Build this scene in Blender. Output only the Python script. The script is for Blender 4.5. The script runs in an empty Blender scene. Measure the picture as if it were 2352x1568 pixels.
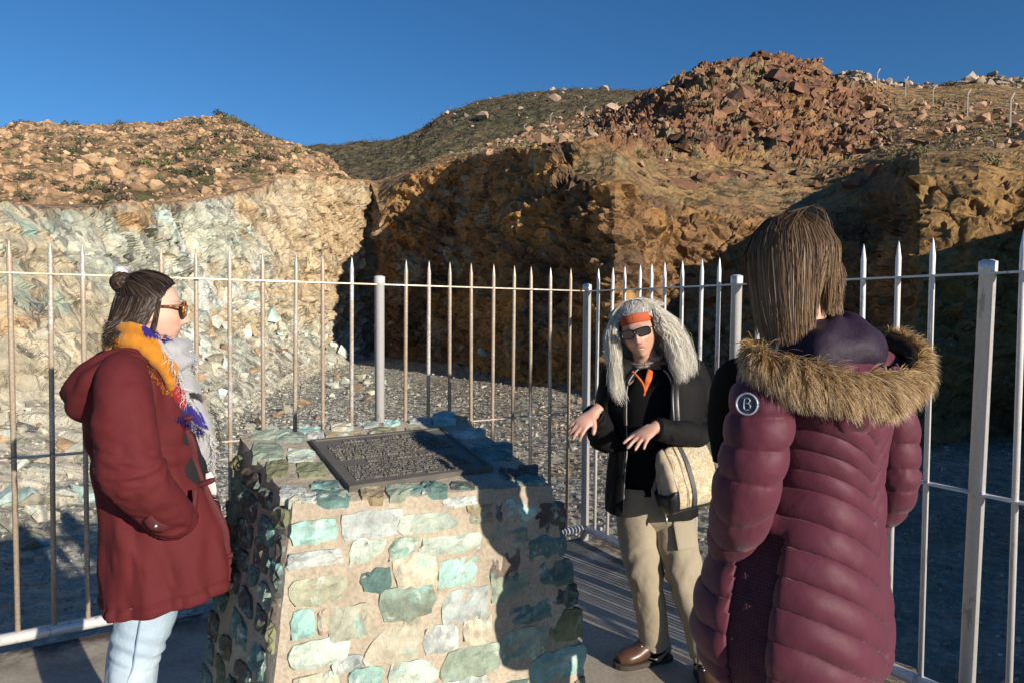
import bpy, math, random
import numpy as np
from mathutils import Vector, Matrix
from mathutils.bvhtree import BVHTree

# ------------------------------------------------------------------ camera, world, sun
SC = bpy.context.scene
COL = SC.collection
F_PX, PITCH, ROLL, CAM_H = 1568.0, 0.038, 0.0081, 1.52
CX, CY = 1176.0, 784.0
cam_d = bpy.data.cameras.new("camera")
cam = bpy.data.objects.new("camera", cam_d)
COL.objects.link(cam)
cam_d.sensor_width = 36.0
cam_d.lens = 36.0 * F_PX / 2352.0
cam_d.clip_start, cam_d.clip_end = 0.05, 3000.0
cam.matrix_world = (Matrix.Translation((0, 0, CAM_H)) @ Matrix.Rotation(math.pi / 2 - PITCH, 4, 'X')
                    @ Matrix.Rotation(ROLL, 4, 'Z'))
SC.camera = cam

SUN_EL = math.radians(16.0)
SUN_DIR = Vector((0.672 * math.cos(SUN_EL), -0.7405 * math.cos(SUN_EL), math.sin(SUN_EL)))   # towards the sun
world = bpy.data.worlds.new("World")
SC.world = world
world.use_nodes = True
nt = world.node_tree
nt.nodes.clear()
sky = nt.nodes.new("ShaderNodeTexSky")
sky.sky_type = 'NISHITA'
sky.sun_disc = False
sky.sun_elevation = SUN_EL
sky.sun_rotation = math.atan2(SUN_DIR.x, SUN_DIR.y)
sky.altitude = 1000.0
sky.air_density = 1.0
sky.dust_density = 0.0
sky.ozone_density = 5.0
hsv = nt.nodes.new("ShaderNodeHueSaturation")          # a clearer, deeper blue than the model's default air
hsv.inputs["Saturation"].default_value = 1.12
nt.links.new(sky.outputs[0], hsv.inputs["Color"])
bg = nt.nodes.new("ShaderNodeBackground")
bg.inputs["Strength"].default_value = 0.082
wo = nt.nodes.new("ShaderNodeOutputWorld")
nt.links.new(hsv.outputs[0], bg.inputs[0])
nt.links.new(bg.outputs[0], wo.inputs[0])

sun_d = bpy.data.lights.new("sun", 'SUN')
sun_d.energy = 5.0
sun_d.color = (1.0, 0.90, 0.76)
sun_d.angle = math.radians(0.53)
sun = bpy.data.objects.new("sun", sun_d)
COL.objects.link(sun)
sun.rotation_euler = SUN_DIR.to_track_quat('Z', 'Y').to_euler()
sun.location = (20, -20, 20)

SC.view_settings.view_transform = 'Standard'
SC.view_settings.look = 'None'
SC.view_settings.gamma = 1.0
SC.view_settings.exposure = 0.5
SC.view_settings.use_curve_mapping = False

rnd = random.Random(7)
RNG = np.random.default_rng(11)
PI = math.pi

# ------------------------------------------------------------------ helpers: where a sighting line meets the world
def ray(px, py):
    u, v = px - CX, py - CY
    u, v = u * math.cos(ROLL) + v * math.sin(ROLL), -u * math.sin(ROLL) + v * math.cos(ROLL)
    a, b = u / F_PX, -v / F_PX
    return np.array([a, math.cos(PITCH) + b * math.sin(PITCH), -math.sin(PITCH) + b * math.cos(PITCH)])
EYE = np.array([0, 0, CAM_H])
def at(px, py, d):
    r = ray(px, py)
    return EYE + r * (d / r[1])
def atz(px, py, z):
    r = ray(px, py)
    return EYE + r * ((z - CAM_H) / r[2])

# ------------------------------------------------------------------ helpers: noise
def _h(i, j, k, s):
    with np.errstate(over='ignore'):
        x = (i.astype(np.uint32) * np.uint32(374761393) + j.astype(np.uint32) * np.uint32(668265263)
             + k.astype(np.uint32) * np.uint32(2147483647) + np.uint32((s * 974711 + 12345) & 0xffffffff))
        x = (x ^ (x >> np.uint32(13))) * np.uint32(1274126177)
        x = (x ^ (x >> np.uint32(16))) * np.uint32(2246822519)
        x = x ^ (x >> np.uint32(13))
    return x
def _hf(i, j, k, s):
    return (_h(i, j, k, s) & np.uint32(0xffff)).astype(np.float32) / np.float32(32767.5) - 1
def vnoise(P, seed=0):
    P = np.asarray(P, np.float32)
    I = np.floor(P).astype(np.int32)
    f = P - I
    f = f * f * f * (f * (f * 6 - 15) + 10)
    i, j, k = I[:, 0], I[:, 1], I[:, 2]
    out = 0
    for a in (0, 1):
        wa = f[:, 0] if a else 1 - f[:, 0]
        for b in (0, 1):
            wb = f[:, 1] if b else 1 - f[:, 1]
            for c in (0, 1):
                wc = f[:, 2] if c else 1 - f[:, 2]
                out = out + wa * wb * wc * _hf(i + a, j + b, k + c, seed)
    return out
def fbm(P, octaves=4, seed=0, gain=0.5):
    P = np.asarray(P, np.float32)
    out, amp, tot = 0, 1.0, 0
    for o in range(octaves):
        out = out + amp * vnoise(P * (2.03 ** o) + 17.3 * o, seed + o)
        tot += amp
        amp *= gain
    return out / tot
def facets(P, seed=0, tilt=0.55, soft=0.22):
    """broken-rock relief: each cell of a jittered lattice is a tilted plane of its own level; also distance to the joint"""
    P = np.asarray(P, np.float32)
    I = np.floor(P).astype(np.int32)
    b1 = np.full(len(P), 1e9, np.float32)
    b2 = b1.copy()
    hgt = np.zeros(len(P), np.float32)
    hg2 = hgt.copy()
    for a in (-1, 0, 1):
        for b in (-1, 0, 1):
            for c in (-1, 0, 1):
                i, j, k = I[:, 0] + a, I[:, 1] + b, I[:, 2] + c
                hx = _h(i, j, k, seed)
                q = np.stack([(hx & np.uint32(1023)), (hx >> np.uint32(10)) & np.uint32(1023), (hx >> np.uint32(20)) & np.uint32(1023)], 1).astype(np.float32) / 1023
                dv = P - np.stack([i, j, k], 1) - (0.1 + 0.8 * q)
                d = (dv * dv).sum(1)
                hx2 = _h(i, j, k, seed + 77)
                g = np.stack([(hx2 & np.uint32(1023)), (hx2 >> np.uint32(10)) & np.uint32(1023), (hx2 >> np.uint32(20)) & np.uint32(1023)], 1).astype(np.float32) / 511.5 - 1
                lvl = g[:, 0] * 0.6 + (g * dv).sum(1) * tilt
                near = d < b1
                sec = (~near) & (d < b2)
                hg2 = np.where(near, hgt, np.where(sec, lvl, hg2))
                b2 = np.where(near, b1, np.minimum(b2, d))
                hgt = np.where(near, lvl, hgt)
                b1 = np.where(near, d, b1)
    e = np.sqrt(b2) - np.sqrt(b1)
    k = np.clip(e / soft, 0, 1)
    w = 0.5 * (1 - k * k * (3 - 2 * k))
    return hgt * (1 - w) + hg2 * w, e
def sstep(a, b, x):
    t = np.clip((np.asarray(x, float) - a) / (b - a), 0, 1)
    return t * t * (3 - 2 * t)
def mixc(c, d, t):
    t = np.clip(t, 0, 1)[:, None]
    return c * (1 - t) + np.asarray(d, float) * t

# ------------------------------------------------------------------ helpers: objects
def mesh_np(name, V, F=None, quads=None, tris=None, smooth=True, col=None, uv=None):
    me = bpy.data.meshes.new(name)
    V = np.asarray(V, np.float32)
    parts = []
    if quads is not None and len(quads): parts.append(np.asarray(quads, np.int32).reshape(-1, 4))
    if tris is not None and len(tris): parts.append(np.asarray(tris, np.int32).reshape(-1, 3))
    if F is not None:
        me.from_pydata([tuple(map(float, v)) for v in V], [], [tuple(int(i) for i in f) for f in F])
    else:
        me.vertices.add(len(V))
        me.vertices.foreach_set("co", V.ravel())
        loops = np.concatenate([p.ravel() for p in parts])
        sizes = np.concatenate([np.full(len(p), p.shape[1], np.int32) for p in parts])
        starts = np.concatenate([[0], np.cumsum(sizes)[:-1]]).astype(np.int32)
        me.loops.add(len(loops))
        me.loops.foreach_set("vertex_index", loops)
        me.polygons.add(len(sizes))
        me.polygons.foreach_set("loop_start", starts)
        me.polygons.foreach_set("loop_total", sizes)
        me.update(calc_edges=True)
    me.polygons.foreach_set("use_smooth", np.full(len(me.polygons), bool(smooth)))
    if col is not None:
        a = me.color_attributes.new("Col", 'FLOAT_COLOR', 'POINT')
        c = np.ones((len(V), 4), np.float32)
        c[:, :3] = col
        a.data.foreach_set("color", c.ravel())
    me.validate()
    return me
def link(name, me, mat=None, parent=None, loc=None, color=None):
    o = bpy.data.objects.new(name, me)
    COL.objects.link(o)
    if mat is not None and me is not None and not me.materials: me.materials.append(mat)
    if parent is not None: o.parent = parent
    if loc is not None: o.location = loc
    if color is not None: o.color = (*color, 1)
    return o
def tag(o, label=None, cat=None, group=None, kind=None):
    if label: o["label"] = label
    if cat: o["category"] = cat
    if group: o["group"] = group
    if kind: o["kind"] = kind
    return o
def empty(name, loc, label, cat, group=None):
    o = bpy.data.objects.new(name, None)
    COL.objects.link(o)
    o.location = loc
    o.empty_display_size = 0.1
    return tag(o, label, cat, group)
class MB:
    """collects vertices and faces of one mesh"""
    def __init__(s): s.v, s.f, s.c, s.n = [], [], [], 0
    def add(s, V, F, c=None):
        V = np.asarray(V, float)
        s.v.append(V)
        for f in F: s.f.append(tuple(int(i) + s.n for i in f))
        s.c.append(np.tile(np.asarray(c if c is not None else (1, 1, 1), float), (len(V), 1)) if c is None or np.ndim(c) == 1 else np.asarray(c, float))
        s.n += len(V)
        return s
    def mesh(s, name, smooth=True, col=False):
        V = np.concatenate(s.v)
        f3 = [f for f in s.f if len(f) == 3]
        f4 = [f for f in s.f if len(f) == 4]
        fn = [f for f in s.f if len(f) > 4]
        C = np.concatenate(s.c) if col else None
        if fn:
            me = mesh_np(name, V, F=s.f, smooth=smooth, col=C)
        else:
            me = mesh_np(name, V, quads=f4, tris=f3, smooth=smooth, col=C)
        return me
def ring_faces(nr, ns, closed=True, base=0):
    F = []
    m = ns if closed else ns - 1
    for i in range(nr - 1):
        for j in range(m):
            a = base + i * ns + j
            b = base + i * ns + (j + 1) % ns
            F.append((a, b, b + ns, a + ns))
    return F
def tube(path, rad, ns=10, cap=True, rad2=None, up=None):
    """tube along a path; rad, rad2 are the two half-widths at each point"""
    P = np.asarray(path, float)
    n = len(P)
    r1 = np.broadcast_to(np.asarray(rad, float), (n,))
    r2 = r1 if rad2 is None else np.broadcast_to(np.asarray(rad2, float), (n,))
    T = np.gradient(P, axis=0)
    T /= np.linalg.norm(T, axis=1)[:, None] + 1e-12
    u = np.array(up if up is not None else ((0, 0, 1) if abs(T[0][2]) < 0.9 else (1, 0, 0)), float)
    V = []
    for i in range(n):
        u = u - T[i] * (u @ T[i])
        u /= np.linalg.norm(u) + 1e-12
        w = np.cross(T[i], u)
        a = np.arange(ns) / ns * 2 * PI
        V.append(P[i] + np.outer(np.cos(a) * r1[i], u) + np.outer(np.sin(a) * r2[i], w))
    V = np.concatenate(V)
    F = ring_faces(n, ns)
    if cap:
        F.append(tuple(range(ns))[::-1])
        F.append(tuple(range((n - 1) * ns, n * ns)))
    return V, F
def box(c, s, rot=None):
    x, y, z = [v / 2 for v in s]
    V = np.array([(-x, -y, -z), (x, -y, -z), (x, y, -z), (-x, y, -z), (-x, -y, z), (x, -y, z), (x, y, z), (-x, y, z)], float)
    if rot is not None: V = V @ np.asarray(rot, float).T
    return V + np.asarray(c, float), [(0, 3, 2, 1), (4, 5, 6, 7), (0, 1, 5, 4), (1, 2, 6, 5), (2, 3, 7, 6), (3, 0, 4, 7)]
def curve_pts(pts, n):
    """smooth (Catmull-Rom) resampling of a polyline of any dimension"""
    P = np.asarray(pts, float)
    P = np.vstack([2 * P[0] - P[1], P, 2 * P[-1] - P[-2]])
    m = len(P) - 3
    t = np.linspace(0, m, n)
    i = np.minimum(t.astype(int), m - 1)
    f = (t - i)[:, None]
    a, b, c, d = P[i], P[i + 1], P[i + 2], P[i + 3]
    return 0.5 * (2 * b + (c - a) * f + (2 * a - 5 * b + 4 * c - d) * f ** 2 + (-a + 3 * b - 3 * c + d) * f ** 3)

# ------------------------------------------------------------------ helpers: materials
class NT:
    def __init__(s, name):
        s.m = bpy.data.materials.new(name)
        s.m.use_nodes = True
        s.t = s.m.node_tree
        s.b = s.t.nodes["Principled BSDF"]
    def n(s, typ, **kw):
        x = s.t.nodes.new(typ)
        for k, v in kw.items():
            if k.startswith("i_"):
                key = k[2:]
                x.inputs[int(key) if key.isdigit() else key.replace("_", " ")].default_value = v
            else: setattr(x, k, v)
        return x
    def l(s, a, b): s.t.links.new(a, b)
    def noise(s, scale, detail=6, rough=0.6, vec=None, dist=0.0):
        x = s.n("ShaderNodeTexNoise", i_Scale=scale, i_Detail=detail, i_Roughness=rough, i_Distortion=dist)
        if vec is not None: s.l(vec, x.inputs["Vector"])
        return x
    def ramp(s, src, stops, interp='LINEAR'):
        r = s.n("ShaderNodeValToRGB")
        r.color_ramp.interpolation = interp
        e = r.color_ramp.elements
        while len(e) > 1: e.remove(e[-1])
        e[0].position, e[0].color = stops[0][0], _c4(stops[0][1])
        for p, c in stops[1:]:
            q = e.new(p)
            q.color = _c4(c)
        s.l(src, r.inputs[0])
        return r
    def mix(s, fac, a, b, mode='MIX'):
        x = s.n("ShaderNodeMix", data_type='RGBA', blend_type=mode)
        for sock, v in ((x.inputs[0], fac), (x.inputs[6], a), (x.inputs[7], b)):
            if isinstance(v, bpy.types.NodeSocket): s.l(v, sock)
            elif isinstance(v, (int, float)): sock.default_value = v if sock.type == 'VALUE' else (v, v, v, 1)
            else: sock.default_value = _c4(v)
        return x.outputs[2]
    def bump(s, h, strength=0.5, dist=0.02, prev=None):
        x = s.n("ShaderNodeBump", i_Strength=strength, i_Distance=dist)
        s.l(h, x.inputs["Height"])
        if prev is not None: s.l(prev, x.inputs["Normal"])
        return x.outputs[0]
    def coord(s, which="Object", scale=None):
        c = s.n("ShaderNodeTexCoord").outputs[which]
        if scale is not None:
            mp = s.n("ShaderNodeMapping")
            mp.inputs["Scale"].default_value = scale
            s.l(c, mp.inputs["Vector"])
            c = mp.outputs[0]
        return c
    def set(s, **kw):
        for k, v in kw.items():
            k = k.replace("_", " ")
            if isinstance(v, bpy.types.NodeSocket): s.l(v, s.b.inputs[k])
            else: s.b.inputs[k].default_value = _c4(v) if isinstance(v, tuple) and len(v) == 3 and s.b.inputs[k].type == 'RGBA' else v
        return s.m
def _c4(c): return (c, c, c, 1) if isinstance(c, (int, float)) else (*c[:3], 1)
def plain(name, c, rough=0.6, metal=0.0, bumpscale=None, bumpstr=0.2, var=0.15, **kw):
    t = NT(name)
    co = t.coord()
    nz = t.noise(bumpscale or 40, 5, vec=co)
    cc = t.mix(1.0, c, t.ramp(nz.outputs[0], [(0.3, 1 - var), (0.7, 1 + var)]).outputs[0], 'MULTIPLY')
    t.set(Base_Color=cc, Roughness=rough, Metallic=metal, **kw)
    if bumpstr: t.set(Normal=t.bump(nz.outputs[0], bumpstr, 0.004))
    return t.m
# ------------------------------------------------------------------ rock, gravel and hill materials
def rock_mat(name, s1, s2, bump=0.6, var=0.35, rough=0.9, crack=0.0, bd=0.25, spec=0.2):
    t = NT(name)
    co = t.coord()
    a = t.n("ShaderNodeAttribute", attribute_name="Col")
    n1 = t.noise(s1, 8, 0.65, co)
    n2 = t.noise(s2, 6, 0.7, co)
    vv = t.ramp(n1.outputs[0], [(0.25, 1 - var), (0.5, 1.0), (0.78, 1 + var)])
    c = t.mix(1.0, a.outputs[0], vv.outputs[0], 'MULTIPLY')
    v2 = t.ramp(n2.outputs[0], [(0.3, 1 - var * 0.8), (0.7, 1 + var * 0.8)])
    c = t.mix(1.0, c, v2.outputs[0], 'MULTIPLY')
    h = t.bump(n2.outputs[0], bump, bd)
    vf = t.n("ShaderNodeTexVoronoi", feature='F1', i_Scale=s1 * 2.2)
    t.l(co, vf.inputs["Vector"])
    sb = t.n("ShaderNodeVectorMath", operation='SUBTRACT'); t.l(co, sb.inputs[0]); t.l(vf.outputs["Position"], sb.inputs[1])
    cs = t.n("ShaderNodeVectorMath", operation='SUBTRACT', ); t.l(vf.outputs["Color"], cs.inputs[0]); cs.inputs[1].default_value = (.5, .5, .5)
    dt = t.n("ShaderNodeVectorMath", operation='DOT_PRODUCT'); t.l(sb.outputs[0], dt.inputs[0]); t.l(cs.outputs[0], dt.inputs[1])
    h = t.bump(dt.outputs["Value"], 0.9, 1.3, h)                       # small split faces
    c = t.mix(1.0, c, t.ramp(vf.outputs["Distance"], [(0.0, 1.06), (0.9, 0.86)]).outputs[0], 'MULTIPLY')
    if crack:
        vo = t.n("ShaderNodeTexVoronoi", feature='DISTANCE_TO_EDGE', i_Scale=s1 * 1.1)
        mp = t.n("ShaderNodeVectorMath", operation='ADD')
        t.l(co, mp.inputs[0]); t.l(n1.outputs["Color"], mp.inputs[1])
        t.l(mp.outputs[0], vo.inputs["Vector"])
        cr = t.ramp(vo.outputs["Distance"], [(0.0, 1 - crack), (0.05, 1.0)])
        c = t.mix(1.0, c, cr.outputs[0], 'MULTIPLY')
        h = t.bump(vo.outputs["Distance"], 0.35, bd, h)
    t.set(Base_Color=c, Roughness=rough, Normal=h)
    t.b.inputs["Specular IOR Level"].default_value = spec
    return t.m
M_WALL = rock_mat("quarry_rock", 0.7, 3.5, 0.7, 0.3, crack=0.25, bd=0.3)
M_HILL = rock_mat("hill_ground", 0.35, 1.6, 0.9, 0.4, bd=0.6)
M_FLOOR = rock_mat("gravel_floor", 3.0, 14.0, 0.8, 0.42, bd=0.06)

# ------------------------------------------------------------------ quarry: floor, faces, benches and the red outcrop, from a set of cross-sections
# each section: a bearing, then (distance, sighted height) of: floor start, floor end, foot of face, mid face, lip, bench, second lip, slope, crest, behind crest
Z = lambda v: ('z', v)
SECT = [
 (-1600, [(-.5, Z(-2.5)), (4, Z(-2.5)), (7, Z(-1)), (8, Z(2)), (9, Z(4.5)), (14, Z(5)), (22, Z(6)), (30, Z(7)), (45, Z(8)), (70, Z(5))]),
 (-400, [(1.2, Z(-2.5)), (8, Z(-2.5)), (14, 950), (16, 720), (18, 480), (26, 476), (36, 478), (46, 480), (58, 484), (75, Z(-4))]),
 (0, [(1.2, Z(-2.5)), (11, Z(-2.5)), (17, 930), (19, 690), (21.5, 473), (30, 472), (40, 475), (50, 478), (60, 482), (80, Z(-4))]),
 (250, [(1.2, Z(-2.5)), (13.5, Z(-2.5)), (21, 880), (24, 690), (27, 474), (36, 473), (44, 475), (52, 478), (60, 482), (80, Z(-4))]),
 (450, [(1.2, Z(-2.5)), (21, Z(-2.5)), (32, 820), (37, 640), (41, 464), (46, 461), (52, 464), (58, 467), (64, 472), (85, Z(-4))]),
 (560, [(1.2, Z(-2.5)), (28, Z(-2.5)), (40, 775), (44.5, 600), (48.5, 447), (54, 434), (58, 432), (62, 437), (68, 446), (85, Z(-4))]),
 (640, [(1.2, Z(-2.5)), (36, Z(-2.5)), (47, 760), (51, 580), (55, 412), (60, 407), (64, 408), (68, 412), (74, 422), (90, Z(-4))]),
 (700, [(1.2, Z(-2.5)), (42, Z(-2.5)), (52, 755), (55, 560), (58, 400), (62, 398), (66, 400), (70, 406), (76, 416), (95, Z(-4))]),
 (790, [(1.2, Z(-2.5)), (54, Z(-2.5)), (60, 790), (62.5, 600), (65, 412), (68, 411), (72, 412), (76, 416), (82, 424), (100, Z(-4))]),
 (850, [(1.2, Z(-2.5)), (62, Z(-2.5)), (66, 800), (68.5, 600), (71, 417), (74, 416), (78, 414), (82, 418), (88, 424), (105, Z(-4))]),
 (868, [(1.2, Z(-2.5)), (62, Z(-2.5)), (63.5, 822), (65, 640), (66.5, 470), (73, 440), (77, 416), (82, 414), (88, 420), (105, Z(-4))]),
 (900, [(1.2, Z(-2.5)), (60, Z(-2.5)), (61.5, 826), (63.5, 620), (66, 432), (72, 418), (78, 404), (84, 406), (92, 416), (105, Z(-4))]),
 (950, [(1.2, Z(-2.5)), (58.5, Z(-2.5)), (60, 832), (62.5, 600), (65.5, 398), (70, 394), (78, 386), (86, 386), (95, 396), (110, Z(-4))]),
 (1000, [(1.2, Z(-2.5)), (58, Z(-2.5)), (59, 836), (61.5, 600), (64.5, 383), (69, 378), (77, 368), (88, 362), (100, 364), (120, Z(-2))]),
 (1050, [(1.2, Z(-2.5)), (57, Z(-2.5)), (58, 838), (60.5, 600), (63.5, 370), (68, 365), (76, 358), (88, 351), (100, 351), (120, Z(-2))]),
 (1075, [(1.2, Z(-2.5)), (54.5, Z(-2.5)), (55.4, 842), (57.5, 600), (60.5, 364), (66, 358), (75, 351), (88, 345), (100, 345), (120, Z(-2))]),
 (1110, [(1.2, Z(-2.5)), (49, Z(-2.5)), (49.7, 852), (51.2, 600), (53.8, 359), (59, 352), (71, 345), (86, 338), (104, 336), (125, Z(-2))]),
 (1200, [(1.2, Z(-2.5)), (40.5, Z(-2.5)), (41.1, 874), (42, 600), (44, 346), (51, 340), (66, 330), (84, 318), (105, 308), (130, Z(0))]),
 (1278, [(1.2, Z(-2.5)), (38.6, Z(-2.5)), (39.1, 880), (39.8, 600), (41.4, 338), (47, 332), (64, 318), (84, 295), (108, 275), (130, Z(0))]),
 (1318, [(1.2, Z(-2.5)), (37.6, Z(-2.5)), (38.1, 882), (38.6, 620), (39.4, 408), (41, 396), (43.4, 336), (70, 310), (106, 266), (130, Z(0))]),
 (1355, [(1.2, Z(-2.5)), (36, Z(-2.5)), (36.4, 887), (37, 640), (38.2, 428), (41, 378), (43.5, 336), (70, 306), (104, 256), (130, Z(0))]),
 (1415, [(1.2, Z(-2.5)), (33.8, Z(-2.5)), (34.2, 894), (35.0, 650), (36.4, 438), (42, 352), (45, 334), (68, 300), (96, 246), (125, Z(0))]),
 (1500, [(1.2, Z(-2.5)), (34.2, Z(-2.5)), (34.9, 900), (36.6, 665), (39.2, 462), (45, 398), (51, 342), (66, 288), (82, 212), (110, Z(0))]),
 (1560, [(1.2, Z(-2.5)), (35, Z(-2.5)), (35.7, 900), (37.4, 670), (40.4, 478), (46, 408), (53, 334), (64, 262), (78, 180), (105, Z(0))]),
 (1640, [(1.2, Z(-2.5)), (34, Z(-2.5)), (34.7, 905), (36.8, 680), (40, 496), (46, 420), (54, 330), (63, 240), (76, 141), (105, Z(0))]),
 (1700, [(1.2, Z(-2.5)), (33.5, Z(-2.5)), (34.2, 905), (36.4, 690), (40, 505), (46, 425), (54, 332), (64, 236), (75, 132), (105, Z(0))]),
 (1790, [(1.2, Z(-2.5)), (32.5, Z(-2.5)), (33.2, 910), (35.6, 700), (40, 515), (46, 432), (54, 338), (64, 240), (75, 130), (105, Z(0))]),
 (1870, [(1.2, Z(-2.5)), (31.5, Z(-2.5)), (32.4, 915), (35, 700), (40, 510), (46, 425), (54, 345), (64, 258), (76, 152), (105, Z(0))]),
 (1920, [(1.2, Z(-2.5)), (30.5, Z(-2.5)), (31.5, 920), (34.6, 690), (40, 492), (46, 405), (54, 342), (64, 268), (78, 180), (105, Z(0))]),
 (2000, [(1.2, Z(-2.5)), (28, Z(-2.5)), (29.5, 930), (33.6, 660), (40, 455), (46, 368), (54, 330), (64, 270), (80, 194), (105, Z(0))]),
 (2060, [(1.2, Z(-2.5)), (23, Z(-2.5)), (24.2, 960), (28, 640), (34, 470), (42, 362), (50, 334), (62, 272), (82, 200), (105, Z(0))]),
 (2110, [(1.2, Z(-2.5)), (20.5, Z(-2.5)), (21.5, 985), (26, 590), (29.5, 415), (37, 352), (48, 334), (60, 272), (84, 204), (105, Z(0))]),
 (2250, [(1.2, Z(-2.5)), (22.6, Z(-2.5)), (23.3, 950), (25.6, 576), (28.4, 405), (34.5, 348), (44, 332), (58, 268), (86, 192), (105, Z(2))]),
 (2352, [(1.2, Z(-2.5)), (23.4, Z(-2.5)), (24, 930), (25.8, 570), (28.4, 425), (36, 350), (42, 334), (56, 262), (86, 204), (105, Z(2))]),
 (2600, [(1.2, Z(-2.5)), (20.5, Z(-2.5)), (21.2, Z(-.5)), (22.4, Z(3.6)), (26.5, Z(6)), (31, Z(7.2)), (40, Z(9.4)), (54, Z(16)), (84, Z(30)), (105, Z(20))]),
 (3000, [(1.2, Z(-2.5)), (14.5, Z(-2.5)), (15.2, Z(-.5)), (16.4, Z(4.0)), (18.5, Z(6.6)), (23, Z(7.6)), (33, Z(9.6)), (48, Z(14)), (80, Z(24)), (105, Z(20))]),
 (3410, [(1.1, Z(-2.5)), (11.2, Z(-2.5)), (11.8, Z(-1)), (13, Z(1.6)), (14.5, Z(3.2)), (19, Z(4)), (26, Z(8)), (40, Z(12)), (78, Z(20)), (105, Z(18))]),
 (3600, [(1.0, Z(-2.5)), (7.6, Z(-2.5)), (8.1, Z(-1.2)), (8.8, Z(.5)), (10, Z(1.4)), (15, Z(1.8)), (22, Z(7)), (36, Z(11)), (75, Z(18)), (105, Z(18))]),
 (5000, [(.6, Z(-2.5)), (3.8, Z(-2.5)), (4.1, Z(-1.2)), (4.5, Z(-.1)), (5.2, Z(.5)), (8.5, Z(.5)), (13, Z(9)), (24, Z(10)), (60, Z(13)), (100, Z(14))]),
 (8600, [(.2, Z(-2.5)), (1.5, Z(-2.5)), (1.7, Z(-1.2)), (1.95, Z(-.2)), (2.3, Z(.2)), (4.6, Z(.2)), (9.5, Z(7.5)), (16, Z(8)), (40, Z(9)), (90, Z(10))]),
]
def section_xyz(px, pts):
    out = []
    for d, h in pts:
        if isinstance(h, tuple):
            r = ray(px, 735)
            p = EYE + r * (d / r[1])
            p[2] = h[1]
        else: p = at(px, h, d)
        out.append(p)
    return out
SPX = np.array([s[0] for s in SECT], float)
SD = np.array([[p[1] for p in section_xyz(*s)] for s in SECT])
SZ = np.array([[p[2] for p in section_xyz(*s)] for s in SECT])
SX = np.array([[p[0] for p in section_xyz(*s)] for s in SECT])
in_px = np.arange(-60, 2412, 2.75)
PXC = np.concatenate([np.linspace(-1600, -70, 50), in_px, np.linspace(2420, 3600, 110), np.linspace(3650, 8600, 50)])
ROWS = [60, 60, 72, 84, 26, 36, 44, 42, 4]
def profile_param():
    t = []
    for s, n in enumerate(ROWS):
        k = np.linspace(0, 1, n, endpoint=False)
        if s == 0: k = None or (np.exp(np.linspace(0, 1, n, endpoint=False) * 2.4) - 1) / (math.exp(2.4) - 1)
        t.append(s + k)
    return np.concatenate(t + [[9.0]])
PT = profile_param()
def prof(S):
    C = np.stack([np.interp(PXC, SPX, S[:, k]) for k in range(10)], 1)
    i = np.minimum(PT.astype(int), 8)
    f = PT - i
    return C[:, i] * (1 - f) + C[:, i + 1] * f
GX, GY, GZ = prof(SX), prof(SD), prof(SZ)
# straight rays for x: keep the bearing of each column
PG = np.stack([GX, GY, GZ], -1)
nc, nr = PG.shape[:2]
PXG = np.repeat(PXC[:, None], nr, 1)
TG = np.repeat(PT[None], nc, 0)
def grid_normals(G):
    du = np.gradient(G, axis=0)
    dv = np.gradient(G, axis=1)
    N = np.cross(du, dv)
    return N / (np.linalg.norm(N, axis=-1, keepdims=True) + 1e-9)
NG = grid_normals(PG)
for _ in range(2):                                   # even out the push direction so that ledges do not fold over one another
    pad = np.pad(NG, ((0, 0), (14, 14), (0, 0)), mode='edge')
    cs_ = np.cumsum(pad, axis=1)
    NG = cs_[:, 28:] - np.concatenate([np.zeros_like(cs_[:, :1]), cs_[:, :-29]], 1)
    NG = NG / (np.linalg.norm(NG, axis=-1, keepdims=True) + 1e-9)
P = PG.reshape(-1, 3)
N = NG.reshape(-1, 3)
T = TG.ravel()
X = PXG.ravel()
# large undulation in plan so that no face is a plane
wob = fbm(P / 9.0, 3, 5)
face = sstep(1.7, 2.2, T) * (1 - sstep(8.5, 9, T))
steep = np.clip(1 - np.abs(N[:, 2]), 0, 1)
left = 1 - sstep(800, 900, X)
Pq = P + 0.22 * np.stack([fbm(P / 2.0, 2, 31), fbm(P / 2.0, 2, 41), fbm(P / 2.0, 2, 51)], 1)
# bedding: left faces lie flat and blocky, the red rock dips to the right
ca, sa = math.cos(0.35), math.sin(0.35)
Pr = np.stack([Pq[:, 0] * ca - Pq[:, 2] * sa, Pq[:, 1], Pq[:, 0] * sa + Pq[:, 2] * ca], 1)
Pb = Pq * left[:, None] + Pr * (1 - left)[:, None]
f1, e1 = facets(Pb / np.array([3.4, 3.4, 1.7]), 1)
f2, e2 = facets(Pb / np.array([1.45, 1.45, .85]) + 9.1, 2, soft=.12)
f3, e3 = facets(Pb / np.array([.5, .5, .36]) + 3.7, 3, soft=.12)
fine = fbm(P / 0.35, 3, 61)
co_, so_ = math.cos(0.38), math.sin(0.38)
Po = np.stack([Pq[:, 0] * co_ + Pq[:, 2] * so_, Pq[:, 1], -Pq[:, 0] * so_ + Pq[:, 2] * co_], 1)      # beds dipping to the right
fo1, _e = facets(Po / np.array([3.2, 3.0, 1.25]) + 2.3, 21, 0.35, 0.07)
fo2, _e = facets(Po / np.array([1.3, 1.2, .55]) + 5.3, 22, 0.45, 0.08)
outc = sstep(1280, 1420, X) * (1 - sstep(1960, 2080, X)) * sstep(5.3, 6.0, T) * (1 - sstep(8.6, 9, T))    # the red outcrop
bench = sstep(4.0, 4.3, T) * (1 - outc)
ampw = face * (1 - 0.72 * bench)
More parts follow.
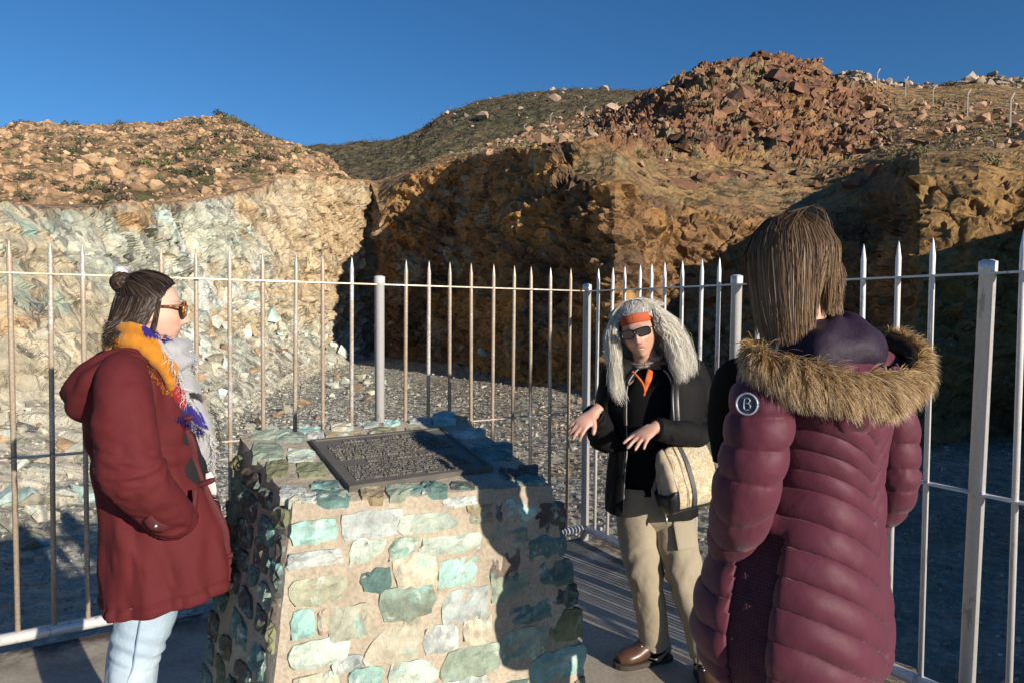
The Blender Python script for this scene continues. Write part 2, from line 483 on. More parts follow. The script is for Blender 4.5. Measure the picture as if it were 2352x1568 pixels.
disp = ampw * (0.60 * f1 + (0.54 - .18 * left) * f2 + (0.26 - .16 * left) * f3 + 0.8 * wob) * (0.45 + 0.55 * sstep(0.2, 0.7, steep)) \
    + outc * (0.85 * fo1 + 0.50 * fo2 + 0.20 * f3) \
    + face * 0.014 * fine - ampw * 0.12 * (1 - sstep(0, 0.12, e2)) - ampw * 0.18 * (1 - sstep(0, 0.1, e1))
near = np.clip(P[:, 1] / 30.0, 0.35, 1.0)
scree = sstep(0.8, 1.2, T) * (1 - sstep(1.9, 2.2, T))
floor_w = 1 - sstep(0.9, 1.2, T)
disp = disp * near + scree * (0.22 * f2 + 0.14 * f3 + 0.25 * wob) * near + floor_w * (0.05 * fbm(P / 1.2, 3, 71) + 0.12 * fbm(P / 6, 2, 72) + 0.02 * fine)
guard = np.where((X > 2500) | (X < -300), 0.5, 1.0)
disp *= guard
dirn = N.copy()
dirn[T < 1.0] = (0, 0, 1)
crest_keep = 1 - 0.55 * sstep(7.4, 8.0, T) * (1 - outc)
PD = P + dirn * (disp * crest_keep)[:, None]
# ---- rock colours (what the stone is, not how it is lit)
n1 = fbm(P / 5.0, 4, 101); n2 = fbm(P / 2.2, 4, 102); n3 = fbm(P / 0.9, 3, 103)
n4 = fbm(P / np.array([6, 6, 1.4]), 4, 104); n5 = fbm(P / 3.2 + 50, 4, 105)
C = np.tile(np.array([0.56, 0.48, 0.34]), (len(P), 1))
wl = C.copy()
wl = mixc(wl, (0.52, 0.53, 0.43), sstep(-0.02, 0.36, n1 + 0.25 * n3))           # pale mint
wl = mixc(wl, (0.50, 0.33, 0.17), sstep(0.18, 0.50, n4 + 0.3 * n2) * (1 - 0.3 * sstep(300, 600, X)))     # rust ochre
wl = mixc(wl, (0.68, 0.70, 0.64), sstep(0.05, 0.4, n5) * sstep(200, 330, X) * (1 - sstep(560, 700, X)))  # chalk white
wl = mixc(wl, (0.27, 0.31, 0.26), sstep(0.28, 0.55, n2 - 0.2 * n1))             # grey green
wl = mixc(wl, (0.28, 0.55, 0.50), 0.38 * sstep(0.38, 0.6, n3 + 0.5 * n5) * (1 - sstep(700, 820, X)))  # copper stain
wl = mixc(wl, (0.52, 0.37, 0.21), sstep(560, 760, X + 120 * n1) * 0.75 * sstep(1.9, 2.6, T))
wl = mixc(wl, (0.38, 0.22, 0.11), sstep(3.85, 4.1, T) * 0.8)
wl = mixc(wl, (0.50, 0.50, 0.43), scree * 0.6)
wl = wl * (1 + 0.35 * f2 * 0.6)[:, None]
wr = np.tile(np.array([0.26, 0.15, 0.07]), (len(P), 1))
wr = mixc(wr, (0.42, 0.23, 0.085), sstep(-0.05, 0.35, n2))
wr = mixc(wr, (0.14, 0.085, 0.05), sstep(0.1, 0.45, n1))
wr = mixc(wr, (0.36, 0.30, 0.20), sstep(0.15, 0.5, n5) * (1 - 0.7 * sstep(1050, 1250, X)))
wr = mixc(wr, (0.25, 0.27, 0.22), sstep(0.4, 0.6, n3 + 0.4 * n5) * 0.6)
bn = mixc(np.tile(np.array([0.27, 0.17, 0.085]), (len(P), 1)), (0.30, 0.20, 0.09), sstep(-0.1, 0.3, n2 + 0.3 * n3))
bn = mixc(bn, (0.21, 0.165, 0.085), sstep(0.2, 0.5, n3 + 0.3 * n1))
wr = mixc(wr, (0, 0, 0), np.zeros(len(P)))
wr = wr * (1 - (sstep(4.0, 4.3, T) * (1 - outc) * 0.85))[:, None] + bn * (sstep(4.0, 4.3, T) * (1 - outc) * 0.85)[:, None]
red = mixc(np.tile(np.array([0.215, 0.105, 0.06]), (len(P), 1)), (0.27, 0.15, 0.075), sstep(-0.1, 0.4, n2))
red = mixc(red, (0.145, 0.075, 0.05), sstep(0.1, 0.5, n1 + 0.3 * f2))
red = mixc(red, (0.26, 0.20, 0.11), 0.8 * sstep(0.15, 0.4, n5 + 0.2 * n3))
red = red * (1 + 0.22 * fo2)[:, None]
wr = wr * (1 - outc * 0.9)[:, None] + red * (outc * 0.9)[:, None]
spur = sstep(2040, 2110, X) * (1 - sstep(4.6, 5.2, T)) * sstep(1.5, 2.2, T)
wr = wr * (1 - 0.8 * spur)[:, None] + mixc(np.tile(np.array([0.32, 0.19, 0.07]), (len(P), 1)), (0.24, 0.15, 0.06), sstep(-0.2, 0.3, n2)) * (0.8 * spur)[:, None]
C = wl * left[:, None] + wr * (1 - left)[:, None]
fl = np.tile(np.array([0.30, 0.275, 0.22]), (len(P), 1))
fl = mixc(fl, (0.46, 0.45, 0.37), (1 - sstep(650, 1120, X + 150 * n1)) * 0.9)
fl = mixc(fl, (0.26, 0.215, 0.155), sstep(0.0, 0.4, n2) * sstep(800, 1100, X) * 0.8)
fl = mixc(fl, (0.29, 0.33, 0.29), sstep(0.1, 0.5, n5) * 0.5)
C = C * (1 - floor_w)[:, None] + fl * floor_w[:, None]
C = np.clip(C, 0.02, 0.8)
PD = PD.reshape(nc, nr, 3)
CG = C.reshape(nc, nr, 3)
def sheet(name, a, b, mat, label=None):
    V = PD[:, a:b].reshape(-1, 3)
    m = b - a
    i = (np.arange(nc - 1)[:, None] * m + np.arange(m - 1)[None]).ravel()
    Q = np.stack([i, i + m, i + m + 1, i + 1], 1)
    o = link(name, mesh_np(name, V, quads=Q, smooth=False, col=CG[:, a:b].reshape(-1, 3)), mat)
    tag(o, kind='structure')
    return o, V, Q
r0, r1, r2 = sum(ROWS[:1]), sum(ROWS[:4]), len(PT)
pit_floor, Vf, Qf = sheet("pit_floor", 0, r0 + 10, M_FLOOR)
quarry_face, Vq, Qq = sheet("quarry_face", r0 + 9, r1 + 12, M_WALL)
outcrop_hill, Vo, Qo = sheet("outcrop_hill", r1 + 11, r2, M_WALL)
BVHS = {}
def bvh_of(V, Q): return BVHTree.FromPolygons([tuple(v) for v in V.tolist()], [tuple(q) for q in Q.tolist()])

# ------------------------------------------------------------------ hills beyond the quarry
def hill(name, crest, base, d0, d1, rows, colf, amp, mat, seed, step=3.0, lumps=(3.5, 1.4)):
    """crest and base: (bearing, sighted height) lines; the slope runs from distance d0 up to d1, then falls away behind"""
    cx = np.arange(crest[0][0], crest[-1][0] + 1, step)
    cy = np.interp(cx, [c[0] for c in crest], [c[1] for c in crest])
    by = np.interp(cx, [c[0] for c in base], [c[1] for c in base])
    D0 = np.interp(cx, [c[0] for c in d0], [c[1] for c in d0])
    D1 = np.interp(cx, [c[0] for c in d1], [c[1] for c in d1])
    t = np.concatenate([np.linspace(0, 1, rows), [1.15, 1.4]])
    G = np.zeros((len(cx), len(t), 3))
    for i, px in enumerate(cx):
        A, B = at(px, by[i], D0[i]), at(px, cy[i], D1[i])
        q = A + (B - A) * np.minimum(t, 1)[:, None]
        q[:, 2] += (B[2] - A[2]) * 0.10 * np.sin(np.clip(t, 0, 1) * PI)          # slightly rounded
        over = np.maximum(t - 1, 0)[:, None]
        back = np.array([B[0], B[1], 0]) / math.hypot(B[0], B[1])
        q = q + over * (back * (D1[i] - D0[i]) - np.array([0, 0, (B[2] - A[2])]))
        G[i] = q
    Nn = grid_normals(G).reshape(-1, 3)
    Pp = G.reshape(-1, 3)
    g1, _ = facets(Pp / lumps[0], seed)
    g2, _ = facets(Pp / lumps[1], seed + 1)
    w = fbm(Pp / 18, 3, seed + 2)
    tt = np.tile(t, len(cx))
    Pp = Pp + Nn * ((amp * (0.6 * g1 + 0.3 * g2) + 2.2 * w * amp * np.sin(np.clip(tt, 0, 1) * PI)))[:, None]
    Cc = colf(Pp, g1, g2)
    m = len(t)
    i = (np.arange(len(cx) - 1)[:, None] * m + np.arange(m - 1)[None]).ravel()
    Q = np.stack([i, i + m, i + m + 1, i + 1], 1)
    o = link(name, mesh_np(name, Pp, quads=Q, smooth=False, col=np.clip(Cc, 0.02, 0.8)), mat)
    tag(o, kind='structure')
    return o, Pp, Q
def col_boulder(Pp, g1, g2):
    a = fbm(Pp / 7, 4, 201); b = fbm(Pp / 2.5, 3, 202)
    c = np.tile(np.array([0.40, 0.26, 0.145]), (len(Pp), 1))
    c = mixc(c, (0.32, 0.21, 0.115), sstep(-0.1, 0.3, a))
    c = mixc(c, (0.42, 0.27, 0.155), sstep(0.0, 0.5, g2))
    c = mixc(c, (0.12, 0.11, 0.05), sstep(0.15, 0.4, b + 0.5 * a))
    return c
def col_scrub(Pp, g1, g2):
    a = fbm(Pp / 14, 4, 211); b = fbm(Pp / 4, 3, 212)
    c = np.tile(np.array([0.105, 0.085, 0.05]), (len(Pp), 1))
    c = mixc(c, (0.14, 0.115, 0.065), sstep(0.0, 0.4, b))
    c = mixc(c, (0.085, 0.082, 0.042), sstep(0.05, 0.4, a))
    return c
boulder_hill, Vb, Qb = hill("boulder_hill",
    [(-420, 360), (-200, 330), (-60, 322), (0, 316), (70, 295), (110, 297), (150, 301), (250, 302), (330, 293), (380, 292), (430, 281), (500, 277), (530, 281), (560, 293), (620, 319), (700, 347), (740, 372), (790, 408), (830, 440)],
    [(-420, 500), (0, 486), (450, 478), (640, 440), (790, 425), (830, 450)],
    [(-420, 52), (0, 56), (450, 62), (640, 72), (830, 86)], [(-420, 130), (0, 140), (500, 150), (700, 125), (830, 100)],
    120, col_boulder, 0.9, M_HILL, 301)
far_hill, Vh, Qh = hill("far_hill",
    [(560, 380), (680, 356), (720, 351), (800, 347), (900, 336), (960, 311), (1000, 286), (1040, 268), (1080, 251), (1150, 229), (1200, 220), (1260, 216), (1340, 212), (1430, 213), (1500, 215), (1620, 212), (1760, 210), (1860, 196), (1905, 178), (1935, 166), (1960, 166), (1990, 176), (2020, 187), (2100, 196), (2160, 194), (2200, 186), (2240, 170), (2290, 172), (2352, 186), (2500, 180), (2700, 200)],
    [(560, 440), (850, 430), (1000, 385), (1200, 345), (1420, 290), (1600, 260), (2000, 250), (2352, 260), (2700, 280)],
    [(560, 150), (900, 150), (1200, 170), (1500, 170), (1800, 130), (2000, 100), (2700, 96)], [(560, 300), (900, 300), (1200, 280), (1500, 260), (1800, 170), (2000, 125), (2700, 118)],
    90, col_scrub, 1.1, M_HILL, 311, lumps=(5, 2))
ground_base = link("ground", mesh_np("ground", [(-2500, -2500, -3.2), (2500, -2500, -3.2), (2500, 2500, -3.2), (-2500, 2500, -3.2)], quads=[(0, 1, 2, 3)], col=np.tile([0.2, 0.17, 0.12], (4, 1))), M_FLOOR)
tag(ground_base, kind='structure')
# ------------------------------------------------------------------ viewing platform and spiked steel fence
CORNER = np.array([0.5063, 4.6026])
LD = -np.array([math.cos(0.5444), math.sin(0.5444)])         # the run going left and towards us
RD = np.array([math.sin(0.5259), -math.cos(0.5259)])         # the run going right and towards us
Z_TOP, Z_MID, Z_BASE = 1.687, 0.877, 0.085
t = NT("concrete")
co = t.coord()
n1 = t.noise(1.3, 8, 0.65, co); n2 = t.noise(60, 4, 0.6, co); n3 = t.noise(5, 6, 0.7, co)
c = t.ramp(n1.outputs[0], [(0.3, (0.34, 0.29, 0.22)), (0.55, (0.47, 0.41, 0.325)), (0.75, (0.52, 0.46, 0.375))])
c = t.mix(1.0, c.outputs[0], t.ramp(n2.outputs[0], [(0.35, 0.85), (0.65, 1.1)]).outputs[0], 'MULTIPLY')
c = t.mix(t.ramp(n3.outputs[0], [(0.54, 0.0), (0.70, 0.45)]).outputs[0], c, (0.20, 0.165, 0.125))
a = t.n("ShaderNodeAttribute", attribute_name="Col")
t.l(t.bump(n2.outputs[0], 0.25, 0.004), t.b.inputs["Normal"])
st = t.n("ShaderNodeMath", operation='MULTIPLY'); t.l(a.outputs["Fac"], st.inputs[0]); t.l(t.ramp(n3.outputs[0], [(0.36, 0.0), (0.56, 1.0)]).outputs[0], st.inputs[1])
c = t.mix(st.outputs[0], c, (0.075, 0.06, 0.045))
M_CONC = t.set(Base_Color=c, Roughness=0.9)
# plan grid: u along the left run, v along the right run; grime collects along the fence feet
def plat_point(u, v): return CORNER + (-LD) * 0 + LD * u + RD * v
us = np.concatenate([[-0.05, 0.0, 0.06, 0.14], np.arange(0.25, 8.0, 0.12)])
vs = np.concatenate([[-0.05, 0.0, 0.06, 0.14], np.arange(0.25, 9.0, 0.12)])
UU, VV = np.meshgrid(us, vs, indexing='ij')
XY = CORNER + UU[..., None] * LD + VV[..., None] * RD
PV = np.concatenate([XY, 0.004 * fbm(np.concatenate([XY.reshape(-1, 2), np.zeros((XY.size // 2, 1))], 1) / 0.7, 3, 5).reshape(*UU.shape, 1)], -1).reshape(-1, 3)
grime = np.maximum(np.exp(-VV / 0.16), np.exp(-UU / 0.25)).ravel()
m = len(vs)
i = (np.arange(len(us) - 1)[:, None] * m + np.arange(m - 1)[None]).ravel()
Q = np.stack([i, i + 1, i + m + 1, i + m], 1)
rimv = [CORNER + LD * -0.05 + RD * -0.05, CORNER + LD * 7.9 + RD * -0.05, CORNER + LD * 7.9 + RD * 8.9, CORNER + LD * -0.05 + RD * 8.9]
nV = len(PV)
skirt = [(p[0], p[1], zz) for zz in (-0.001, -3.0) for p in rimv]
Q = np.concatenate([Q, [[nV + k, nV + (k + 1) % 4, nV + 4 + (k + 1) % 4, nV + 4 + k] for k in range(4)]])
PV = np.concatenate([PV, skirt])
tag(link("platform", mesh_np("platform", PV, quads=Q, smooth=False, col=np.concatenate([np.repeat(grime[:, None], 3, 1), np.zeros((8, 3))])), M_CONC), kind='structure')
# earth verge outside the right run
vg = MB()
vp = []
for k in range(60):
    b = CORNER + RD * (0.0 + k * 0.12)
    wv = 0.26 + 0.10 * math.sin(k * 0.9) + 0.05 * math.sin(k * 2.3)
    o_ = -LD
    for s, zz in ((0.045, -0.012), (0.5 * wv, -0.02 + 0.012 * math.sin(k * 1.7)), (wv, -0.05), (wv + 0.35, -0.6), (wv + 0.9, -2.6)):
        vp.append((*(b + o_ * s), zz))
vg.add(vp, ring_faces(60, 5, False))
vme = vg.mesh("verge", False, True)
cc = np.tile([0.26, 0.21, 0.14], (len(vp), 1))
vme.color_attributes["Col"].data.foreach_set("color", np.concatenate([cc, np.ones((len(vp), 1))], 1).astype(np.float32).ravel())
tag(link("verge", vme, M_FLOOR), kind='structure')

def fence_mat(name, rust):
    t = NT(name)
    co = t.coord()
    oi = t.n("ShaderNodeObjectInfo")
    off = t.n("ShaderNodeVectorMath", operation='ADD')
    sc = t.n("ShaderNodeVectorMath", operation='SCALE', i_Scale=50.0)
    cb = t.n("ShaderNodeCombineXYZ")
    t.l(oi.outputs["Random"], cb.inputs[0]); t.l(oi.outputs["Random"], cb.inputs[2]); t.l(cb.outputs[0], sc.inputs[0])
    t.l(co, off.inputs[0]); t.l(sc.outputs[0], off.inputs[1])
    v = off.outputs[0]
    mp = t.n("ShaderNodeMapping"); mp.inputs["Scale"].default_value = (1, 1, 0.22); t.l(v, mp.inputs[0])
    na = t.noise(28, 6, 0.65, mp.outputs[0]); nb = t.noise(90, 5, 0.7, v); nc_ = t.noise(2.3, 4, 0.6, v)
    base = t.ramp(nb.outputs[0], [(0.3, (0.60, 0.585, 0.575)), (0.7, (0.72, 0.70, 0.69))]).outputs[0]
    chips = t.ramp(na.outputs[0], [(0.60, 0.0), (0.64, 0.8)]).outputs[0]
    c = t.mix(chips, base, (0.36, 0.35, 0.345))
    ad = t.n("ShaderNodeMath", operation='ADD'); t.l(nb.outputs[0], ad.inputs[0]); t.l(nc_.outputs[0], ad.inputs[1])
    ad2 = t.n("ShaderNodeMath", operation='MULTIPLY_ADD', i_1=rust * 0.22, i_2=0.0); t.l(oi.outputs["Random"], ad2.inputs[0])
    ad3 = t.n("ShaderNodeMath", operation='ADD'); t.l(ad.outputs[0], ad3.inputs[0]); t.l(ad2.outputs[0], ad3.inputs[1])
    rm = t.ramp(ad3.outputs[0], [(0.93 + (1 - rust) * 0.23, 0.0), (1.30 + (1 - rust) * 0.1, min(1.0, 0.15 + rust * 0.65))]).outputs[0]
    rc = t.ramp(nb.outputs[0], [(0.35, (0.30, 0.19, 0.10)), (0.65, (0.50, 0.39, 0.26))]).outputs[0]
    c = t.mix(rm, c, rc)
    return t.set(Base_Color=c, Roughness=0.42, Metallic=0.25, Normal=t.bump(na.outputs[0], 0.15, 0.002))
M_FL, M_FR, M_FP = fence_mat("weathered_silver_paint", 1.0), fence_mat("white_silver_paint", 0.12), fence_mat("post_paint", 0.05)
def picket_mesh(h, r=0.0110):
    zs = [0, h - 0.075, h - 0.07, h - 0.012, h]
    rs = [r, r, r * 1.02, r * 0.32, r * 0.05]
    V, F = tube([(0, 0, z) for z in zs], rs, 10, up=(1, 0, 0))
    return mesh_np("picket", V, F=F)
def post_mesh(h, r=0.027):
    zs = [0, h - 0.05, h - 0.048, h - 0.004, h - 0.004, h + 0.002]
    rs = [r, r, r * 1.12, r * 1.12, r * 1.02, r * 0.6]
    V, F = tube([(0, 0, z) for z in zs], rs, 20, up=(1, 0, 0))
    return mesh_np("post", V, F=F)
def u_on(px, py, D):
    r = ray(px, py)
    # EYE.xy + r.xy*k = CORNER + D*u
    A = np.array([[r[0], -D[0]], [r[1], -D[1]]])
    return np.linalg.solve(A, CORNER)[1]
PK_H = 1.835 - Z_BASE
pm, pom = picket_mesh(PK_H), post_mesh(1.735)
def rail(D, u0, u1, z, w, h, name, parent, mat):
    a, b = CORNER + D * u0, CORNER + D * u1
    L = np.linalg.norm(b - a)
    V, F = box((0, 0, 0), (L, w, h))
    o = link(name, mesh_np(name, V, F=F, smooth=False), mat, parent)
    o.location = (*((a + b) / 2), z)
    o.rotation_euler = (0, 0, math.atan2((b - a)[1], (b - a)[0]))
    return o
def pipe(D, u0, u1, z, r, name, parent, mat):
    a, b = CORNER + D * u0, CORNER + D * u1
    V, F = tube([(*a, z), (*((a + b) / 2), z), (*b, z)], r, 16)
    return link(name, mesh_np(name, V, F=F), mat, parent)
fl_root = empty("spiked_fence", (0, 0, 0), "rust-stained silver spiked fence run behind the stone plinth and the woman in the red parka", "fence", "spiked steel fence runs round the lookout")
fr_root = empty("spiked_fence", (0, 0, 0), "clean white-painted spiked fence run behind the woman in the quilted plum coat", "fence", "spiked steel fence runs round the lookout")
def put(me, D, u, z, name, parent, mat):
    p = CORNER + D * u
    o = link(name, me, mat, parent)
    o.location = (p[0], p[1], z)
    o.rotation_euler = (rnd.gauss(0, .0055), rnd.gauss(0, .0055), rnd.uniform(0, 6))
    return o
pm_r = pm.copy(); pm.materials.append(M_FL); pm_r.materials.append(M_FR); pom.materials.append(M_FP)
lp = [25, 110, 190, 370, 449, 525, 602, 672, 740, 806, 930, 984, 1034, 1085, 1133, 1179, 1222, 1267, 1307]
ul = [u_on(x, 628 + (665 - 628) * x / 1345, LD) for x in lp]
for u in ul: put(pm, LD, u, Z_BASE, "picket", fl_root, None)
for k in range(1, 8): put(pm, LD, max(ul) + 0.15 * k, Z_BASE, "picket", fl_root, None)
u_post_l = [u_on(275, 640, LD), u_on(873, 650, LD)]
for u in u_post_l + [u_post_l[0] + 1.3 + 0.6]: put(pom, LD, u, 0, "post", fl_root, None)
rp = [1373, 1402, 1432, 1463, 1495, 1530, 1567, 1607, 1647, 1925, 1990, 2065, 2143, 2352]
ur = [u_on(x, 665 - (665 - 633) * min(1, (x - 1345) / 850), RD) for x in rp]
uh = np.linspace(ur[8] + 0.268, ur[9] - 0.134, int(round((ur[9] - ur[8]) / 0.134)) - 2)
for u in ur: put(pm_r, RD, u, Z_BASE, "picket", fr_root, None)
for u in uh: put(pm_r, RD, u, Z_BASE, "picket", fr_root, None)
for k in range(1, 14): put(pm_r, RD, max(ur) + 0.135 * k, Z_BASE, "picket", fr_root, None)
for u in (0.0, u_on(1689, 650, RD), u_on(2251, 640, RD), u_on(2251, 640, RD) + 1.32): put(pom, RD, u, 0, "post", fr_root, None)
UL, UR = max(ul) + 1.2, max(ur) + 1.8
for z, nm in ((Z_TOP, "top_rail"), (Z_MID, "middle_rail")):
    rail(LD, 0.03, UL, z, 0.038, 0.007, nm, fl_root, M_FL)
    rail(RD, 0.03, UR, z, 0.038, 0.007, nm, fr_root, M_FR)
pipe(LD, 0.028, UL, Z_BASE - 0.005, 0.026, "base_rail", fl_root, M_FP)
pipe(RD, 0.028, UR, Z_BASE - 0.005, 0.026, "base_rail", fr_root, M_FP)
# ------------------------------------------------------------------ loose rocks, boulders and scrub
def hull_rock(seed, n=13, flat=0.7, jit=0.35):
    r = np.random.default_rng(seed)
    import bmesh
    d = r.normal(size=(n, 3)); d /= np.linalg.norm(d, axis=1)[:, None]
    p = d * (1 - jit * r.random((n, 1)))
    p[:, 2] *= flat
    p[:, 1] *= 0.85
    bm = bmesh.new()
    for v in p: bm.verts.new(v)
    res = bmesh.ops.convex_hull(bm, input=bm.verts[:])
    bmesh.ops.delete(bm, geom=[v for v in bm.verts if not v.link_faces], context='VERTS')
    bmesh.ops.triangulate(bm, faces=bm.faces[:])
    bm.verts.ensure_lookup_table()
    V = np.array([v.co[:] for v in bm.verts])
    F = np.array([[v.index for v in f.verts] for f in bm.faces])
    for i, v in enumerate(bm.verts): v.index = i
    F = np.array([[v.index for v in f.verts] for f in bm.faces])
    bm.free()
    return V, F
def round_rock(seed, sub=2):
    import bmesh
    bm = bmesh.new()
    bmesh.ops.create_icosphere(bm, subdivisions=sub, radius=1.0)
    V = np.array([v.co[:] for v in bm.verts])
    F = np.array([[v.index for v in f.verts] for f in bm.faces])
    bm.free()
    r = np.random.default_rng(seed)
    for k in range(9):                                   # flats and splits
        n = r.normal(size=3); n /= np.linalg.norm(n)
        c = r.uniform(0.55, 0.95)
        h = V @ n
        V = V - np.outer(np.maximum(h - c, 0) * 0.85, n)
    V = V * (1 + 0.10 * fbm(V * 1.5 + seed * 3.1, 2, seed))[:, None]
    V[:, 2] *= r.uniform(0.6, 0.85); V[:, 1] *= r.uniform(0.75, 1.0)
    return V, F
def block(seed):
    r = np.random.default_rng(seed)
    c = np.array([(x, y, z) for z in (-1, 1) for y in (-1, 1) for x in (-1, 1)], float) * np.array([1.25, .85, .50])
    c = c * (1 + r.uniform(-.42, .20, (8, 3)))
    F = []
    for q in ((0, 2, 3, 1), (4, 5, 7, 6), (0, 1, 5, 4), (1, 3, 7, 5), (3, 2, 6, 7), (2, 0, 4, 6)):
        F += [(q[0], q[1], q[2]), (q[0], q[2], q[3])] if r.random() < .5 else [(q[1], q[2], q[3]), (q[1], q[3], q[0])]
    return c, np.array(F)
BLOCKS = [block(700 + k) for k in range(12)]
BLOCKS += [(v * np.array([1.3, 1, .8]), f) for v, f in (hull_rock(750 + k, 11, .6, .4) for k in range(8))]
HULLS = [hull_rock(100 + k, 12 + k % 4, 0.55 + 0.06 * (k % 5)) for k in range(10)]
SLABS = [hull_rock(200 + k, 12, 0.38 + 0.05 * (k % 3), 0.25) for k in range(8)]
ROUND = [hull_rock(300 + k, 22, 0.72, 0.22) for k in range(10)]
PEBBLE = [hull_rock(360 + k, 8, 0.6, 0.3) for k in range(8)]
ROUND1 = [hull_rock(330 + k, 9, 0.7, 0.28) for k in range(10)]
def stone_mat(name, base_from_object=True, spots=None, var=0.35, s=1.0, bump=0.6, bd=0.03):
    """stone whose base colour is the object's own colour (or the vertex colour for joined debris)"""
    t = NT(name)
    oi = t.n("ShaderNodeObjectInfo")
    co = t.coord()
    off = t.n("ShaderNodeVectorMath", operation='ADD')
    cb = t.n("ShaderNodeCombineXYZ")
    m_ = t.n("ShaderNodeMath", operation='MULTIPLY', i_1=37.0)
    t.l(oi.outputs["Random"], m_.inputs[0])
    for k in range(3): t.l(m_.outputs[0], cb.inputs[k])
    t.l(co, off.inputs[0]); t.l(cb.outputs[0], off.inputs[1])
    v = off.outputs[0]
    if base_from_object: base = oi.outputs["Color"]
    else: base = t.n("ShaderNodeAttribute", attribute_name="Col").outputs[0]
    n1 = t.noise(s, 7, 0.68, v); n2 = t.noise(s * 4.5, 6, 0.7, v)
    c = t.mix(1.0, base, t.ramp(n1.outputs[0], [(0.28, 1 - var), (0.5, 1), (0.75, 1 + var)]).outputs[0], 'MULTIPLY')
    c = t.mix(1.0, c, t.ramp(n2.outputs[0], [(0.3, 1 - var * .7), (0.7, 1 + var * .6)]).outputs[0], 'MULTIPLY')
    for i, (colr, lo, hi, amt, sc) in enumerate(spots or []):
        nn = t.noise(sc, 6, 0.7, v, 0.6)
        n3 = t.n("ShaderNodeVectorMath", operation='ADD'); t.l(v, n3.inputs[0]); n3.inputs[1].default_value = (7.3 * i + 3, 1.7 * i, 5.1)
        t.l(n3.outputs[0], nn.inputs["Vector"])
        c = t.mix(t.ramp(nn.outputs[0], [(lo, 0.0), (hi, amt)]).outputs[0], c, colr)
    t.set(Base_Color=c, Roughness=0.85, Normal=t.bump(n2.outputs[0], bump, bd))
    t.b.inputs["Specular IOR Level"].default_value = 0.25
    return t.m
M_BOULD = stone_mat("granite", True, [((0.22, 0.17, 0.13), 0.58, 0.7, 0.6, 1.2)], 0.3, 0.9, 0.5, 0.15)
M_BOULDS = stone_mat("granite_debris", False, [], 0.3, 0.5, 0.5, 0.15)
M_RUBBLE = stone_mat("copper_rubble", True, [((0.30, 0.58, 0.52), 0.60, 0.70, 0.6, 3.0), ((0.66, 0.66, 0.60), 0.58, 0.68, 0.6, 2.0)], 0.35, 2.0, 0.6, 0.03)
M_GRAVEL = stone_mat("gravel_stone", False, [], 0.3, 6.0, 0.4, 0.01)

def sample(V, Q, n, keep=None, seed=0, weight=None):
    r = np.random.default_rng(seed)
    A, B, Cc, D = [V[Q[:, k]] for k in range(4)]
    nrm = np.cross(B - A, D - A)
    ar = np.linalg.norm(nrm, axis=1)
    nrm = nrm / (ar[:, None] + 1e-12)
    w = ar.copy()
    cen = (A + Cc) / 2
    if weight is not None: w = w * weight(cen, nrm)
    w = w / w.sum()
    idx = r.choice(len(Q), n, p=w)
    a, b = r.random((2, n, 1))
    p = (A[idx] * (1 - a) + B[idx] * a) * (1 - b) + (D[idx] * (1 - a) + Cc[idx] * a) * b
    return p, nrm[idx]
def project(Pn):
    x, y, z = Pn[:, 0], Pn[:, 1], Pn[:, 2] - CAM_H
    yc = y * math.cos(PITCH) - z * math.sin(PITCH)
    zc = z * math.cos(PITCH) + y * math.sin(PITCH)
    u, v = F_PX * x / yc, -F_PX * zc / yc
    return CX + u * math.cos(ROLL) - v * math.sin(ROLL), CY + u * math.sin(ROLL) + v * math.cos(ROLL), yc
def rotm(r, n, tilt=0.5, align=None):
    a = r.random(n) * 2 * PI if align is None else align[1] + r.normal(size=n) * .45
    M = np.zeros((n, 3, 3))
    b = r.normal(size=n) * tilt + (align[0] if align else 0); c = r.normal(size=n) * tilt
    ca, sa, cb, sb, cc, scn = np.cos(a), np.sin(a), np.cos(b), np.sin(b), np.cos(c), np.sin(c)
    Rz = np.zeros((n, 3, 3)); Rz[:, 0, 0] = ca; Rz[:, 0, 1] = -sa; Rz[:, 1, 0] = sa; Rz[:, 1, 1] = ca; Rz[:, 2, 2] = 1
    Ry = np.zeros((n, 3, 3)); Ry[:, 0, 0] = cb; Ry[:, 0, 2] = sb; Ry[:, 2, 0] = -sb; Ry[:, 2, 2] = cb; Ry[:, 1, 1] = 1
    Rx = np.zeros((n, 3, 3)); Rx[:, 1, 1] = cc; Rx[:, 1, 2] = -scn; Rx[:, 2, 1] = scn; Rx[:, 2, 2] = cc; Rx[:, 0, 0] = 1
    return Ry @ Rx @ Rz
def joined(name, kinds, p, size, colr, mat, seed, tilt=0.5, sink=0.25, smooth=False, label=None, cat=None, align=None):
    r = np.random.default_rng(seed)
    Vs, Fs, Cs, nb = [], [], [], 0
    which = r.integers(0, len(kinds), len(p))
    for k, (v, f) in enumerate(kinds):
        m = which == k
        if not m.any(): continue
        R = rotm(r, m.sum(), tilt, align)
        q = np.einsum('nij,vj->nvi', R, v) * size[m][:, None, None] + p[m][:, None, :]
        q[:, :, 2] += (size[m] * (0.5 - sink) * 0.6)[:, None]
        n, nv = q.shape[:2]
        Vs.append(q.reshape(-1, 3))
        Fs.append((f[None] + (np.arange(n) * nv)[:, None, None] + nb).reshape(-1, f.shape[1]))
        Cs.append(np.repeat(colr[m], nv, 0))
        nb += n * nv
    V, F, C_ = np.concatenate(Vs), np.concatenate(Fs), np.concatenate(Cs)
    o = link(name, mesh_np(name, V, tris=F if F.shape[1] == 3 else None, quads=F if F.shape[1] == 4 else None, smooth=smooth, col=C_), mat)
    return tag(o, label, cat, kind='stuff')
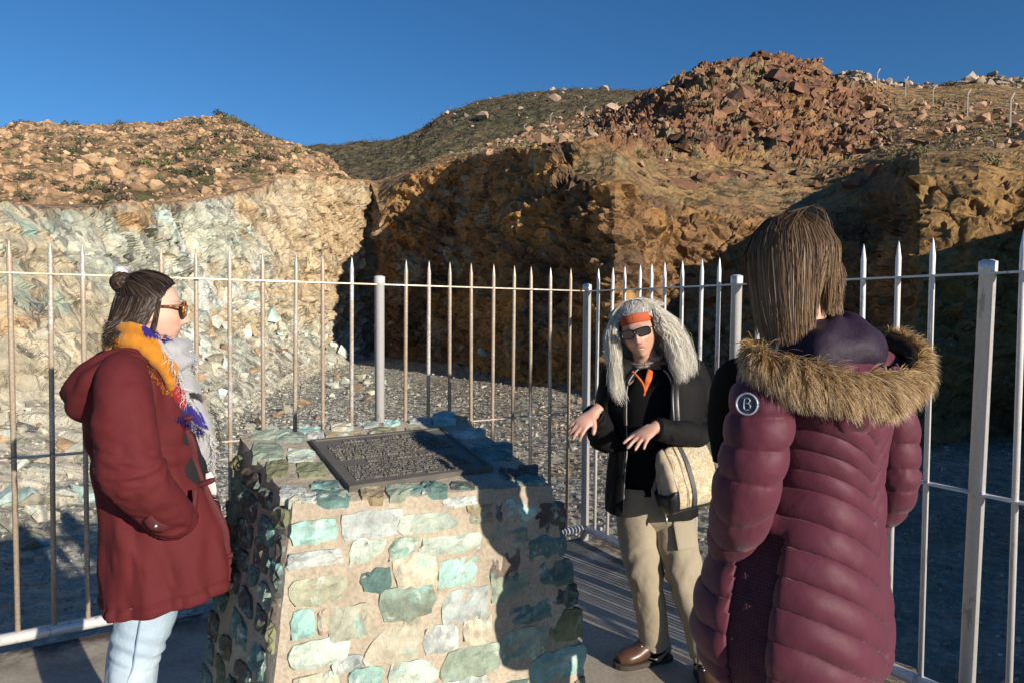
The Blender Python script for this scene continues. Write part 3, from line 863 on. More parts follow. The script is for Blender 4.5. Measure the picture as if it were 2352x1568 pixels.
def singles(name, kinds, p, size, colr, mat, seed, label, cat, group, tilt=0.5, sink=0.25, smooth=False, align=None):
    r = np.random.default_rng(seed)
    mes = []
    for k, (v, f) in enumerate(kinds):
        me = mesh_np(name, v, tris=f, smooth=smooth)
        me.materials.append(mat)
        mes.append(me)
    for i in range(len(p)):
        o = link(name, mes[r.integers(0, len(mes))], None, None, None, tuple(colr[i]))
        o.location = (p[i][0], p[i][1], p[i][2] + size[i] * (0.5 - sink) * 0.6)
        o.scale = (size[i],) * 3
        if align is None: o.rotation_euler = (r.normal() * tilt, r.normal() * tilt, r.random() * 6.28)
        else: o.rotation_euler = (r.normal() * tilt, align[0] + r.normal() * tilt, align[1] + r.normal() * .45)
        tag(o, label[i] if isinstance(label, list) else label, cat, group)
def zone_labels(p, size, what, where, xs, ys, xn=("at its left end", "left of its middle", "right of its middle", "at its right end"), yn=("near the crest of", "halfway up", "at the foot of")):
    """say which one: how big it is among its kind and where on its slope it lies"""
    px, py, d = project(np.asarray(p))
    rank = np.argsort(np.argsort(-np.asarray(size))) / max(1, len(size))
    out = []
    for a, b, q in zip(px, py, rank):
        sz = "very large" if q < .08 else "large" if q < .35 else "middling" if q < .7 else "small"
        out.append(f"{sz} {what} {yn[int(np.searchsorted(ys, b))]} {where}, {xn[int(np.searchsorted(xs, a))]}")
    return out
def shades(r, n, base, dv=0.2, alts=()):
    c = np.tile(np.asarray(base, float), (n, 1))
    for col_, prob in alts:
        m = r.random(n) < prob
        c[m] = col_
    return np.clip(c * (1 + dv * r.normal(size=(n, 1))), 0.02, 0.8)
def split_big(p, size, n):
    px, py, d = project(p)
    vis = (px > -40) & (px < 2392) & (py < 1568) & (d > 0)
    s = np.where(vis, size / d, 0)
    o = np.argsort(-s)
    return o[:n], o[n:]
def ray_hit(bvh, px, py):
    r = Vector(ray(px, py)).normalized()
    loc, nor, idx, dist = bvh.ray_cast(Vector(EYE), r)
    return loc, nor
BV_HILL = bvh_of(Vb, Qb); BV_OUT = bvh_of(Vo, Qo); BV_FLOOR = bvh_of(np.concatenate([Vf, Vq]), np.concatenate([Qf, Qq + len(Vf)]))
r = np.random.default_rng(21)
# boulders on the left-hand hill
in_view = lambda c, n: ((project(c)[0] > -80) & (project(c)[0] < 2430)).astype(float)
p, nn = sample(Vb, Qb, 9500, seed=1, weight=lambda c, n: in_view(c, n) * (0.35 + sstep(-0.25, 0.2, fbm(c / 9, 3, 401))) * (c[:, 2] > 3))
size = np.clip(0.23 * np.exp(r.normal(size=len(p)) * 0.5), 0.12, 1.0)
fixed = [(215, 372, 2.2), (250, 378, 2.0), (285, 385, 1.9), (190, 388, 1.6), (268, 408, 2.3), (240, 420, 1.8), (300, 415, 1.7), (330, 400, 1.6), (205, 418, 1.5),
         (278, 432, 2.4), (318, 436, 1.8), (165, 432, 1.4), (360, 430, 1.5), (140, 420, 1.3), (420, 415, 1.2), (470, 440, 1.3), (540, 438, 1.2), (90, 440, 1.2), (60, 400, 1.2), (600, 430, 1.1), (575, 437, 1.0)]
fp = []
for x, y, s in fixed:
    loc, nor = ray_hit(BV_HILL, x, y)
    if loc is not None: fp.append((tuple(loc), s * .62))
p = np.concatenate([p, [f[0] for f in fp]]); size = np.concatenate([size, [f[1] for f in fp]])
cl = shades(r, len(p), (0.43, 0.28, 0.16), 0.16, [((0.46, 0.31, 0.19), 0.3), ((0.33, 0.21, 0.13), 0.2)])
big, rest = split_big(p, size, 300)
singles("boulder", ROUND, p[big], size[big], cl[big], M_BOULD, 2, zone_labels(p[big], size[big], "tan granite boulder", "the rocky hill", (160, 380, 560), (345, 410)), "boulder", "boulders on the rocky hill", 0.3, 0.3)
joined("boulder_scree", ROUND1, p[rest], size[rest], cl[rest], M_BOULDS, 3, 0.4, 0.3, label="small tan granite boulders strewn over the rocky hill", cat="boulders")
# red blocks on the outcrop and its apron
def in_outcrop(c, n):
    px, py, d = project(c)
    m = sstep(1480, 1600, px + 0.4 * (py - 300)) * (1 - sstep(1960, 2040, px)) * (d < 78) * (py < 430) * (py > 120)
    return m * (0.35 + sstep(-0.2, 0.25, fbm(c / 5, 3, 402))) * np.where(py > 320, .45, 1.0)
p, nn = sample(Vo, Qo, 950, seed=4, weight=in_outcrop)
size = np.clip(0.29 * np.exp(r.normal(size=len(p)) * 0.55), 0.10, 1.15)
cl = shades(r, len(p), (0.205, 0.105, 0.062), 0.24, [((0.26, 0.145, 0.08), 0.3), ((0.15, 0.08, 0.055), 0.3)])
big, rest = split_big(p, size, 170)
singles("red_rock", BLOCKS, p[big], size[big], cl[big], M_BOULD, 5, zone_labels(p[big], size[big], "rust-red rock block", "the red outcrop", (1500, 1680, 1830), (200, 290)), "rock", "rock blocks of the red outcrop", 0.22, 1.0, align=(.30, .25))
joined("red_scree", BLOCKS, p[rest], size[rest], cl[rest], M_BOULDS, 6, 0.25, 0.9, align=(.30, .25), label="small rust-red rocks strewn over the red outcrop", cat="rocks")
# pale rocks on the skyline at right and on the far scrub hill
def in_pale(c, n):
    px, py, d = project(c)
    a = sstep(1900, 1960, px) * (py < 285)
    b = (px > 1000) & (px < 1520) & (py < 300) & (fbm(c / 16, 3, 403) > 0.05)
    return 9.0 * a * (0.2 + (fbm(c / 9, 2, 404) > 0)) + b * 0.18
p, nn = sample(Vh, Qh, 900, seed=7, weight=in_pale)
dd = np.linalg.norm(p, axis=1)
size = np.clip(0.45 * np.exp(r.normal(size=len(p)) * 0.5), 0.2, 1.6) * np.where(dd > 180, 1.9, 1.0)
sky_fix = [(2235, 172, 1.7), (2222, 180, 1.5), (2255, 178, 1.5), (2205, 186, 1.6), (2275, 188, 1.3), (2300, 184, 1.3), (2320, 200, 1.4), (2290, 205, 1.2), (2338, 198, 1.1), (1950, 170, 1.0), (1965, 172, 1.1), (1978, 178, 0.9), (1940, 178, 0.9)]
BV_FAR = bvh_of(Vh, Qh)
fp = []
for x, y, s in sky_fix:
    loc, nor = ray_hit(BV_FAR, x, y + 12)
    if loc is not None: fp.append((tuple(loc), s))
p = np.concatenate([p, [f[0] for f in fp]]); size = np.concatenate([size, [f[1] for f in fp]])
cl = shades(r, len(p), (0.36, 0.28, 0.21), 0.18, [((0.42, 0.31, 0.22), 0.3)])
big, rest = split_big(p, size, 150)
singles("pale_rock", HULLS, p[big], size[big], cl[big], M_BOULD, 8, zone_labels(p[big], size[big], "pale rock", "the scrub ridge", (1200, 1900, 2150), (190, 240)), "rock", "pale rocks on the skyline ridges", 0.5, 0.25)
joined("pale_scree", HULLS, p[rest], size[rest], cl[rest], M_BOULDS, 9, 0.5, 0.25, label="small pale rocks scattered over the far scrub hill", cat="rocks")
# rocks along the benches below the outcrop (fence-post line)
def in_bench(c, n):
    px, py, d = project(c)
    return ((px > 1000) & (px < 1560) & (n[:, 2] > 0.3)) * (0.1 + (py < 330)) * 0.6 + ((px > 1900) & (px < 2352) & (py > 235) & (py < 345)) * 1.0
p, nn = sample(Vo, Qo, 900, seed=10, weight=in_bench)
size = np.clip(0.30 * np.exp(r.normal(size=len(p)) * 0.5), 0.12, 1.1)
cl = shades(r, len(p), (0.33, 0.20, 0.12), 0.2, [((0.42, 0.30, 0.22), 0.3), ((0.24, 0.13, 0.08), 0.3)])
big, rest = split_big(p, size, 120)
singles("bench_rock", HULLS, p[big], size[big], cl[big], M_BOULD, 11, zone_labels(p[big], size[big], "rough brown rock", "the grassy bench", (1250, 1500, 2100), (290, 330)), "rock", "rocks on the bench above the quarry face", 0.5, 0.25)
joined("bench_scree", HULLS, p[rest], size[rest], cl[rest], M_BOULDS, 12, 0.5, 0.25, label="small brown stones over the grassy bench above the quarry", cat="stones")
# rubble on the pit floor and the scree
rub = [(1110, 815, .85), (1092, 798, .5), (1063, 800, .45), (790, 880, .55), (775, 865, .4), (765, 890, .5), (800, 905, .45), (825, 870, .6), (820, 895, .5), (840, 880, .45), (855, 905, .4), (845, 920, .3), (880, 880, .35), (935, 890, .3), (945, 905, .25), (760, 910, .3),
       (625, 730, .9), (650, 755, .5), (495, 745, .6), (515, 750, .5), (565, 770, .5), (695, 930, .5), (660, 945, .4), (600, 975, .45), (620, 990, .4), (640, 955, .3), (575, 985, .3), (90, 1165, .42), (110, 1190, .32), (75, 1180, .28), (150, 1140, .30), (175, 1130, .25), (200, 1145, .28),
       (230, 1140, .22), (60, 1145, .3), (15, 1150, .35), (30, 1215, .3), (80, 1235, .2), (95, 1250, .18), (70, 1260, .2), (110, 1275, .16), (60, 1290, .2), (150, 1030, .35), (175, 1040, .3), (215, 1010, .4), (100, 1060, .25), (240, 1050, .25), (45, 1080, .3), (20, 1010, .4),
       (1310, 935, .25), (1330, 925, .28), (1345, 940, .22), (1365, 935, .25), (1395, 945, .25), (1380, 960, .2), (1300, 955, .18), (1420, 950, .2), (1440, 955, .25), (1340, 975, .14), (1290, 985, .12), (540, 950, .35), (590, 930, .3), (730, 960, .2), (700, 985, .2), (480, 1080, .2), (510, 1060, .2)]
p, size, alt = [], [], []
rr = np.random.default_rng(31)
for x, y, s in rub:
    loc, nor = ray_hit(BV_FLOOR, x, y)
    if loc is not None: p.append(tuple(loc)); size.append(s); alt.append(x)
p, size, alt = np.array(p), np.array(size), np.array(alt)
q, nn = sample(Vq, Qq, 260, seed=13, weight=lambda c, n: (project(c)[0] > -40) * (project(c)[0] < 900) * (n[:, 2] > 0.72) * (c[:, 2] < 1.5) * (n[:, 2] < 0.985) / (c[:, 1] ** 1.2))
qs = np.clip(0.14 * np.exp(rr.normal(size=len(q)) * 0.5), 0.06, 0.5) * np.clip(q[:, 1] / 18, .7, 2.4)
p = np.concatenate([p, q]); size = np.concatenate([size, qs]); alt = np.concatenate([alt, project(q)[0]])
cl = shades(rr, len(p), (0.42, 0.39, 0.30), 0.18, [((0.50, 0.52, 0.45), 0.3), ((0.36, 0.24, 0.14), 0.22), ((0.42, 0.55, 0.50), 0.12)])
cl[0] = (0.40, 0.44, 0.40)
rm = alt > 1250
cl[rm] = shades(rr, rm.sum(), (0.32, 0.24, 0.15), 0.2)
big, rest = split_big(p, size, 290)
lab = zone_labels(p[big], size[big], "broken rock", "the quarry scree", (250, 640, 1000), (760, 950))
lab = [l if alt[i] < 1250 else l.replace("broken rock", "ochre rock").replace("the quarry scree, at its right end", "the gravel by the shaded face") for l, i in zip(lab, big)]
lab = [l if i != 0 else "tallest pale boulder standing in the shade on the pit floor" for l, i in zip(lab, big)]
singles("rubble_rock", HULLS, p[big], size[big], cl[big], M_RUBBLE, 14, lab, "rock", "broken rocks on the pit floor and scree", 0.4, 0.25)
joined("rubble", HULLS, p[rest], size[rest], cl[rest], M_GRAVEL, 15, label="smaller broken rock on the quarry scree", cat="rubble")
# gravel
Vg = np.concatenate([Vf, Vq]); Qg = np.concatenate([Qf, Qq + len(Vf)])
def gw(c, n):
    px, py, d = project(c)
    ok = (px > -30) & (px < 2390) & (py < 1568) & (d > 3) & (n[:, 2] > 0.72) & (c[:, 2] < 1.2)
    return ok / np.maximum(d, 5) ** 1.75
p, nn = sample(Vg, Qg, 19000, seed=16, weight=gw)
d = p[:, 1]
size = np.clip(0.021 * np.exp(rr.normal(size=len(p)) * 0.5), 0.010, 0.08) * np.clip(d / 10, 0.9, 2.6)
px = project(p)[0]
cl = shades(rr, len(p), (0.32, 0.29, 0.23), 0.2, [((0.38, 0.36, 0.30), 0.2), ((0.33, 0.22, 0.13), 0.12), ((0.26, 0.31, 0.28), 0.12), ((0.20, 0.18, 0.15), 0.15)])
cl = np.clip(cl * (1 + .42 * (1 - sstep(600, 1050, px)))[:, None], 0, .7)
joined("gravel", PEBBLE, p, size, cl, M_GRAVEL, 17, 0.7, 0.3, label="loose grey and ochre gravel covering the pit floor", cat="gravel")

# ---- scrub: each bush a clump of small leaf blades
def bush_mesh(seed, n=150):
    r_ = np.random.default_rng(seed)
    lobes = r_.normal(size=(5, 3)) * np.array([0.45, 0.45, 0.18]) + np.array([0, 0, 0.45])
    V, F = [], []
    for k in range(n):
        c = lobes[r_.integers(0, 5)]
        dv = r_.normal(size=3); dv /= np.linalg.norm(dv)
        q = c + dv * np.array([0.42, 0.42, 0.36]) * r_.uniform(0.6, 1.05)
        if q[2] < 0: q[2] *= -0.4
        u = r_.normal(size=3); u /= np.linalg.norm(u)
        w = np.cross(u, dv); w /= np.linalg.norm(w) + 1e-9
        s = r_.uniform(0.07, 0.17)
        b = len(V)
        V += [q - u * s - w * s * .5, q + u * s - w * s * .4, q + u * s * .5 + w * s * .7]
        F.append((b, b + 1, b + 2))
    return np.array(V), np.array(F)
BUSH = [bush_mesh(500 + k) for k in range(5)]
BUSH_S = [bush_mesh(520 + k, 34) for k in range(5)]
tb = NT("scrub_leaf")
oi = tb.n("ShaderNodeObjectInfo")
nz = tb.noise(5, 3, 0.6, tb.coord())
tb.set(Base_Color=tb.mix(1.0, oi.outputs["Color"], tb.ramp(nz.outputs[0], [(0.3, 0.6), (0.7, 1.4)]).outputs[0], 'MULTIPLY'), Roughness=0.8)
M_BUSH = tb.m
tb = NT("scrub_leaf_mass")
aa = tb.n("ShaderNodeAttribute", attribute_name="Col")
nz = tb.noise(1.2, 4, 0.6, tb.coord())
tb.set(Base_Color=tb.mix(1.0, aa.outputs[0], tb.ramp(nz.outputs[0], [(0.3, 0.6), (0.7, 1.4)]).outputs[0], 'MULTIPLY'), Roughness=0.8)
M_BUSHM = tb.m
GREENS = [((0.075, 0.078, 0.038), 0.35), ((0.11, 0.08, 0.055), 0.3), ((0.11, 0.115, 0.04), 0.10)]
p, nn = sample(Vb, Qb, 2600, seed=18, weight=lambda c, n: in_view(c, n) * (0.15 + sstep(-0.05, 0.25, fbm(c / 12, 3, 405))) * (c[:, 2] > 3))
size = np.clip(0.50 * np.exp(r.normal(size=len(p)) * 0.45), 0.22, 1.7)
cl = shades(r, len(p), (0.085, 0.08, 0.045), 0.2, GREENS)
big, rest = split_big(p, size, 200)
singles("shrub", BUSH, p[big], size[big], cl[big], M_BUSH, 19, zone_labels(p[big], size[big], "dark green-brown shrub", "the rocky hill", (160, 380, 560), (345, 410)), "shrub", "shrubs on the rocky hill", 0.08, 0.9)
joined("scrub", BUSH_S, p[rest], size[rest], cl[rest], M_BUSHM, 20, 0.1, 0.9, label="low scrub growing between the boulders of the rocky hill", cat="scrub")
p, nn = sample(Vh, Qh, 3600, seed=22, weight=lambda c, n: in_view(c, n) * (0.3 + sstep(-0.2, 0.25, fbm(c / 20, 3, 406))))
dd = np.linalg.norm(p, axis=1)
size = np.clip(0.62 * np.exp(r.normal(size=len(p)) * 0.35), 0.3, 1.5) * np.clip(dd / 130, 0.8, 1.7)
cl = shades(r, len(p), (0.09, 0.078, 0.048), 0.2, GREENS[:2])
joined("scrub", BUSH_S, p, size, cl, M_BUSHM, 23, 0.1, 0.9, label="dense dark scrub covering the far hillside", cat="scrub")
def in_grass(c, n):
    px, py, d = project(c)
    return ((px > 1050) & (px < 2352) & (n[:, 2] > 0.35) & (py < 470) & (d < 100)) * (0.05 + sstep(0.0, 0.3, fbm(c / 4, 3, 407))) / np.maximum(d, 20) ** 1
p, nn = sample(Vo, Qo, 1500, seed=24, weight=in_grass)
size = np.clip(0.26 * np.exp(r.normal(size=len(p)) * 0.45), 0.12, 0.9)
cl = shades(r, len(p), (0.21, 0.17, 0.08), 0.2, [((0.11, 0.105, 0.05), 0.4), ((0.26, 0.21, 0.11), 0.25)])
big, rest = split_big(p, size, 90)
singles("shrub", BUSH, p[big], size[big], cl[big], M_BUSH, 25, zone_labels(p[big], size[big], "dry straw-coloured bush", "the grassy bench", (1300, 1600, 1950), (300, 360)), "shrub", "dry bushes on the bench below the red outcrop", 0.08, 0.9)
joined("dry_grass", BUSH_S, p[rest], size[rest], cl[rest], M_BUSHM, 26, 0.1, 0.9, label="dry grass tufts over the bench below the red outcrop", cat="grass")

# ---- old concrete fence posts with cranked heads along the skyline
M_POSTC = plain("post_concrete", (0.42, 0.39, 0.35), 0.85, var=0.2, bumpscale=15)
def cranked_post(h):
    m = MB()
    a = 0.022 * h
    m.add(*tube([(0, 0, -0.4), (0, 0, h * 0.8)], a * 1.41, 4))
    m.add(*tube([(0, 0, h * 0.8 - 0.05), (0.34, 0, h)], a * 1.25, 4))
    return m
BV_ALL = bvh_of(np.concatenate([Vo, Vh]), np.concatenate([Qo, Qh + len(Vo)]))
hp = [(2320, 293, 78), (2222, 268, 62), (2143, 243, 46), (2080, 223, 46), (2015, 207, 48), (1413, 262, 27), (1341, 270, 26), (1265, 284, 25), (1204, 307, 22), (1143, 337, 14), (1086, 355, 11)]
desc = ["tallest grey cranked concrete post at the right end of the skyline row", "grey cranked concrete post second from the right end of the skyline row", "grey cranked concrete post by the orange earth bank",
        "grey cranked concrete post standing at the head of the orange earth bank", "grey cranked concrete post nearest the right foot of the red outcrop", "small grey cranked post at the left foot of the red outcrop",
        "small grey cranked post on the pale rock ridge, second left of the outcrop", "small grey cranked post on the ridge, third left of the outcrop", "small grey cranked post on the ridge, fourth left of the outcrop",
        "tiny cranked post above the shaded quarry face, next to last", "tiniest cranked post, farthest along the quarry rim"]
for (x, y, hh), ds in zip(hp, desc):
    loc, nor = ray_hit(BV_ALL, x, y)
    if loc is None: continue
    h = min(3.4, max(0.7, hh / F_PX * loc.y))
    o = link("cranked_post", cranked_post(h).mesh("cranked_post", False), M_POSTC)
    o.location = loc
    o.rotation_euler = (0, 0, 0.35)
    tag(o, ds, "fence post", "cranked concrete fence posts along the skyline")
# ------------------------------------------------------------------ stone plinth with bronze plaque
MY, MT = 0.587, 0.212
ME = np.array([math.cos(MY), math.sin(MY), 0]); MF = np.array([-math.sin(MY), math.cos(MY), 0]); MZ = np.array([0, 0, 1.0])
MUP = MF * math.cos(MT) + MZ * math.sin(MT)
MN = np.cross(ME, MUP)
MC = np.array([-0.371, 2.286, 1.04])
top2 = {'FL': (-.425, -.215), 'FR': (.40, -.335), 'BR': (.42, .36), 'BL': (-.455, .32)}
TOP = {k: MC + ME * a + MUP * b - MN * 0.003 for k, (a, b) in top2.items()}
BAT = {'FL': (-.13, -.07), 'FR': (.15, -.09), 'BR': (.15, .12), 'BL': (-.15, .12)}
BOT = {}
for k, (a, b) in BAT.items():
    q = TOP[k] + ME * a + MF * b
    q[2] = 0.0
    BOT[k] = q
mono = empty("stone_plinth", (float(MC[0]), float(MC[1]), 0), "battered plinth of turquoise copper-ore stones in tan mortar bearing a bronze plaque", "monument")
mono_inv = Matrix.Translation(-Vector(mono.location))
def mono_child(name, V, F, mat, parent=mono, smooth=False, color=None, col=None):
    o = link(name, mesh_np(name, np.asarray(V) - np.array(mono.location), F=F, smooth=smooth, col=col), mat, parent, None, color)
    return o
FACES = {'front': ('BOT.FL', 'BOT.FR', 'TOP.FR', 'TOP.FL'), 'left': ('BOT.BL', 'BOT.FL', 'TOP.FL', 'TOP.BL'), 'right': ('BOT.FR', 'BOT.BR', 'TOP.BR', 'TOP.FR'),
         'back': ('BOT.BR', 'BOT.BL', 'TOP.BL', 'TOP.BR'), 'top': ('TOP.FL', 'TOP.FR', 'TOP.BR', 'TOP.BL')}
def corner(s): return (BOT if s[:3] == 'BOT' else TOP)[s[4:]]
def face_geo(nm):
    a, b, c, d = [corner(s) for s in FACES[nm]]
    n = np.cross(b - a, d - a); n /= np.linalg.norm(n)
    return a, b, c, d, n
# mortar body: one closed rough skin
mb = MB()
for nm in FACES:
    a, b, c, d, n = face_geo(nm)
    K = 30
    s, t_ = np.meshgrid(np.linspace(0, 1, K), np.linspace(0, 1, K), indexing='ij')
    s, t_ = s[..., None], t_[..., None]
    G = (a * (1 - s) + b * s) * (1 - t_) + (d * (1 - s) + c * s) * t_
    Pm = G.reshape(-1, 3)
    edge = (np.minimum(np.minimum(s, 1 - s), np.minimum(t_, 1 - t_)) * 10).clip(0, 1).reshape(-1)
    Pm = Pm + 0.006 * np.stack([fbm(Pm * 7, 3, 11), fbm(Pm * 7, 3, 12), fbm(Pm * 7, 3, 13)], 1) + 0.003 * np.stack([fbm(Pm * 30, 2, 14), fbm(Pm * 30, 2, 15), fbm(Pm * 30, 2, 16)], 1)
    mid = (Pm - (sum(TOP.values()) + sum(BOT.values())) / 8)
    Pm = Pm - mid * np.array([1, 1, 0.5]) * ((1 - edge) ** 2 * 0.014)[:, None]
    mb.add(Pm, [(i * K + j, (i + 1) * K + j, (i + 1) * K + j + 1, i * K + j + 1) for i in range(K - 1) for j in range(K - 1)])
tm = NT("mortar")
co = tm.coord()
n1 = tm.noise(5, 7, 0.65, co); n2 = tm.noise(90, 4, 0.7, co); n3 = tm.noise(14, 5, 0.6, co)
c = tm.ramp(n1.outputs[0], [(0.3, (0.30, 0.25, 0.185)), (0.55, (0.43, 0.365, 0.275)), (0.75, (0.49, 0.425, 0.33))])
c = tm.mix(1.0, c.outputs[0], tm.ramp(n2.outputs[0], [(0.3, 0.72), (0.7, 1.15)]).outputs[0], 'MULTIPLY')
c = tm.mix(tm.ramp(n3.outputs[0], [(0.62, 0), (0.74, 0.6)]).outputs[0], c, (0.13, 0.12, 0.10))
M_MORT = tm.set(Base_Color=c, Roughness=0.95, Normal=tm.bump(n2.outputs[0], 0.6, 0.006, tm.bump(n3.outputs[0], 0.5, 0.02)))
o = link("mortar", mb.mesh("mortar"), M_MORT, mono)
o.data.transform(mono_inv)
M_STONE = stone_mat("copper_ore_stone", True, [((0.30, 0.54, 0.48), 0.54, 0.66, 0.6, 9.0), ((0.62, 0.64, 0.56), 0.57, 0.66, 0.8, 12.0), ((0.30, 0.19, 0.085), 0.60, 0.68, 0.7, 8.0), ((0.055, 0.065, 0.055), 0.60, 0.70, 0.8, 16.0)], 0.4, 6.0, 0.9, 0.012)
AQ, PM, CR, GG, GW, OC, DT, DK, BR_, OL = (.37, .56, .50), (.50, .57, .48), (.55, .50, .38), (.30, .36, .28), (.52, .56, .53), (.36, .28, .17), (.13, .22, .20), (.10, .11, .095), (.16, .13, .105), (.22, .23, .13)
SR = np.random.default_rng(77)
def stone(cen, ax, ay, n, colr, h=0.02):
    """irregular faced stone bedded in the mortar: ax, ay are its half-axes on the face"""
    NU, NV = (7, 5) if np.linalg.norm(ax) > np.linalg.norm(ay) else (5, 6)
    cj = SR.uniform(-.16, .10, (4, 2))                       # pulled corners make each outline its own
    if SR.random() < .3: cj[SR.integers(0, 4)] += SR.uniform(-.45, -.2, 2)
    U, W = np.meshgrid(np.linspace(-1, 1, NU), np.linspace(-1, 1, NV), indexing='ij')
    rnd_ = SR.uniform(.10, .30)
    x = U * np.sqrt(1 - rnd_ * W * W); y = W * np.sqrt(1 - rnd_ * U * U)
    for k, (su, sv) in enumerate(((-1, -1), (1, -1), (1, 1), (-1, 1))):
        wt = (1 + su * U) * (1 + sv * W) / 4
        x = x + wt * su * cj[k, 0]; y = y + wt * sv * cj[k, 1]
    edge = np.maximum(np.abs(U), np.abs(W)) > .99
    x = x + SR.normal(0, .035, x.shape); y = y + SR.normal(0, .05, y.shape)
    tx, ty = SR.normal(0, .22, 2)
    zf = np.where(edge, h * .55, h * (1 + tx * U + ty * W)) + SR.normal(0, h * .30, x.shape)
    V = (cen + ax * x[..., None] + ay * y[..., None] + n * zf[..., None]).reshape(-1, 3).tolist()
    F = [(i * NV + j, (i + 1) * NV + j, (i + 1) * NV + j + 1, i * NV + j + 1) for i in range(NU - 1) for j in range(NV - 1)]
    loop = [i * NV for i in range(NU)] + [(NU - 1) * NV + j for j in range(1, NV)] + [i * NV + NV - 1 for i in range(NU - 2, -1, -1)] + [j for j in range(NV - 2, 0, -1)]
    b0 = len(V)
    for k in loop:
        i, j = divmod(k, NV)
        V.append(cen + ax * x[i, j] * 1.04 + ay * y[i, j] * 1.04 - n * .02)
    F += [(loop[(k + 1) % len(loop)], loop[k], b0 + k, b0 + (k + 1) % len(loop)) for k in range(len(loop))]
    return mono_child("stone", V, F, M_STONE, smooth=False, color=tuple(np.clip(np.array(colr) * SR.uniform(.72, .98), 0.03, .8)))
def c4(x, y): return 459.4 + x * 0.4508, 861.3 + y * 0.4508
def on_face(px, py, nm):
    a, b, c_, d, n = face_geo(nm)
    r_ = ray(px, py)
    return EYE + r_ * (n @ (a - EYE)) / (n @ r_)
used = {k: [] for k in FACES}
def traced(nm, L):
    a, b, c_, d, n = face_geo(nm)
    for x0, y0, x1, y1, colr in L:
        q = [on_face(*c4(x, y), nm) for x, y in ((x0, (y0 + y1) / 2), (x1, (y0 + y1) / 2), ((x0 + x1) / 2, y0), ((x0 + x1) / 2, y1))]
        cen = sum(q) / 4
        if nm == 'top':
            le, lu = np.clip((cen - MC) @ ME, -.405, .37), np.clip((cen - MC) @ MUP, -.30, .315)
            lu = max(lu, -.275 - .145 * le + .035)
            cen = MC + ME * le + MUP * lu - MN * .003
            q = [cen + (p_ - sum(q) / 4) for p_ in q]
        gr_ = 1.15 if nm != 'top' else 1.06
        ax, ay = (q[1] - q[0]) / 2 * gr_, (q[2] - q[3]) / 2 * gr_
        if nm != 'top':                           # keep beds level on the upright faces
            hx = b - a; hx /= np.linalg.norm(hx); vy = np.cross(n, hx)
            ax = hx * np.linalg.norm(ax); ay = vy * np.linalg.norm(ay)
            dip = (q[1] - q[0]) @ vy / (np.linalg.norm(q[1] - q[0]) + 1e-9)
        used[nm].append((cen, max(np.linalg.norm(ax), np.linalg.norm(ay))))
        stone(cen, ax, ay, n, colr, 0.012 if nm != 'top' else 0.008)
traced('front', [(480, 735, 700, 850, AQ), (735, 700, 1000, 830, GW), (1025, 690, 1310, 795, PM), (478, 890, 710, 970, GW), (775, 835, 945, 950, PM), (970, 825, 1110, 925, GG), (1135, 812, 1420, 895, PM),
    (1000, 900, 1195, 1065, CR), (1225, 930, 1395, 1070, AQ), (810, 985, 960, 1115, DT), (468, 1025, 740, 1155, (.47, .47, .34)), (925, 1080, 1190, 1235, GG), (1245, 1090, 1450, 1240, GW), (672, 1170, 845, 1320, (.55, .56, .44)),
    (468, 1200, 575, 1325, AQ), (832, 1255, 1115, 1460, CR), (1140, 1275, 1310, 1400, GW), (1340, 1230, 1480, 1360, CR), (470, 1350, 740, 1480, PM), (672, 1430, 820, 1505, GW), (965, 1440, 1215, 1570, PM),
    (1245, 1385, 1530, 1520, GG), (468, 1515, 700, 1640, (.55, .52, .40)), (760, 1490, 925, 1610, AQ), (1370, 655, 1485, 745, OC), (1555, 625, 1725, 735, AQ), (1715, 650, 1855, 790, BR_), (1475, 775, 1675, 875, GG), (1675, 812, 1865, 935, DT),
    (1480, 890, 1630, 1050, BR_), (1490, 1010, 1660, 1140, GG), (1735, 945, 1885, 1060, DT), (1590, 1150, 1790, 1250, DT), (1805, 1070, 1915, 1165, DK), (1540, 1285, 1770, 1450, GG), (1785, 1195, 1945, 1330, OL), (1690, 1400, 1950, 1530, AQ),
    (1235, 1545, 1450, 1640, GW), (1500, 1560, 1680, 1660, DT), (1000, 1600, 1200, 1700, GG), (600, 1195, 660, 1310, (.42, .33, .24)), (1232, 618, 1395, 668, GW), (1500, 650, 1540, 740, DK)])
traced('top', [(215, 255, 460, 308, GG), (487, 242, 592, 275, AQ), (648, 232, 765, 275, CR), (805, 217, 885, 248, GW), (920, 217, 1003, 246, AQ), (860, 270, 1003, 308, OL), (1052, 270, 1135, 290, OL), (392, 292, 535, 345, GG), (522, 292, 630, 328, GW), (640, 292, 815, 318, OC),
    (262, 345, 420, 430, GG), (452, 378, 588, 442, PM), (330, 437, 453, 518, OL), (497, 447, 633, 523, OL), (1060, 212, 1160, 240, GW), (1190, 188, 1300, 255, AQ), (1270, 190, 1390, 222, OC), (1282, 292, 1410, 325, GW), (1395, 270, 1490, 318, CR), (1375, 345, 1530, 438, DT), (1530, 338, 1640, 435, DT),
    (1525, 472, 1640, 528, DK), (1645, 455, 1745, 520, BR_), (1660, 550, 1800, 590, DT), (555, 535, 700, 578, DT), (400, 568, 540, 632, GW), (568, 582, 755, 642, DT), (835, 588, 960, 650, OC), (967, 568, 1115, 632, GG), (1138, 545, 1275, 600, DT), (640, 640, 795, 688, GG), (470, 645, 535, 690, CR), (562, 657, 655, 708, GW), (1130, 618, 1195, 655, DT), (1300, 560, 1420, 600, DK)])
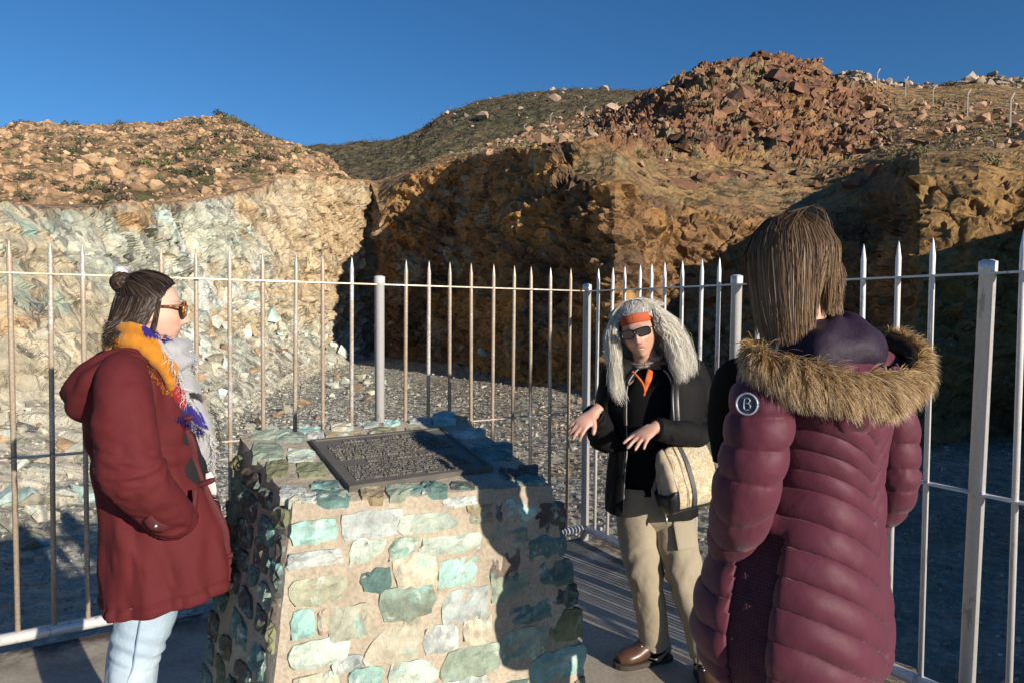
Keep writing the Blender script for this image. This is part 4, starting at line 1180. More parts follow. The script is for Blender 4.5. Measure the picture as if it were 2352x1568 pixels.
def fill(nm, hmin, hmax, wmin, wmax, zlim=None):
    a, b, c_, d, n = face_geo(nm)
    H = np.linalg.norm(d - a)
    t0 = 0.02
    row = 0
    while t0 < 0.98:
        hh = min(SR.uniform(hmin, hmax) / H, 0.965 - t0)
        if hh * H < .04: break
        W = np.linalg.norm((b - a) * (1 - t0) + (c_ - d) * t0)
        s0 = 0.02 + (row % 2) * 0.03
        while s0 < 0.97:
            ww = SR.uniform(wmin, wmax) / W
            s1 = min(s0 + ww, 0.985)
            if (s1 - s0) * W > 0.04:
                tm_, sm = t0 + hh / 2, (s0 + s1) / 2
                cen = (a * (1 - sm) + b * sm) * (1 - tm_) + (d * (1 - sm) + c_ * sm) * tm_
                hx = b - a; hx = hx / np.linalg.norm(hx); vy = np.cross(n, hx)
                if all(np.linalg.norm(cen - uc) > ur_ * 0.9 + 0.03 for uc, ur_ in used[nm]) and (zlim is None or cen[2] < zlim):
                    pal = [DT, DK, GG, BR_, OL, DT, DT, DK, BR_][SR.integers(0, 9)]
                    stone(cen, hx * (s1 - s0) * W / 2 * 0.86, vy * hh * H / 2 * 0.84, n, pal, 0.013)
            s0 = s1 + 0.012 / W
        t0 += hh
        row += 1
fill('left', .075, .125, .08, .19)
fill('right', .09, .14, .10, .2)
fill('back', .09, .14, .10, .22)
fill('front', .09, .13, .10, .2, 0.40)
# bronze plaque with raised border and raised lettering
tp = NT("bronze")
co = tp.coord()
n1 = tp.noise(8, 6, 0.65, co); n2 = tp.noise(120, 3, 0.6, co)
c = tp.ramp(n1.outputs[0], [(0.3, (0.10, 0.093, 0.082)), (0.55, (0.145, 0.132, 0.112)), (0.75, (0.17, 0.115, 0.08))])
M_BRZ = tp.set(Base_Color=c.outputs[0], Roughness=0.6, Metallic=0.3, Normal=tp.bump(n2.outputs[0], 0.15, 0.001))
tp = NT("bronze_lettering")
n1 = tp.noise(30, 5, 0.65, tp.coord())
M_BRL = tp.set(Base_Color=tp.ramp(n1.outputs[0], [(0.3, (0.17, 0.157, 0.135)), (0.6, (0.24, 0.222, 0.19)), (0.75, (0.40, 0.39, 0.36))]).outputs[0], Roughness=0.5, Metallic=0.5)
PW, PH = 0.50, 0.38
Rm = np.stack([ME, MUP, MN], 1)
def pl(V): return MC + np.asarray(V, float) @ Rm.T
m = MB()
V, F = box((0, 0, 0.004), (PW, PH, 0.016)); m.add(pl(V), F)
for cx_, cy_, sx, sy in ((0, PH / 2 - .006, PW, .012), (0, -PH / 2 + .006, PW, .012), (-PW / 2 + .006, 0, .012, PH - .0245), (PW / 2 - .006, 0, .012, PH - .0245)):
    V, F = box((cx_, cy_, 0.0143), (sx, sy, 0.0045)); m.add(pl(V), F)
me = m.mesh("plaque", False); me.transform(mono_inv)
plaque = link("plaque", me, M_BRZ, mono)
lm = MB()
LR = random.Random(5)
def text_row(y, x0, x1, h, words):
    """a line of raised letters; each letter is a few strokes, as cast"""
    x = x0
    k = 0
    while x < x1 - h:
        nlet = LR.choice(words)
        for j in range(nlet):
            w = h * LR.uniform(0.5, 0.85)
            if x + w > x1: break
            st = h * 0.2
            kind = LR.randrange(5)
            strokes = {0: [(0, .5, st, h), (w - st, .5, st, h), (w / 2, .5, w, st)], 1: [(0, .5, st, h), (w / 2, 1, w, st), (w / 2, 0, w, st)], 2: [(w / 2, .5, st, h), (w / 2, 1, w, st)],
                       3: [(0, .5, st, h), (w / 2, 0, w, st)], 4: [(0, .5, st, h), (w - st, .5, st, h), (w / 2, 1, w, st), (w / 2, 0, w, st)]}[kind]
            for i_, (sx, fy, ww, hh) in enumerate(strokes):
                V, F = box((x + sx, y + (fy - .5) * h, 0.0140 + 0.0003 * i_), (ww, hh, 0.0050))
                lm.add(pl(V), F)
            x += w + h * 0.28
        x += h * 0.7
text_row(0.147, -0.15, 0.15, 0.013, [4, 5, 6, 3])
yy = 0.118
for k in range(8): text_row(yy - k * 0.0155, -0.215 + LR.uniform(0, .006), 0.215 - (LR.uniform(0, .04) if k < 7 else 0.15), 0.0082, [3, 5, 7, 9, 2])
text_row(-0.023, -0.13, 0.15, 0.0125, [6, 8, 10])
for k in range(7): text_row(-0.052 - k * 0.0155, -0.215 + LR.uniform(0, .006), 0.215 - (LR.uniform(0, .04) if k < 6 else 0.2), 0.0082, [3, 5, 7, 9, 2])
text_row(-0.160, 0.02, 0.15, 0.0085, [8, 4])
me = lm.mesh("lettering", False); me.transform(mono_inv)
link("lettering", me, M_BRL, plaque)
# ------------------------------------------------------------------ people: shared builders
def smooth_tube(path, rads, nt=60, ns=36, disp=None, cap=True, up=None, flat=None):
    """limb or sleeve: path of points with radii (rx, ry), resampled smoothly, then displaced by disp(t, theta, P)"""
    P = np.asarray(path, float)
    R = np.asarray(rads, float)
    if R.ndim == 1: R = np.stack([R, R], 1)
    C_ = curve_pts(np.concatenate([P, R], 1), nt)
    P, R = C_[:, :3], np.maximum(C_[:, 3:], 0.002)
    T_ = np.gradient(P, axis=0); T_ /= np.linalg.norm(T_, axis=1)[:, None] + 1e-12
    u = np.array(up if up is not None else (0, -1, 0), float)
    th = np.arange(ns) / ns * 2 * PI
    V, Nn = [], []
    for i in range(nt):
        u = u - T_[i] * (u @ T_[i]); u /= np.linalg.norm(u) + 1e-12
        w = np.cross(T_[i], u)
        dirs = np.outer(np.cos(th), u) + np.outer(np.sin(th), w)
        V.append(P[i] + np.outer(np.cos(th) * R[i, 0], u) + np.outer(np.sin(th) * R[i, 1], w))
        Nn.append(dirs)
    V, Nn = np.concatenate(V), np.concatenate(Nn)
    if disp is not None:
        tt = np.repeat(np.linspace(0, 1, nt), ns); hh = np.tile(th, nt)
        V = V + Nn * disp(tt, hh, V)[:, None]
    F = ring_faces(nt, ns)
    if cap:
        c0, c1 = V[:ns].mean(0), V[-ns:].mean(0)
        k = len(V)
        V = np.vstack([V, c0, c1])
        F += [(k, (j + 1) % ns, j) for j in range(ns)] + [(k + 1, (nt - 1) * ns + j, (nt - 1) * ns + (j + 1) % ns) for j in range(ns)]
    return V, F
def loft(rings, nt=90, ns=120, a0=0.0, a1=2 * PI, disp=None, cap=False):
    """garment body: rings = (centre xyz, half-width along ax, half-width along ay, yaw, exponent, tilt-x, tilt-y)"""
    R = curve_pts(np.array([[*r[0], *r[1:]] for r in rings], float), nt)
    closed = abs((a1 - a0) - 2 * PI) < 1e-6
    th = a0 + (a1 - a0) * (np.arange(ns) / (ns if closed else ns - 1))
    V, Nn = [], []
    for q in R:
        cx_, cy_, cz_, a, b, yaw, ex, tx, ty = q
        c_, s_ = np.cos(th), np.sin(th)
        rr = (np.abs(c_) ** ex + np.abs(s_) ** ex) ** (-1 / ex)
        lx, ly = a * c_ * rr, b * s_ * rr
        nx, ny = np.sign(c_) * np.abs(c_) ** (ex - 1) / a, np.sign(s_) * np.abs(s_) ** (ex - 1) / b
        nn = np.hypot(nx, ny); nx, ny = nx / nn, ny / nn
        cw, sw = math.cos(yaw), math.sin(yaw)
        x, y = lx * cw - ly * sw, lx * sw + ly * cw
        V.append(np.stack([cx_ + x, cy_ + y, cz_ + tx * x + ty * y], 1))
        Nn.append(np.stack([nx * cw - ny * sw, nx * sw + ny * cw, 0 * nx], 1))
    V, Nn = np.concatenate(V), np.concatenate(Nn)
    tt = np.repeat(np.linspace(0, 1, nt), ns); hh = np.tile(th, nt)
    if disp is not None: V = V + Nn * disp(tt, hh, V)[:, None]
    F = ring_faces(nt, ns, closed)
    if cap:
        k = len(V)
        V = np.vstack([V, V[:ns].mean(0), V[-ns:].mean(0)])
        F += [(k, (j + 1) % ns, j) for j in range(ns)] + [(k + 1, (nt - 1) * ns + j, (nt - 1) * ns + (j + 1) % ns) for j in range(ns)]
    return V, F
def fit_ring(xl, xr, py, d, yaw, ratio, ex=2.2, tx=0.0, ty=0.0):
    """ring whose outline spans the sighted limits xl..xr at height py for a body at distance d turned by yaw"""
    th = np.linspace(0, 2 * PI, 180)
    rr = (np.abs(np.cos(th)) ** ex + np.abs(np.sin(th)) ** ex) ** (-1 / ex)
    ext = np.max(np.cos(th) * rr * math.cos(yaw) - ratio * np.sin(th) * rr * math.sin(yaw))
    a = (xr - xl) / 2 * d / F_PX / ext
    return (tuple(at((xl + xr) / 2, py, d)), a, a * ratio, yaw, ex, tx, ty)
def solid(o, t, offset=-1.0):
    m_ = o.modifiers.new("thickness", 'SOLIDIFY')
    m_.thickness = t
    m_.offset = offset
    return o
def fuse(name, parts, voxel, smooth=4):
    """one continuous skin from overlapping pieces"""
    m_ = MB()
    for V, F in parts: m_.add(V, F)
    tmp = bpy.data.objects.new("tmp", m_.mesh("tmp"))
    COL.objects.link(tmp)
    md = tmp.modifiers.new("r", 'REMESH'); md.mode = 'VOXEL'; md.voxel_size = voxel
    if smooth:
        ms = tmp.modifiers.new("s", 'SMOOTH'); ms.iterations = smooth; ms.factor = 0.5
    dg = bpy.context.evaluated_depsgraph_get()
    me = bpy.data.meshes.new_from_object(tmp.evaluated_get(dg))
    me.name = name
    bpy.data.objects.remove(tmp)
    me.polygons.foreach_set("use_smooth", np.ones(len(me.polygons), bool))
    return me
def mesh_verts(me):
    v = np.zeros(len(me.vertices) * 3, np.float32)
    me.vertices.foreach_get("co", v)
    return v.reshape(-1, 3).astype(float)
def paint(me, c):
    a = me.color_attributes.new("Col", 'FLOAT_COLOR', 'POINT')
    q = np.ones((len(me.vertices), 4), np.float32)
    q[:, :3] = c
    a.data.foreach_set("color", q.ravel())
def basis(f, up=(0, 0, 1)):
    """columns: person's right-to-left axis x, facing y, up z"""
    f = np.asarray(f, float); f = f / np.linalg.norm(f)
    up = np.asarray(up, float)
    x = np.cross(f, up); x /= np.linalg.norm(x)
    z = np.cross(x, f)
    return np.stack([x, f, z], 1)                 # x = the person's right
def head_shape(n=72, m=60, age=0.0, smile=0.0, mouth_open=0.0):
    """head in its own frame: x right, y facing, z up; origin at the middle of the skull"""
    th = np.linspace(0, PI, m)[:, None]; ph = np.arange(n)[None] / n * 2 * PI
    ux, uy, uz = np.sin(th) * np.sin(ph), np.sin(th) * np.cos(ph), np.cos(th) + 0 * ph
    x = ux * 0.074; y = uy * 0.094; z = uz * 0.115
    low = np.clip(-uz, 0, 1)
    x = x * (1 - 0.30 * low ** 1.5)
    y = y - 0.006 + 0.012 * low * (uy > 0) * uy
    y = np.where(uy < 0, y * (1 - 0.40 * low ** 1.3), y)
    front = np.clip(uy, 0, 1)
    y = y - 0.010 * front * (np.abs(ux) < 1) * np.exp(-((z - 0.0) / 0.09) ** 2) * 0.4
    g = lambda x0, z0, sx, sz: np.exp(-((x - x0) / sx) ** 2 - ((z - z0) / sz) ** 2) * (uy > 0)
    nose = np.exp(-(x / 0.0115) ** 2) * (uy > 0) * (sstep(0.032, -0.022, z) * (1 - sstep(-0.026, -0.040, z)) if False else 0)
    prof = np.interp(z, [-0.046, -0.036, -0.027, -0.018, 0.0, 0.022, 0.036], [0, 0.012, 0.030, 0.028, 0.018, 0.007, 0])
    y = y + prof * np.exp(-(x / (0.010 + 0.004 * np.clip(-z * 40, 0, 1))) ** 2) * (uy > 0)
    y = y + 0.008 * (g(0.012, -0.030, .007, .007) + g(-0.012, -0.030, .007, .007))
    y = y + 0.006 * (g(0.028, 0.034, .022, .010) + g(-0.028, 0.034, .022, .010))
    y = y - 0.010 * (g(0.031, 0.013, .017, .013) + g(-0.031, 0.013, .017, .013))
    y = y + 0.004 * (g(0.031, 0.012, .011, .008) + g(-0.031, 0.012, .011, .008))
    y = y + 0.005 * (g(0.040, -0.018, .018, .016) + g(-0.040, -0.018, .018, .016))
    y = y + 0.006 * (g(0, -0.054, .021, .006) + g(0, -0.066, .018, .006))
    y = y - (0.006 + 0.012 * mouth_open) * g(0, -0.060, .020, .0028 + 0.004 * mouth_open)
    y = y + 0.010 * g(0, -0.092, .020, .016)
    y = y - 0.003 * g(0, -0.077, .020, .006)
    if age:
        y = y - 0.0025 * age * (g(0.026, -0.045, .004, .018) + g(-0.026, -0.045, .004, .018))
        y = y - 0.002 * age * (g(0.007, 0.038, .002, .010) + g(-0.007, 0.038, .002, .010))
    V = np.stack([x, y, z], -1).reshape(-1, 3)
    F = ring_faces(m, n)
    return V, F
def ear_shape(side):
    th = np.arange(14) / 14 * 2 * PI
    V, F = [], []
    for k, (s, o_) in enumerate(((1.0, 0.0), (1.0, 0.010), (0.78, 0.014), (0.62, 0.009), (0.3, 0.008))):
        for a in th:
            V.append((side * (0.070 + o_), -0.008 + math.cos(a) * 0.017 * s + 0.004 * math.sin(a), -0.004 + math.sin(a) * 0.030 * s))
    return np.array(V), ring_faces(5, 14) + [tuple(range(14)), tuple(range(56, 70))]
def hand_parts(wrist, d, back, curl=(.3, .35, .4, .45), spread=0.10, thumb_side=1, thumb_open=0.7, s=1.0, bend=0.0):
    """palm, four fingers of unequal length bent at two knuckles and a thumb leaving the side of the palm"""
    d = np.asarray(d, float); d /= np.linalg.norm(d)
    back = np.asarray(back, float); back = back - d * (back @ d); back /= np.linalg.norm(back)
    side = np.cross(d, back) * thumb_side                  # towards the thumb
    W = np.asarray(wrist, float)
    L = 0.088 * s
    parts = [smooth_tube([W - d * 0.05 * s, W, W + d * L * 0.35, W + d * L * 0.75 + back * .002, W + d * L], [(.026 * s, .019 * s), (.027 * s, .018 * s), (.036 * s, .017 * s), (.041 * s, .0145 * s), (.040 * s, .011 * s)], 14, 18, up=side)]
    lens = [0.070, 0.079, 0.074, 0.058]
    for i in range(4):
        off = (0.030 - 0.0205 * i)
        base = W + d * (L * (0.97 - 0.05 * abs(i - 1.2))) + side * off * s
        ang = spread * (1.3 - i)
        dd = d * math.cos(ang) + side * math.sin(ang)
        pts, cur, dirn = [base - dd * 0.03 * s, base], base, dd
        c_ = curl[i]
        for seg, (fr, k) in enumerate(((0.45, 0.55), (0.32, 1.0), (0.23, 0.7))):
            nd = dirn * math.cos(c_ * k) - back * math.sin(c_ * k)
            back_i = back * math.cos(c_ * k) + dirn * math.sin(c_ * k) if False else back
            dirn = nd / np.linalg.norm(nd)
            cur = cur + dirn * lens[i] * fr * s
            pts.append(cur)
        r0 = (0.0092 if i < 3 else 0.0080) * s
        parts.append(smooth_tube(pts, [r0 * 1.05, r0 * 1.05, r0 * 0.96, r0 * 0.88, r0 * 0.62], 16, 12, up=back))
    b = W + d * L * 0.28 + side * 0.026 * s
    td = d * math.cos(thumb_open) + side * math.sin(thumb_open) - back * 0.25
    td /= np.linalg.norm(td)
    td2 = td * 0.85 + d * 0.5; td2 /= np.linalg.norm(td2)
    parts.append(smooth_tube([b - td * .02 * s, b, b + td * .032 * s, b + td * .032 * s + td2 * .026 * s, b + td * .032 * s + td2 * .042 * s], np.array([.014, .0135, .0115, .0105, .007]) * s, 14, 12, up=back))
    return parts
def nail_parts(): return []
def strands(name, guides, rad, colfn, seed, mat, parent=None, taper=0.25, centre=None, jitter=0.55):
    """hair: every strand its own tapered thread, a flat hair lying on the head; guides = arrays (n, k, 3)"""
    G = np.asarray(guides, float)
    n, k, _ = G.shape
    T_ = np.gradient(G, axis=1); T_ /= np.linalg.norm(T_, axis=2, keepdims=True) + 1e-9
    r_ = np.random.default_rng(seed)
    if centre is None: out = r_.normal(size=(n, 1, 3)) + 0 * G
    else:
        out = G - np.asarray(centre)
        out /= np.linalg.norm(out, axis=2, keepdims=True) + 1e-9
        out = out + jitter * r_.normal(size=(n, 1, 3))
    w = np.cross(T_, out); w /= np.linalg.norm(w, axis=2, keepdims=True) + 1e-9
    rr = (np.asarray(rad) * np.ones(n))[:, None] * np.interp(np.linspace(0, 1, k), [0, 0.15, 0.6, 1], [0.7, 1, 0.9, taper])[None] * 1.25
    V = np.stack([G - w * rr[..., None], G + w * rr[..., None]], 2).reshape(-1, 3)
    a = np.arange(k - 1) * 2
    q = np.stack([a, a + 1, a + 3, a + 2], -1)
    Q = (q[None] + (np.arange(n) * k * 2)[:, None, None]).reshape(-1, 4)
    t_ = np.linspace(0, 1, k)
    C_ = colfn(np.arange(n), t_)                             # (n, k, 3)
    C_ = np.repeat(C_[:, :, None, :], 2, 2).reshape(-1, 3)
    me = mesh_np(name, V, quads=Q, smooth=True, col=np.clip(C_, 0.003, 0.95))
    return link(name, me, mat, parent)
def hair_mat(name, rough=0.45, spec=0.28, thru=0.25):
    t = NT(name)
    a = t.n("ShaderNodeAttribute", attribute_name="Col")
    t.set(Base_Color=a.outputs[0], Roughness=rough)
    t.b.inputs["Specular IOR Level"].default_value = spec
    tr = t.n("ShaderNodeBsdfTranslucent"); t.l(a.outputs[0], tr.inputs["Color"])      # light passes through single hairs
    mx = t.n("ShaderNodeMixShader", i_0=thru)
    t.l(t.b.outputs[0], mx.inputs[1]); t.l(tr.outputs[0], mx.inputs[2])
    t.l(mx.outputs[0], t.t.nodes["Material Output"].inputs["Surface"])
    return t.m
M_HAIR = hair_mat("hair")
M_FUR = hair_mat("fur", 0.6, 0.3, 0.4)
def cloth_mat(name, c, rough=0.75, weave=900, spec=0.3, var=0.12, wr=3.0, wamp=0.35, sheen=0.0, bd=0.012):
    t = NT(name)
    co = t.coord()
    n1 = t.noise(6, 5, 0.6, co); n2 = t.noise(weave, 2, 0.5, co); n3 = t.noise(wr * 6, 4, 0.55, co, 0.4)
    col_ = t.mix(1.0, c, t.ramp(n1.outputs[0], [(0.3, 1 - var), (0.7, 1 + var)]).outputs[0], 'MULTIPLY')
    col_ = t.mix(1.0, col_, t.ramp(n2.outputs[0], [(0.3, 0.9), (0.7, 1.1)]).outputs[0], 'MULTIPLY')
    t.set(Base_Color=col_, Roughness=rough, Normal=t.bump(n2.outputs[0], 0.12, 0.0006, t.bump(n3.outputs[0], wamp, bd)))
    t.b.inputs["Specular IOR Level"].default_value = spec
    if sheen: t.b.inputs["Sheen Weight"].default_value = sheen
    return t.m
def vcol_cloth(name, rough=0.9, weave=700, sheen=0.2):
    t = NT(name)
    co = t.coord()
    a = t.n("ShaderNodeAttribute", attribute_name="Col")
    n1 = t.noise(30, 4, 0.6, co); n2 = t.noise(weave, 2, 0.5, co)
    c = t.mix(1.0, a.outputs[0], t.ramp(n1.outputs[0], [(0.3, 0.86), (0.7, 1.12)]).outputs[0], 'MULTIPLY')
    c = t.mix(1.0, c, t.ramp(n2.outputs[0], [(0.3, 0.8), (0.7, 1.18)]).outputs[0], 'MULTIPLY')
    t.set(Base_Color=c, Roughness=rough, Normal=t.bump(n2.outputs[0], 0.4, 0.0012, t.bump(n1.outputs[0], 0.3, 0.006)))
    t.b.inputs["Sheen Weight"].default_value = sheen
    t.b.inputs["Specular IOR Level"].default_value = 0.15
    return t.m
ts = NT("skin")
aa = ts.n("ShaderNodeAttribute", attribute_name="Col")
n1 = ts.noise(25, 5, 0.6, ts.coord()); n2 = ts.noise(260, 3, 0.6, ts.coord())
cc_ = ts.mix(1.0, aa.outputs[0], ts.ramp(n1.outputs[0], [(0.3, 0.90), (0.7, 1.08)]).outputs[0], 'MULTIPLY')
ts.set(Base_Color=cc_, Roughness=0.48, Normal=ts.bump(n2.outputs[0], 0.18, 0.001))
ts.b.inputs["Subsurface Weight"].default_value = 0.08
ts.b.inputs["Subsurface Radius"].default_value = (0.010, 0.004, 0.002)
ts.b.inputs["Subsurface Scale"].default_value = 0.6
M_SKIN = ts.m
M_BLACKPL = plain("black_plastic", (0.012, 0.012, 0.013), 0.3, bumpstr=0, var=0.05)
M_METAL = plain("zip_metal", (0.42, 0.41, 0.39), 0.35, 0.8, bumpstr=0.1)
tl = NT("dark_lens")
tl.set(Base_Color=(0.045, 0.034, 0.030), Roughness=0.10)
M_LENS = tl.m
tt_ = NT("tortoiseshell")
n1 = tt_.noise(160, 3, 0.6, tt_.coord())
tt_.set(Base_Color=tt_.ramp(n1.outputs[0], [(0.42, (0.05, 0.02, 0.008)), (0.55, (0.30, 0.115, 0.025)), (0.7, (0.42, 0.19, 0.05))]).outputs[0], Roughness=0.2)
M_TORT = tt_.m
def ribbon_tube(name, pts, r, mat, parent, n=None, ns=8, r2=None):
    p_ = curve_pts(pts, n or max(8, len(pts) * 6))
    V, F = tube(p_, r, ns, rad2=r2)
    return link(name, mesh_np(name, V, F=F), mat, parent)
def glasses(parent, H, O, w=0.138, lh=0.020, lw=0.026, mat=M_BLACKPL, z0=0.014, yf=0.098, thick=0.003, armback=0.0):
    """sunglasses in the head's frame: two rims, two lenses, bridge and side arms"""
    g = empty_child("sunglasses", parent)
    mb_ = MB()
    lens = []
    for sx in (-1, 1):
        th = np.arange(24) / 24 * 2 * PI
        e = 2.8
        rr = (np.abs(np.cos(th)) ** e + np.abs(np.sin(th)) ** e) ** (-1 / e)
        cx_ = sx * 0.034
        bow = lambda x: yf - 2.2 * x * x
        P_ = np.stack([cx_ + np.cos(th) * rr * lw, bow(cx_ + np.cos(th) * rr * lw), z0 + np.sin(th) * rr * lh], 1)
        loopP = np.vstack([P_, P_[:2]])
        V, F = tube(loopP, thick, 6, cap=False)
        mb_.add(V, F)
        lens.append((P_ - np.array([0, 0.0008, 0]), [tuple(range(24))]))
        # side arm
        V, F = tube([(sx * (0.034 + lw), bow(0.034 + lw), z0 + lh * .5), (sx * 0.071, yf - 0.030, z0 + lh * .45), (sx * 0.080, 0.01, z0 + lh * .3), (sx * 0.080, -0.012 + armback, z0 - 0.002)], thick * .9, 6, rad2=thick * 1.5)
        mb_.add(V, F)
    V, F = tube(curve_pts([(-0.009, yf, z0 + .006), (0, yf + .004, z0 + .010), (0.009, yf, z0 + .006)], 7), thick, 6)
    mb_.add(V, F)
    me = mb_.mesh("frame"); v = mesh_verts(me) @ H.T + O
    me.vertices.foreach_set("co", v.astype(np.float32).ravel()); me.update()
    link("frame", me, mat, g)
    for V, F in lens: link("lens", mesh_np("lens", V @ H.T + O, F=F, smooth=False), M_LENS, g)
    return g
def empty_child(name, parent):
    o = bpy.data.objects.new(name, None)
    COL.objects.link(o)
    o.parent = parent
    return o
def skin_colors(V, H, O, base, lip, cheek=0.25):
    L = (V - O) @ H
    c = np.tile(np.asarray(base, float), (len(V), 1))
    front = sstep(0.03, 0.06, L[:, 1]) * (np.abs(L[:, 2]) < 0.14)
    g = lambda x0, z0, sx, sz: np.exp(-((L[:, 0] - x0) / sx) ** 2 - ((L[:, 2] - z0) / sz) ** 2) * front
    c = mixc(c, lip, 0.75 * np.clip(g(0, -.060, .020, .0085) * 1.2, 0, 1))
    c = mixc(c, np.asarray(base) * np.array([1.05, .72, .62]), cheek * (g(.042, -.022, .022, .02) + g(-.042, -.022, .022, .02)) + cheek * 1.3 * g(0, -.026, .014, .012))
    c = mixc(c, np.asarray(base) * 0.3, 0.65 * (g(.031, .036, .018, .0035) + g(-.031, .036, .018, .0035)))
    return c
def person_root(at_xy, label):
    return empty("person", (float(at_xy[0]), float(at_xy[1]), 0), label, "person", None)
def to_local(root):
    """move children meshes built in world coordinates into the root's frame"""
    inv = Matrix.Translation(-Vector(root.location))
    def walk(o):
        for ch in o.children:
            if ch.type == 'MESH' and not ch.get("_l"):
                ch.data.transform(inv)
                ch["_l"] = 1
            walk(ch)
    bpy.context.view_layer.update()
    walk(root)
    def clean(o):
        for ch in o.children:
            if "_l" in ch: del ch["_l"]
            clean(ch)
    clean(root)
def place(V, H, O): return np.asarray(V) @ H.T + O
# ------------------------------------------------------------------ woman in the red parka, seen from her right side
def shell(name, H, O, maskfn, off, colr, mat, parent, sc=1.0, n=96, m=80):
    """close cap of hair on the skull; maskfn says where hair grows (in the head's own frame)"""
    th = np.linspace(0, PI, m)[:, None]; ph = np.arange(n)[None] / n * 2 * PI
    ux, uy, uz = np.sin(th) * np.sin(ph), np.sin(th) * np.cos(ph), np.cos(th) + 0 * ph
    U = np.stack([ux, uy, uz], -1).reshape(-1, 3)
    L = U * np.array([.074, .094, .115]) * sc
    keep = maskfn(L / sc)
    V = U * (np.array([.074, .094, .115]) * sc + off)
    F = [f for f in ring_faces(m, n) if all(keep[i] for i in f)]
    c = np.tile(np.asarray(colr, float), (len(V), 1)) * (1 + 0.15 * fbm(V * 60, 2, 3))[:, None]
    idx = sorted({i for f in F for i in f}); mp = {i: k for k, i in enumerate(idx)}
    me = mesh_np(name, place(V[idx], H, O), F=[tuple(mp[i] for i in f) for f in F], col=c[idx])
    return link(name, me, mat, parent)
def on_skull(U, off, sc=1.0):
    U = U / (np.linalg.norm(U, axis=-1, keepdims=True) + 1e-9)
    return U * (np.array([.074, .094, .115]) * sc + off)
def vary(base, alt, seed, n, tipmul=1.0):
    r_ = np.random.default_rng(seed)
    a = r_.random((n, 1)) ** 1.5
    b = np.asarray(base) * (1 - a) + np.asarray(alt) * a
    b = b * (1 + 0.18 * r_.normal(size=(n, 1)))
    return lambda i, t: b[:, None, :] * np.interp(t, [0, 1], [1, tipmul])[None, :, None]
D1 = 2.1
E1 = np.array([0.88, 0.475, 0]); M1 = np.array([-0.475, 0.88, 0])      # the way she faces, and away from us
C1 = at(330, 900, D1)
def yo(a, b, o_=0.0):
    """point sighted at (a, b) lying |o_| to the near side of her middle plane; mirrored to the far side when o_ is positive"""
    r = ray(a, b)
    k = ((C1 - EYE) @ M1 - abs(o_)) / (r @ M1)
    return EYE + r * k + (M1 * 2 * o_ if o_ > 0 else 0)
def pring(xl, xr, py, _d, _y, ratio, ex=2.2, tx=0.0):
    c_ = yo((xl + xr) / 2, py)
    g_ = F_PX / c_[1] * (E1[0] - c_[0] / c_[1] * E1[1])
    a_ = (xr - xl) / 2 / g_
    return (tuple(c_), a_, a_ * ratio, math.atan2(E1[1], E1[0]), ex, tx * E1[0], tx * E1[1])
f1v = np.array([0.88, 0.475, -0.02])
H1 = basis(f1v, (0.03, 0.0, 1))
S1 = 0.985
nose = yo(437, 738)
O1 = nose - H1 @ (np.array([0.0, 0.111, -0.026]) * S1)
w1 = person_root((O1[0] - 0.02, D1), "woman in a dark red parka and multicoloured scarf in profile, hand in pocket")
# body: one skin from head to feet
hv, hf = head_shape(smile=0)
hip = yo(338, 1400); hip[2] = 0.84
chest = yo(320, 960)
neck0, neck1 = yo(318, 850), O1 + H1 @ np.array([0, -.018, -.085])
legs1 = {}
parts = [(place(hv * S1, H1, O1), hf)] + [(place(ear_shape(s)[0] * S1, H1, O1), ear_shape(s)[1]) for s in (-1, 1)]
parts.append(smooth_tube([hip - [0, 0, .04], hip + [0, 0, .08], hip + [-.02, 0, .22], chest + [0, 0, -.08], chest + [0, 0, .05], neck0 + [0, 0, -.02], neck0 + [0.005, 0, .05], neck1, neck1 + [0, 0, .05]],
                         [(.12, .08), (.125, .085), (.11, .08), (.13, .085), (.14, .08), (.085, .06), (.052, .055), (.05, .052), (.05, .05)], 60, 32, up=tuple(-M1)))
near_leg = [yo(338, 1395, -.085), yo(325, 1450, -.09), yo(311, 1508, -.095), yo(303, 1545, -.095)]
near_leg += [near_leg[-1] + np.array([-.015, 0, .31 - near_leg[-1][2]]), near_leg[-1] + np.array([-.03, 0, .085 - near_leg[-1][2]])]
far_leg = [p_ + M1 * .19 for p_ in near_leg]
far_leg[-1] = far_leg[-1] + np.array([.02, 0, 0])
for L in (near_leg, far_leg): parts.append(smooth_tube(L, [.072, .066, .056, .05, .045, .036], 50, 20))
sh_r, el_r, wr_r = yo(292, 880, -.17), yo(296, 1085, -.24), yo(398, 1185, -.15)
sh_l, el_l, wr_l = yo(292, 880, .17), yo(296, 1085, .24), yo(398, 1185, .15)
for a_, b_, c_, sd in ((sh_r, el_r, wr_r, 1), (sh_l, el_l, wr_l, -1)):
    parts.append(smooth_tube([a_ * .6 + chest * .4 + [0, 0, .06], a_, (a_ + b_) / 2, b_, (b_ + c_) / 2, c_], [.05, .05, .043, .038, .034, .026], 40, 18))
    parts += hand_parts(c_, E1 * .6 + np.array([0, 0, -.7]) + M1 * sd * .3, E1 * .4 - M1 * sd * .8, (.5, .6, .65, .7), 0.03, -sd, 0.35, 0.95)
b1 = fuse("body", parts, 0.0055, 2)
v = mesh_verts(b1)
paint(b1, skin_colors(v, H1, O1, (0.62, 0.39, 0.30), (0.50, 0.20, 0.17), 0.30))
link("body", b1, M_SKIN, w1)
glasses(w1, H1 * S1, O1, mat=M_TORT, lh=0.0225, lw=0.0275, z0=0.012, yf=0.096, thick=0.0042, armback=0.03)
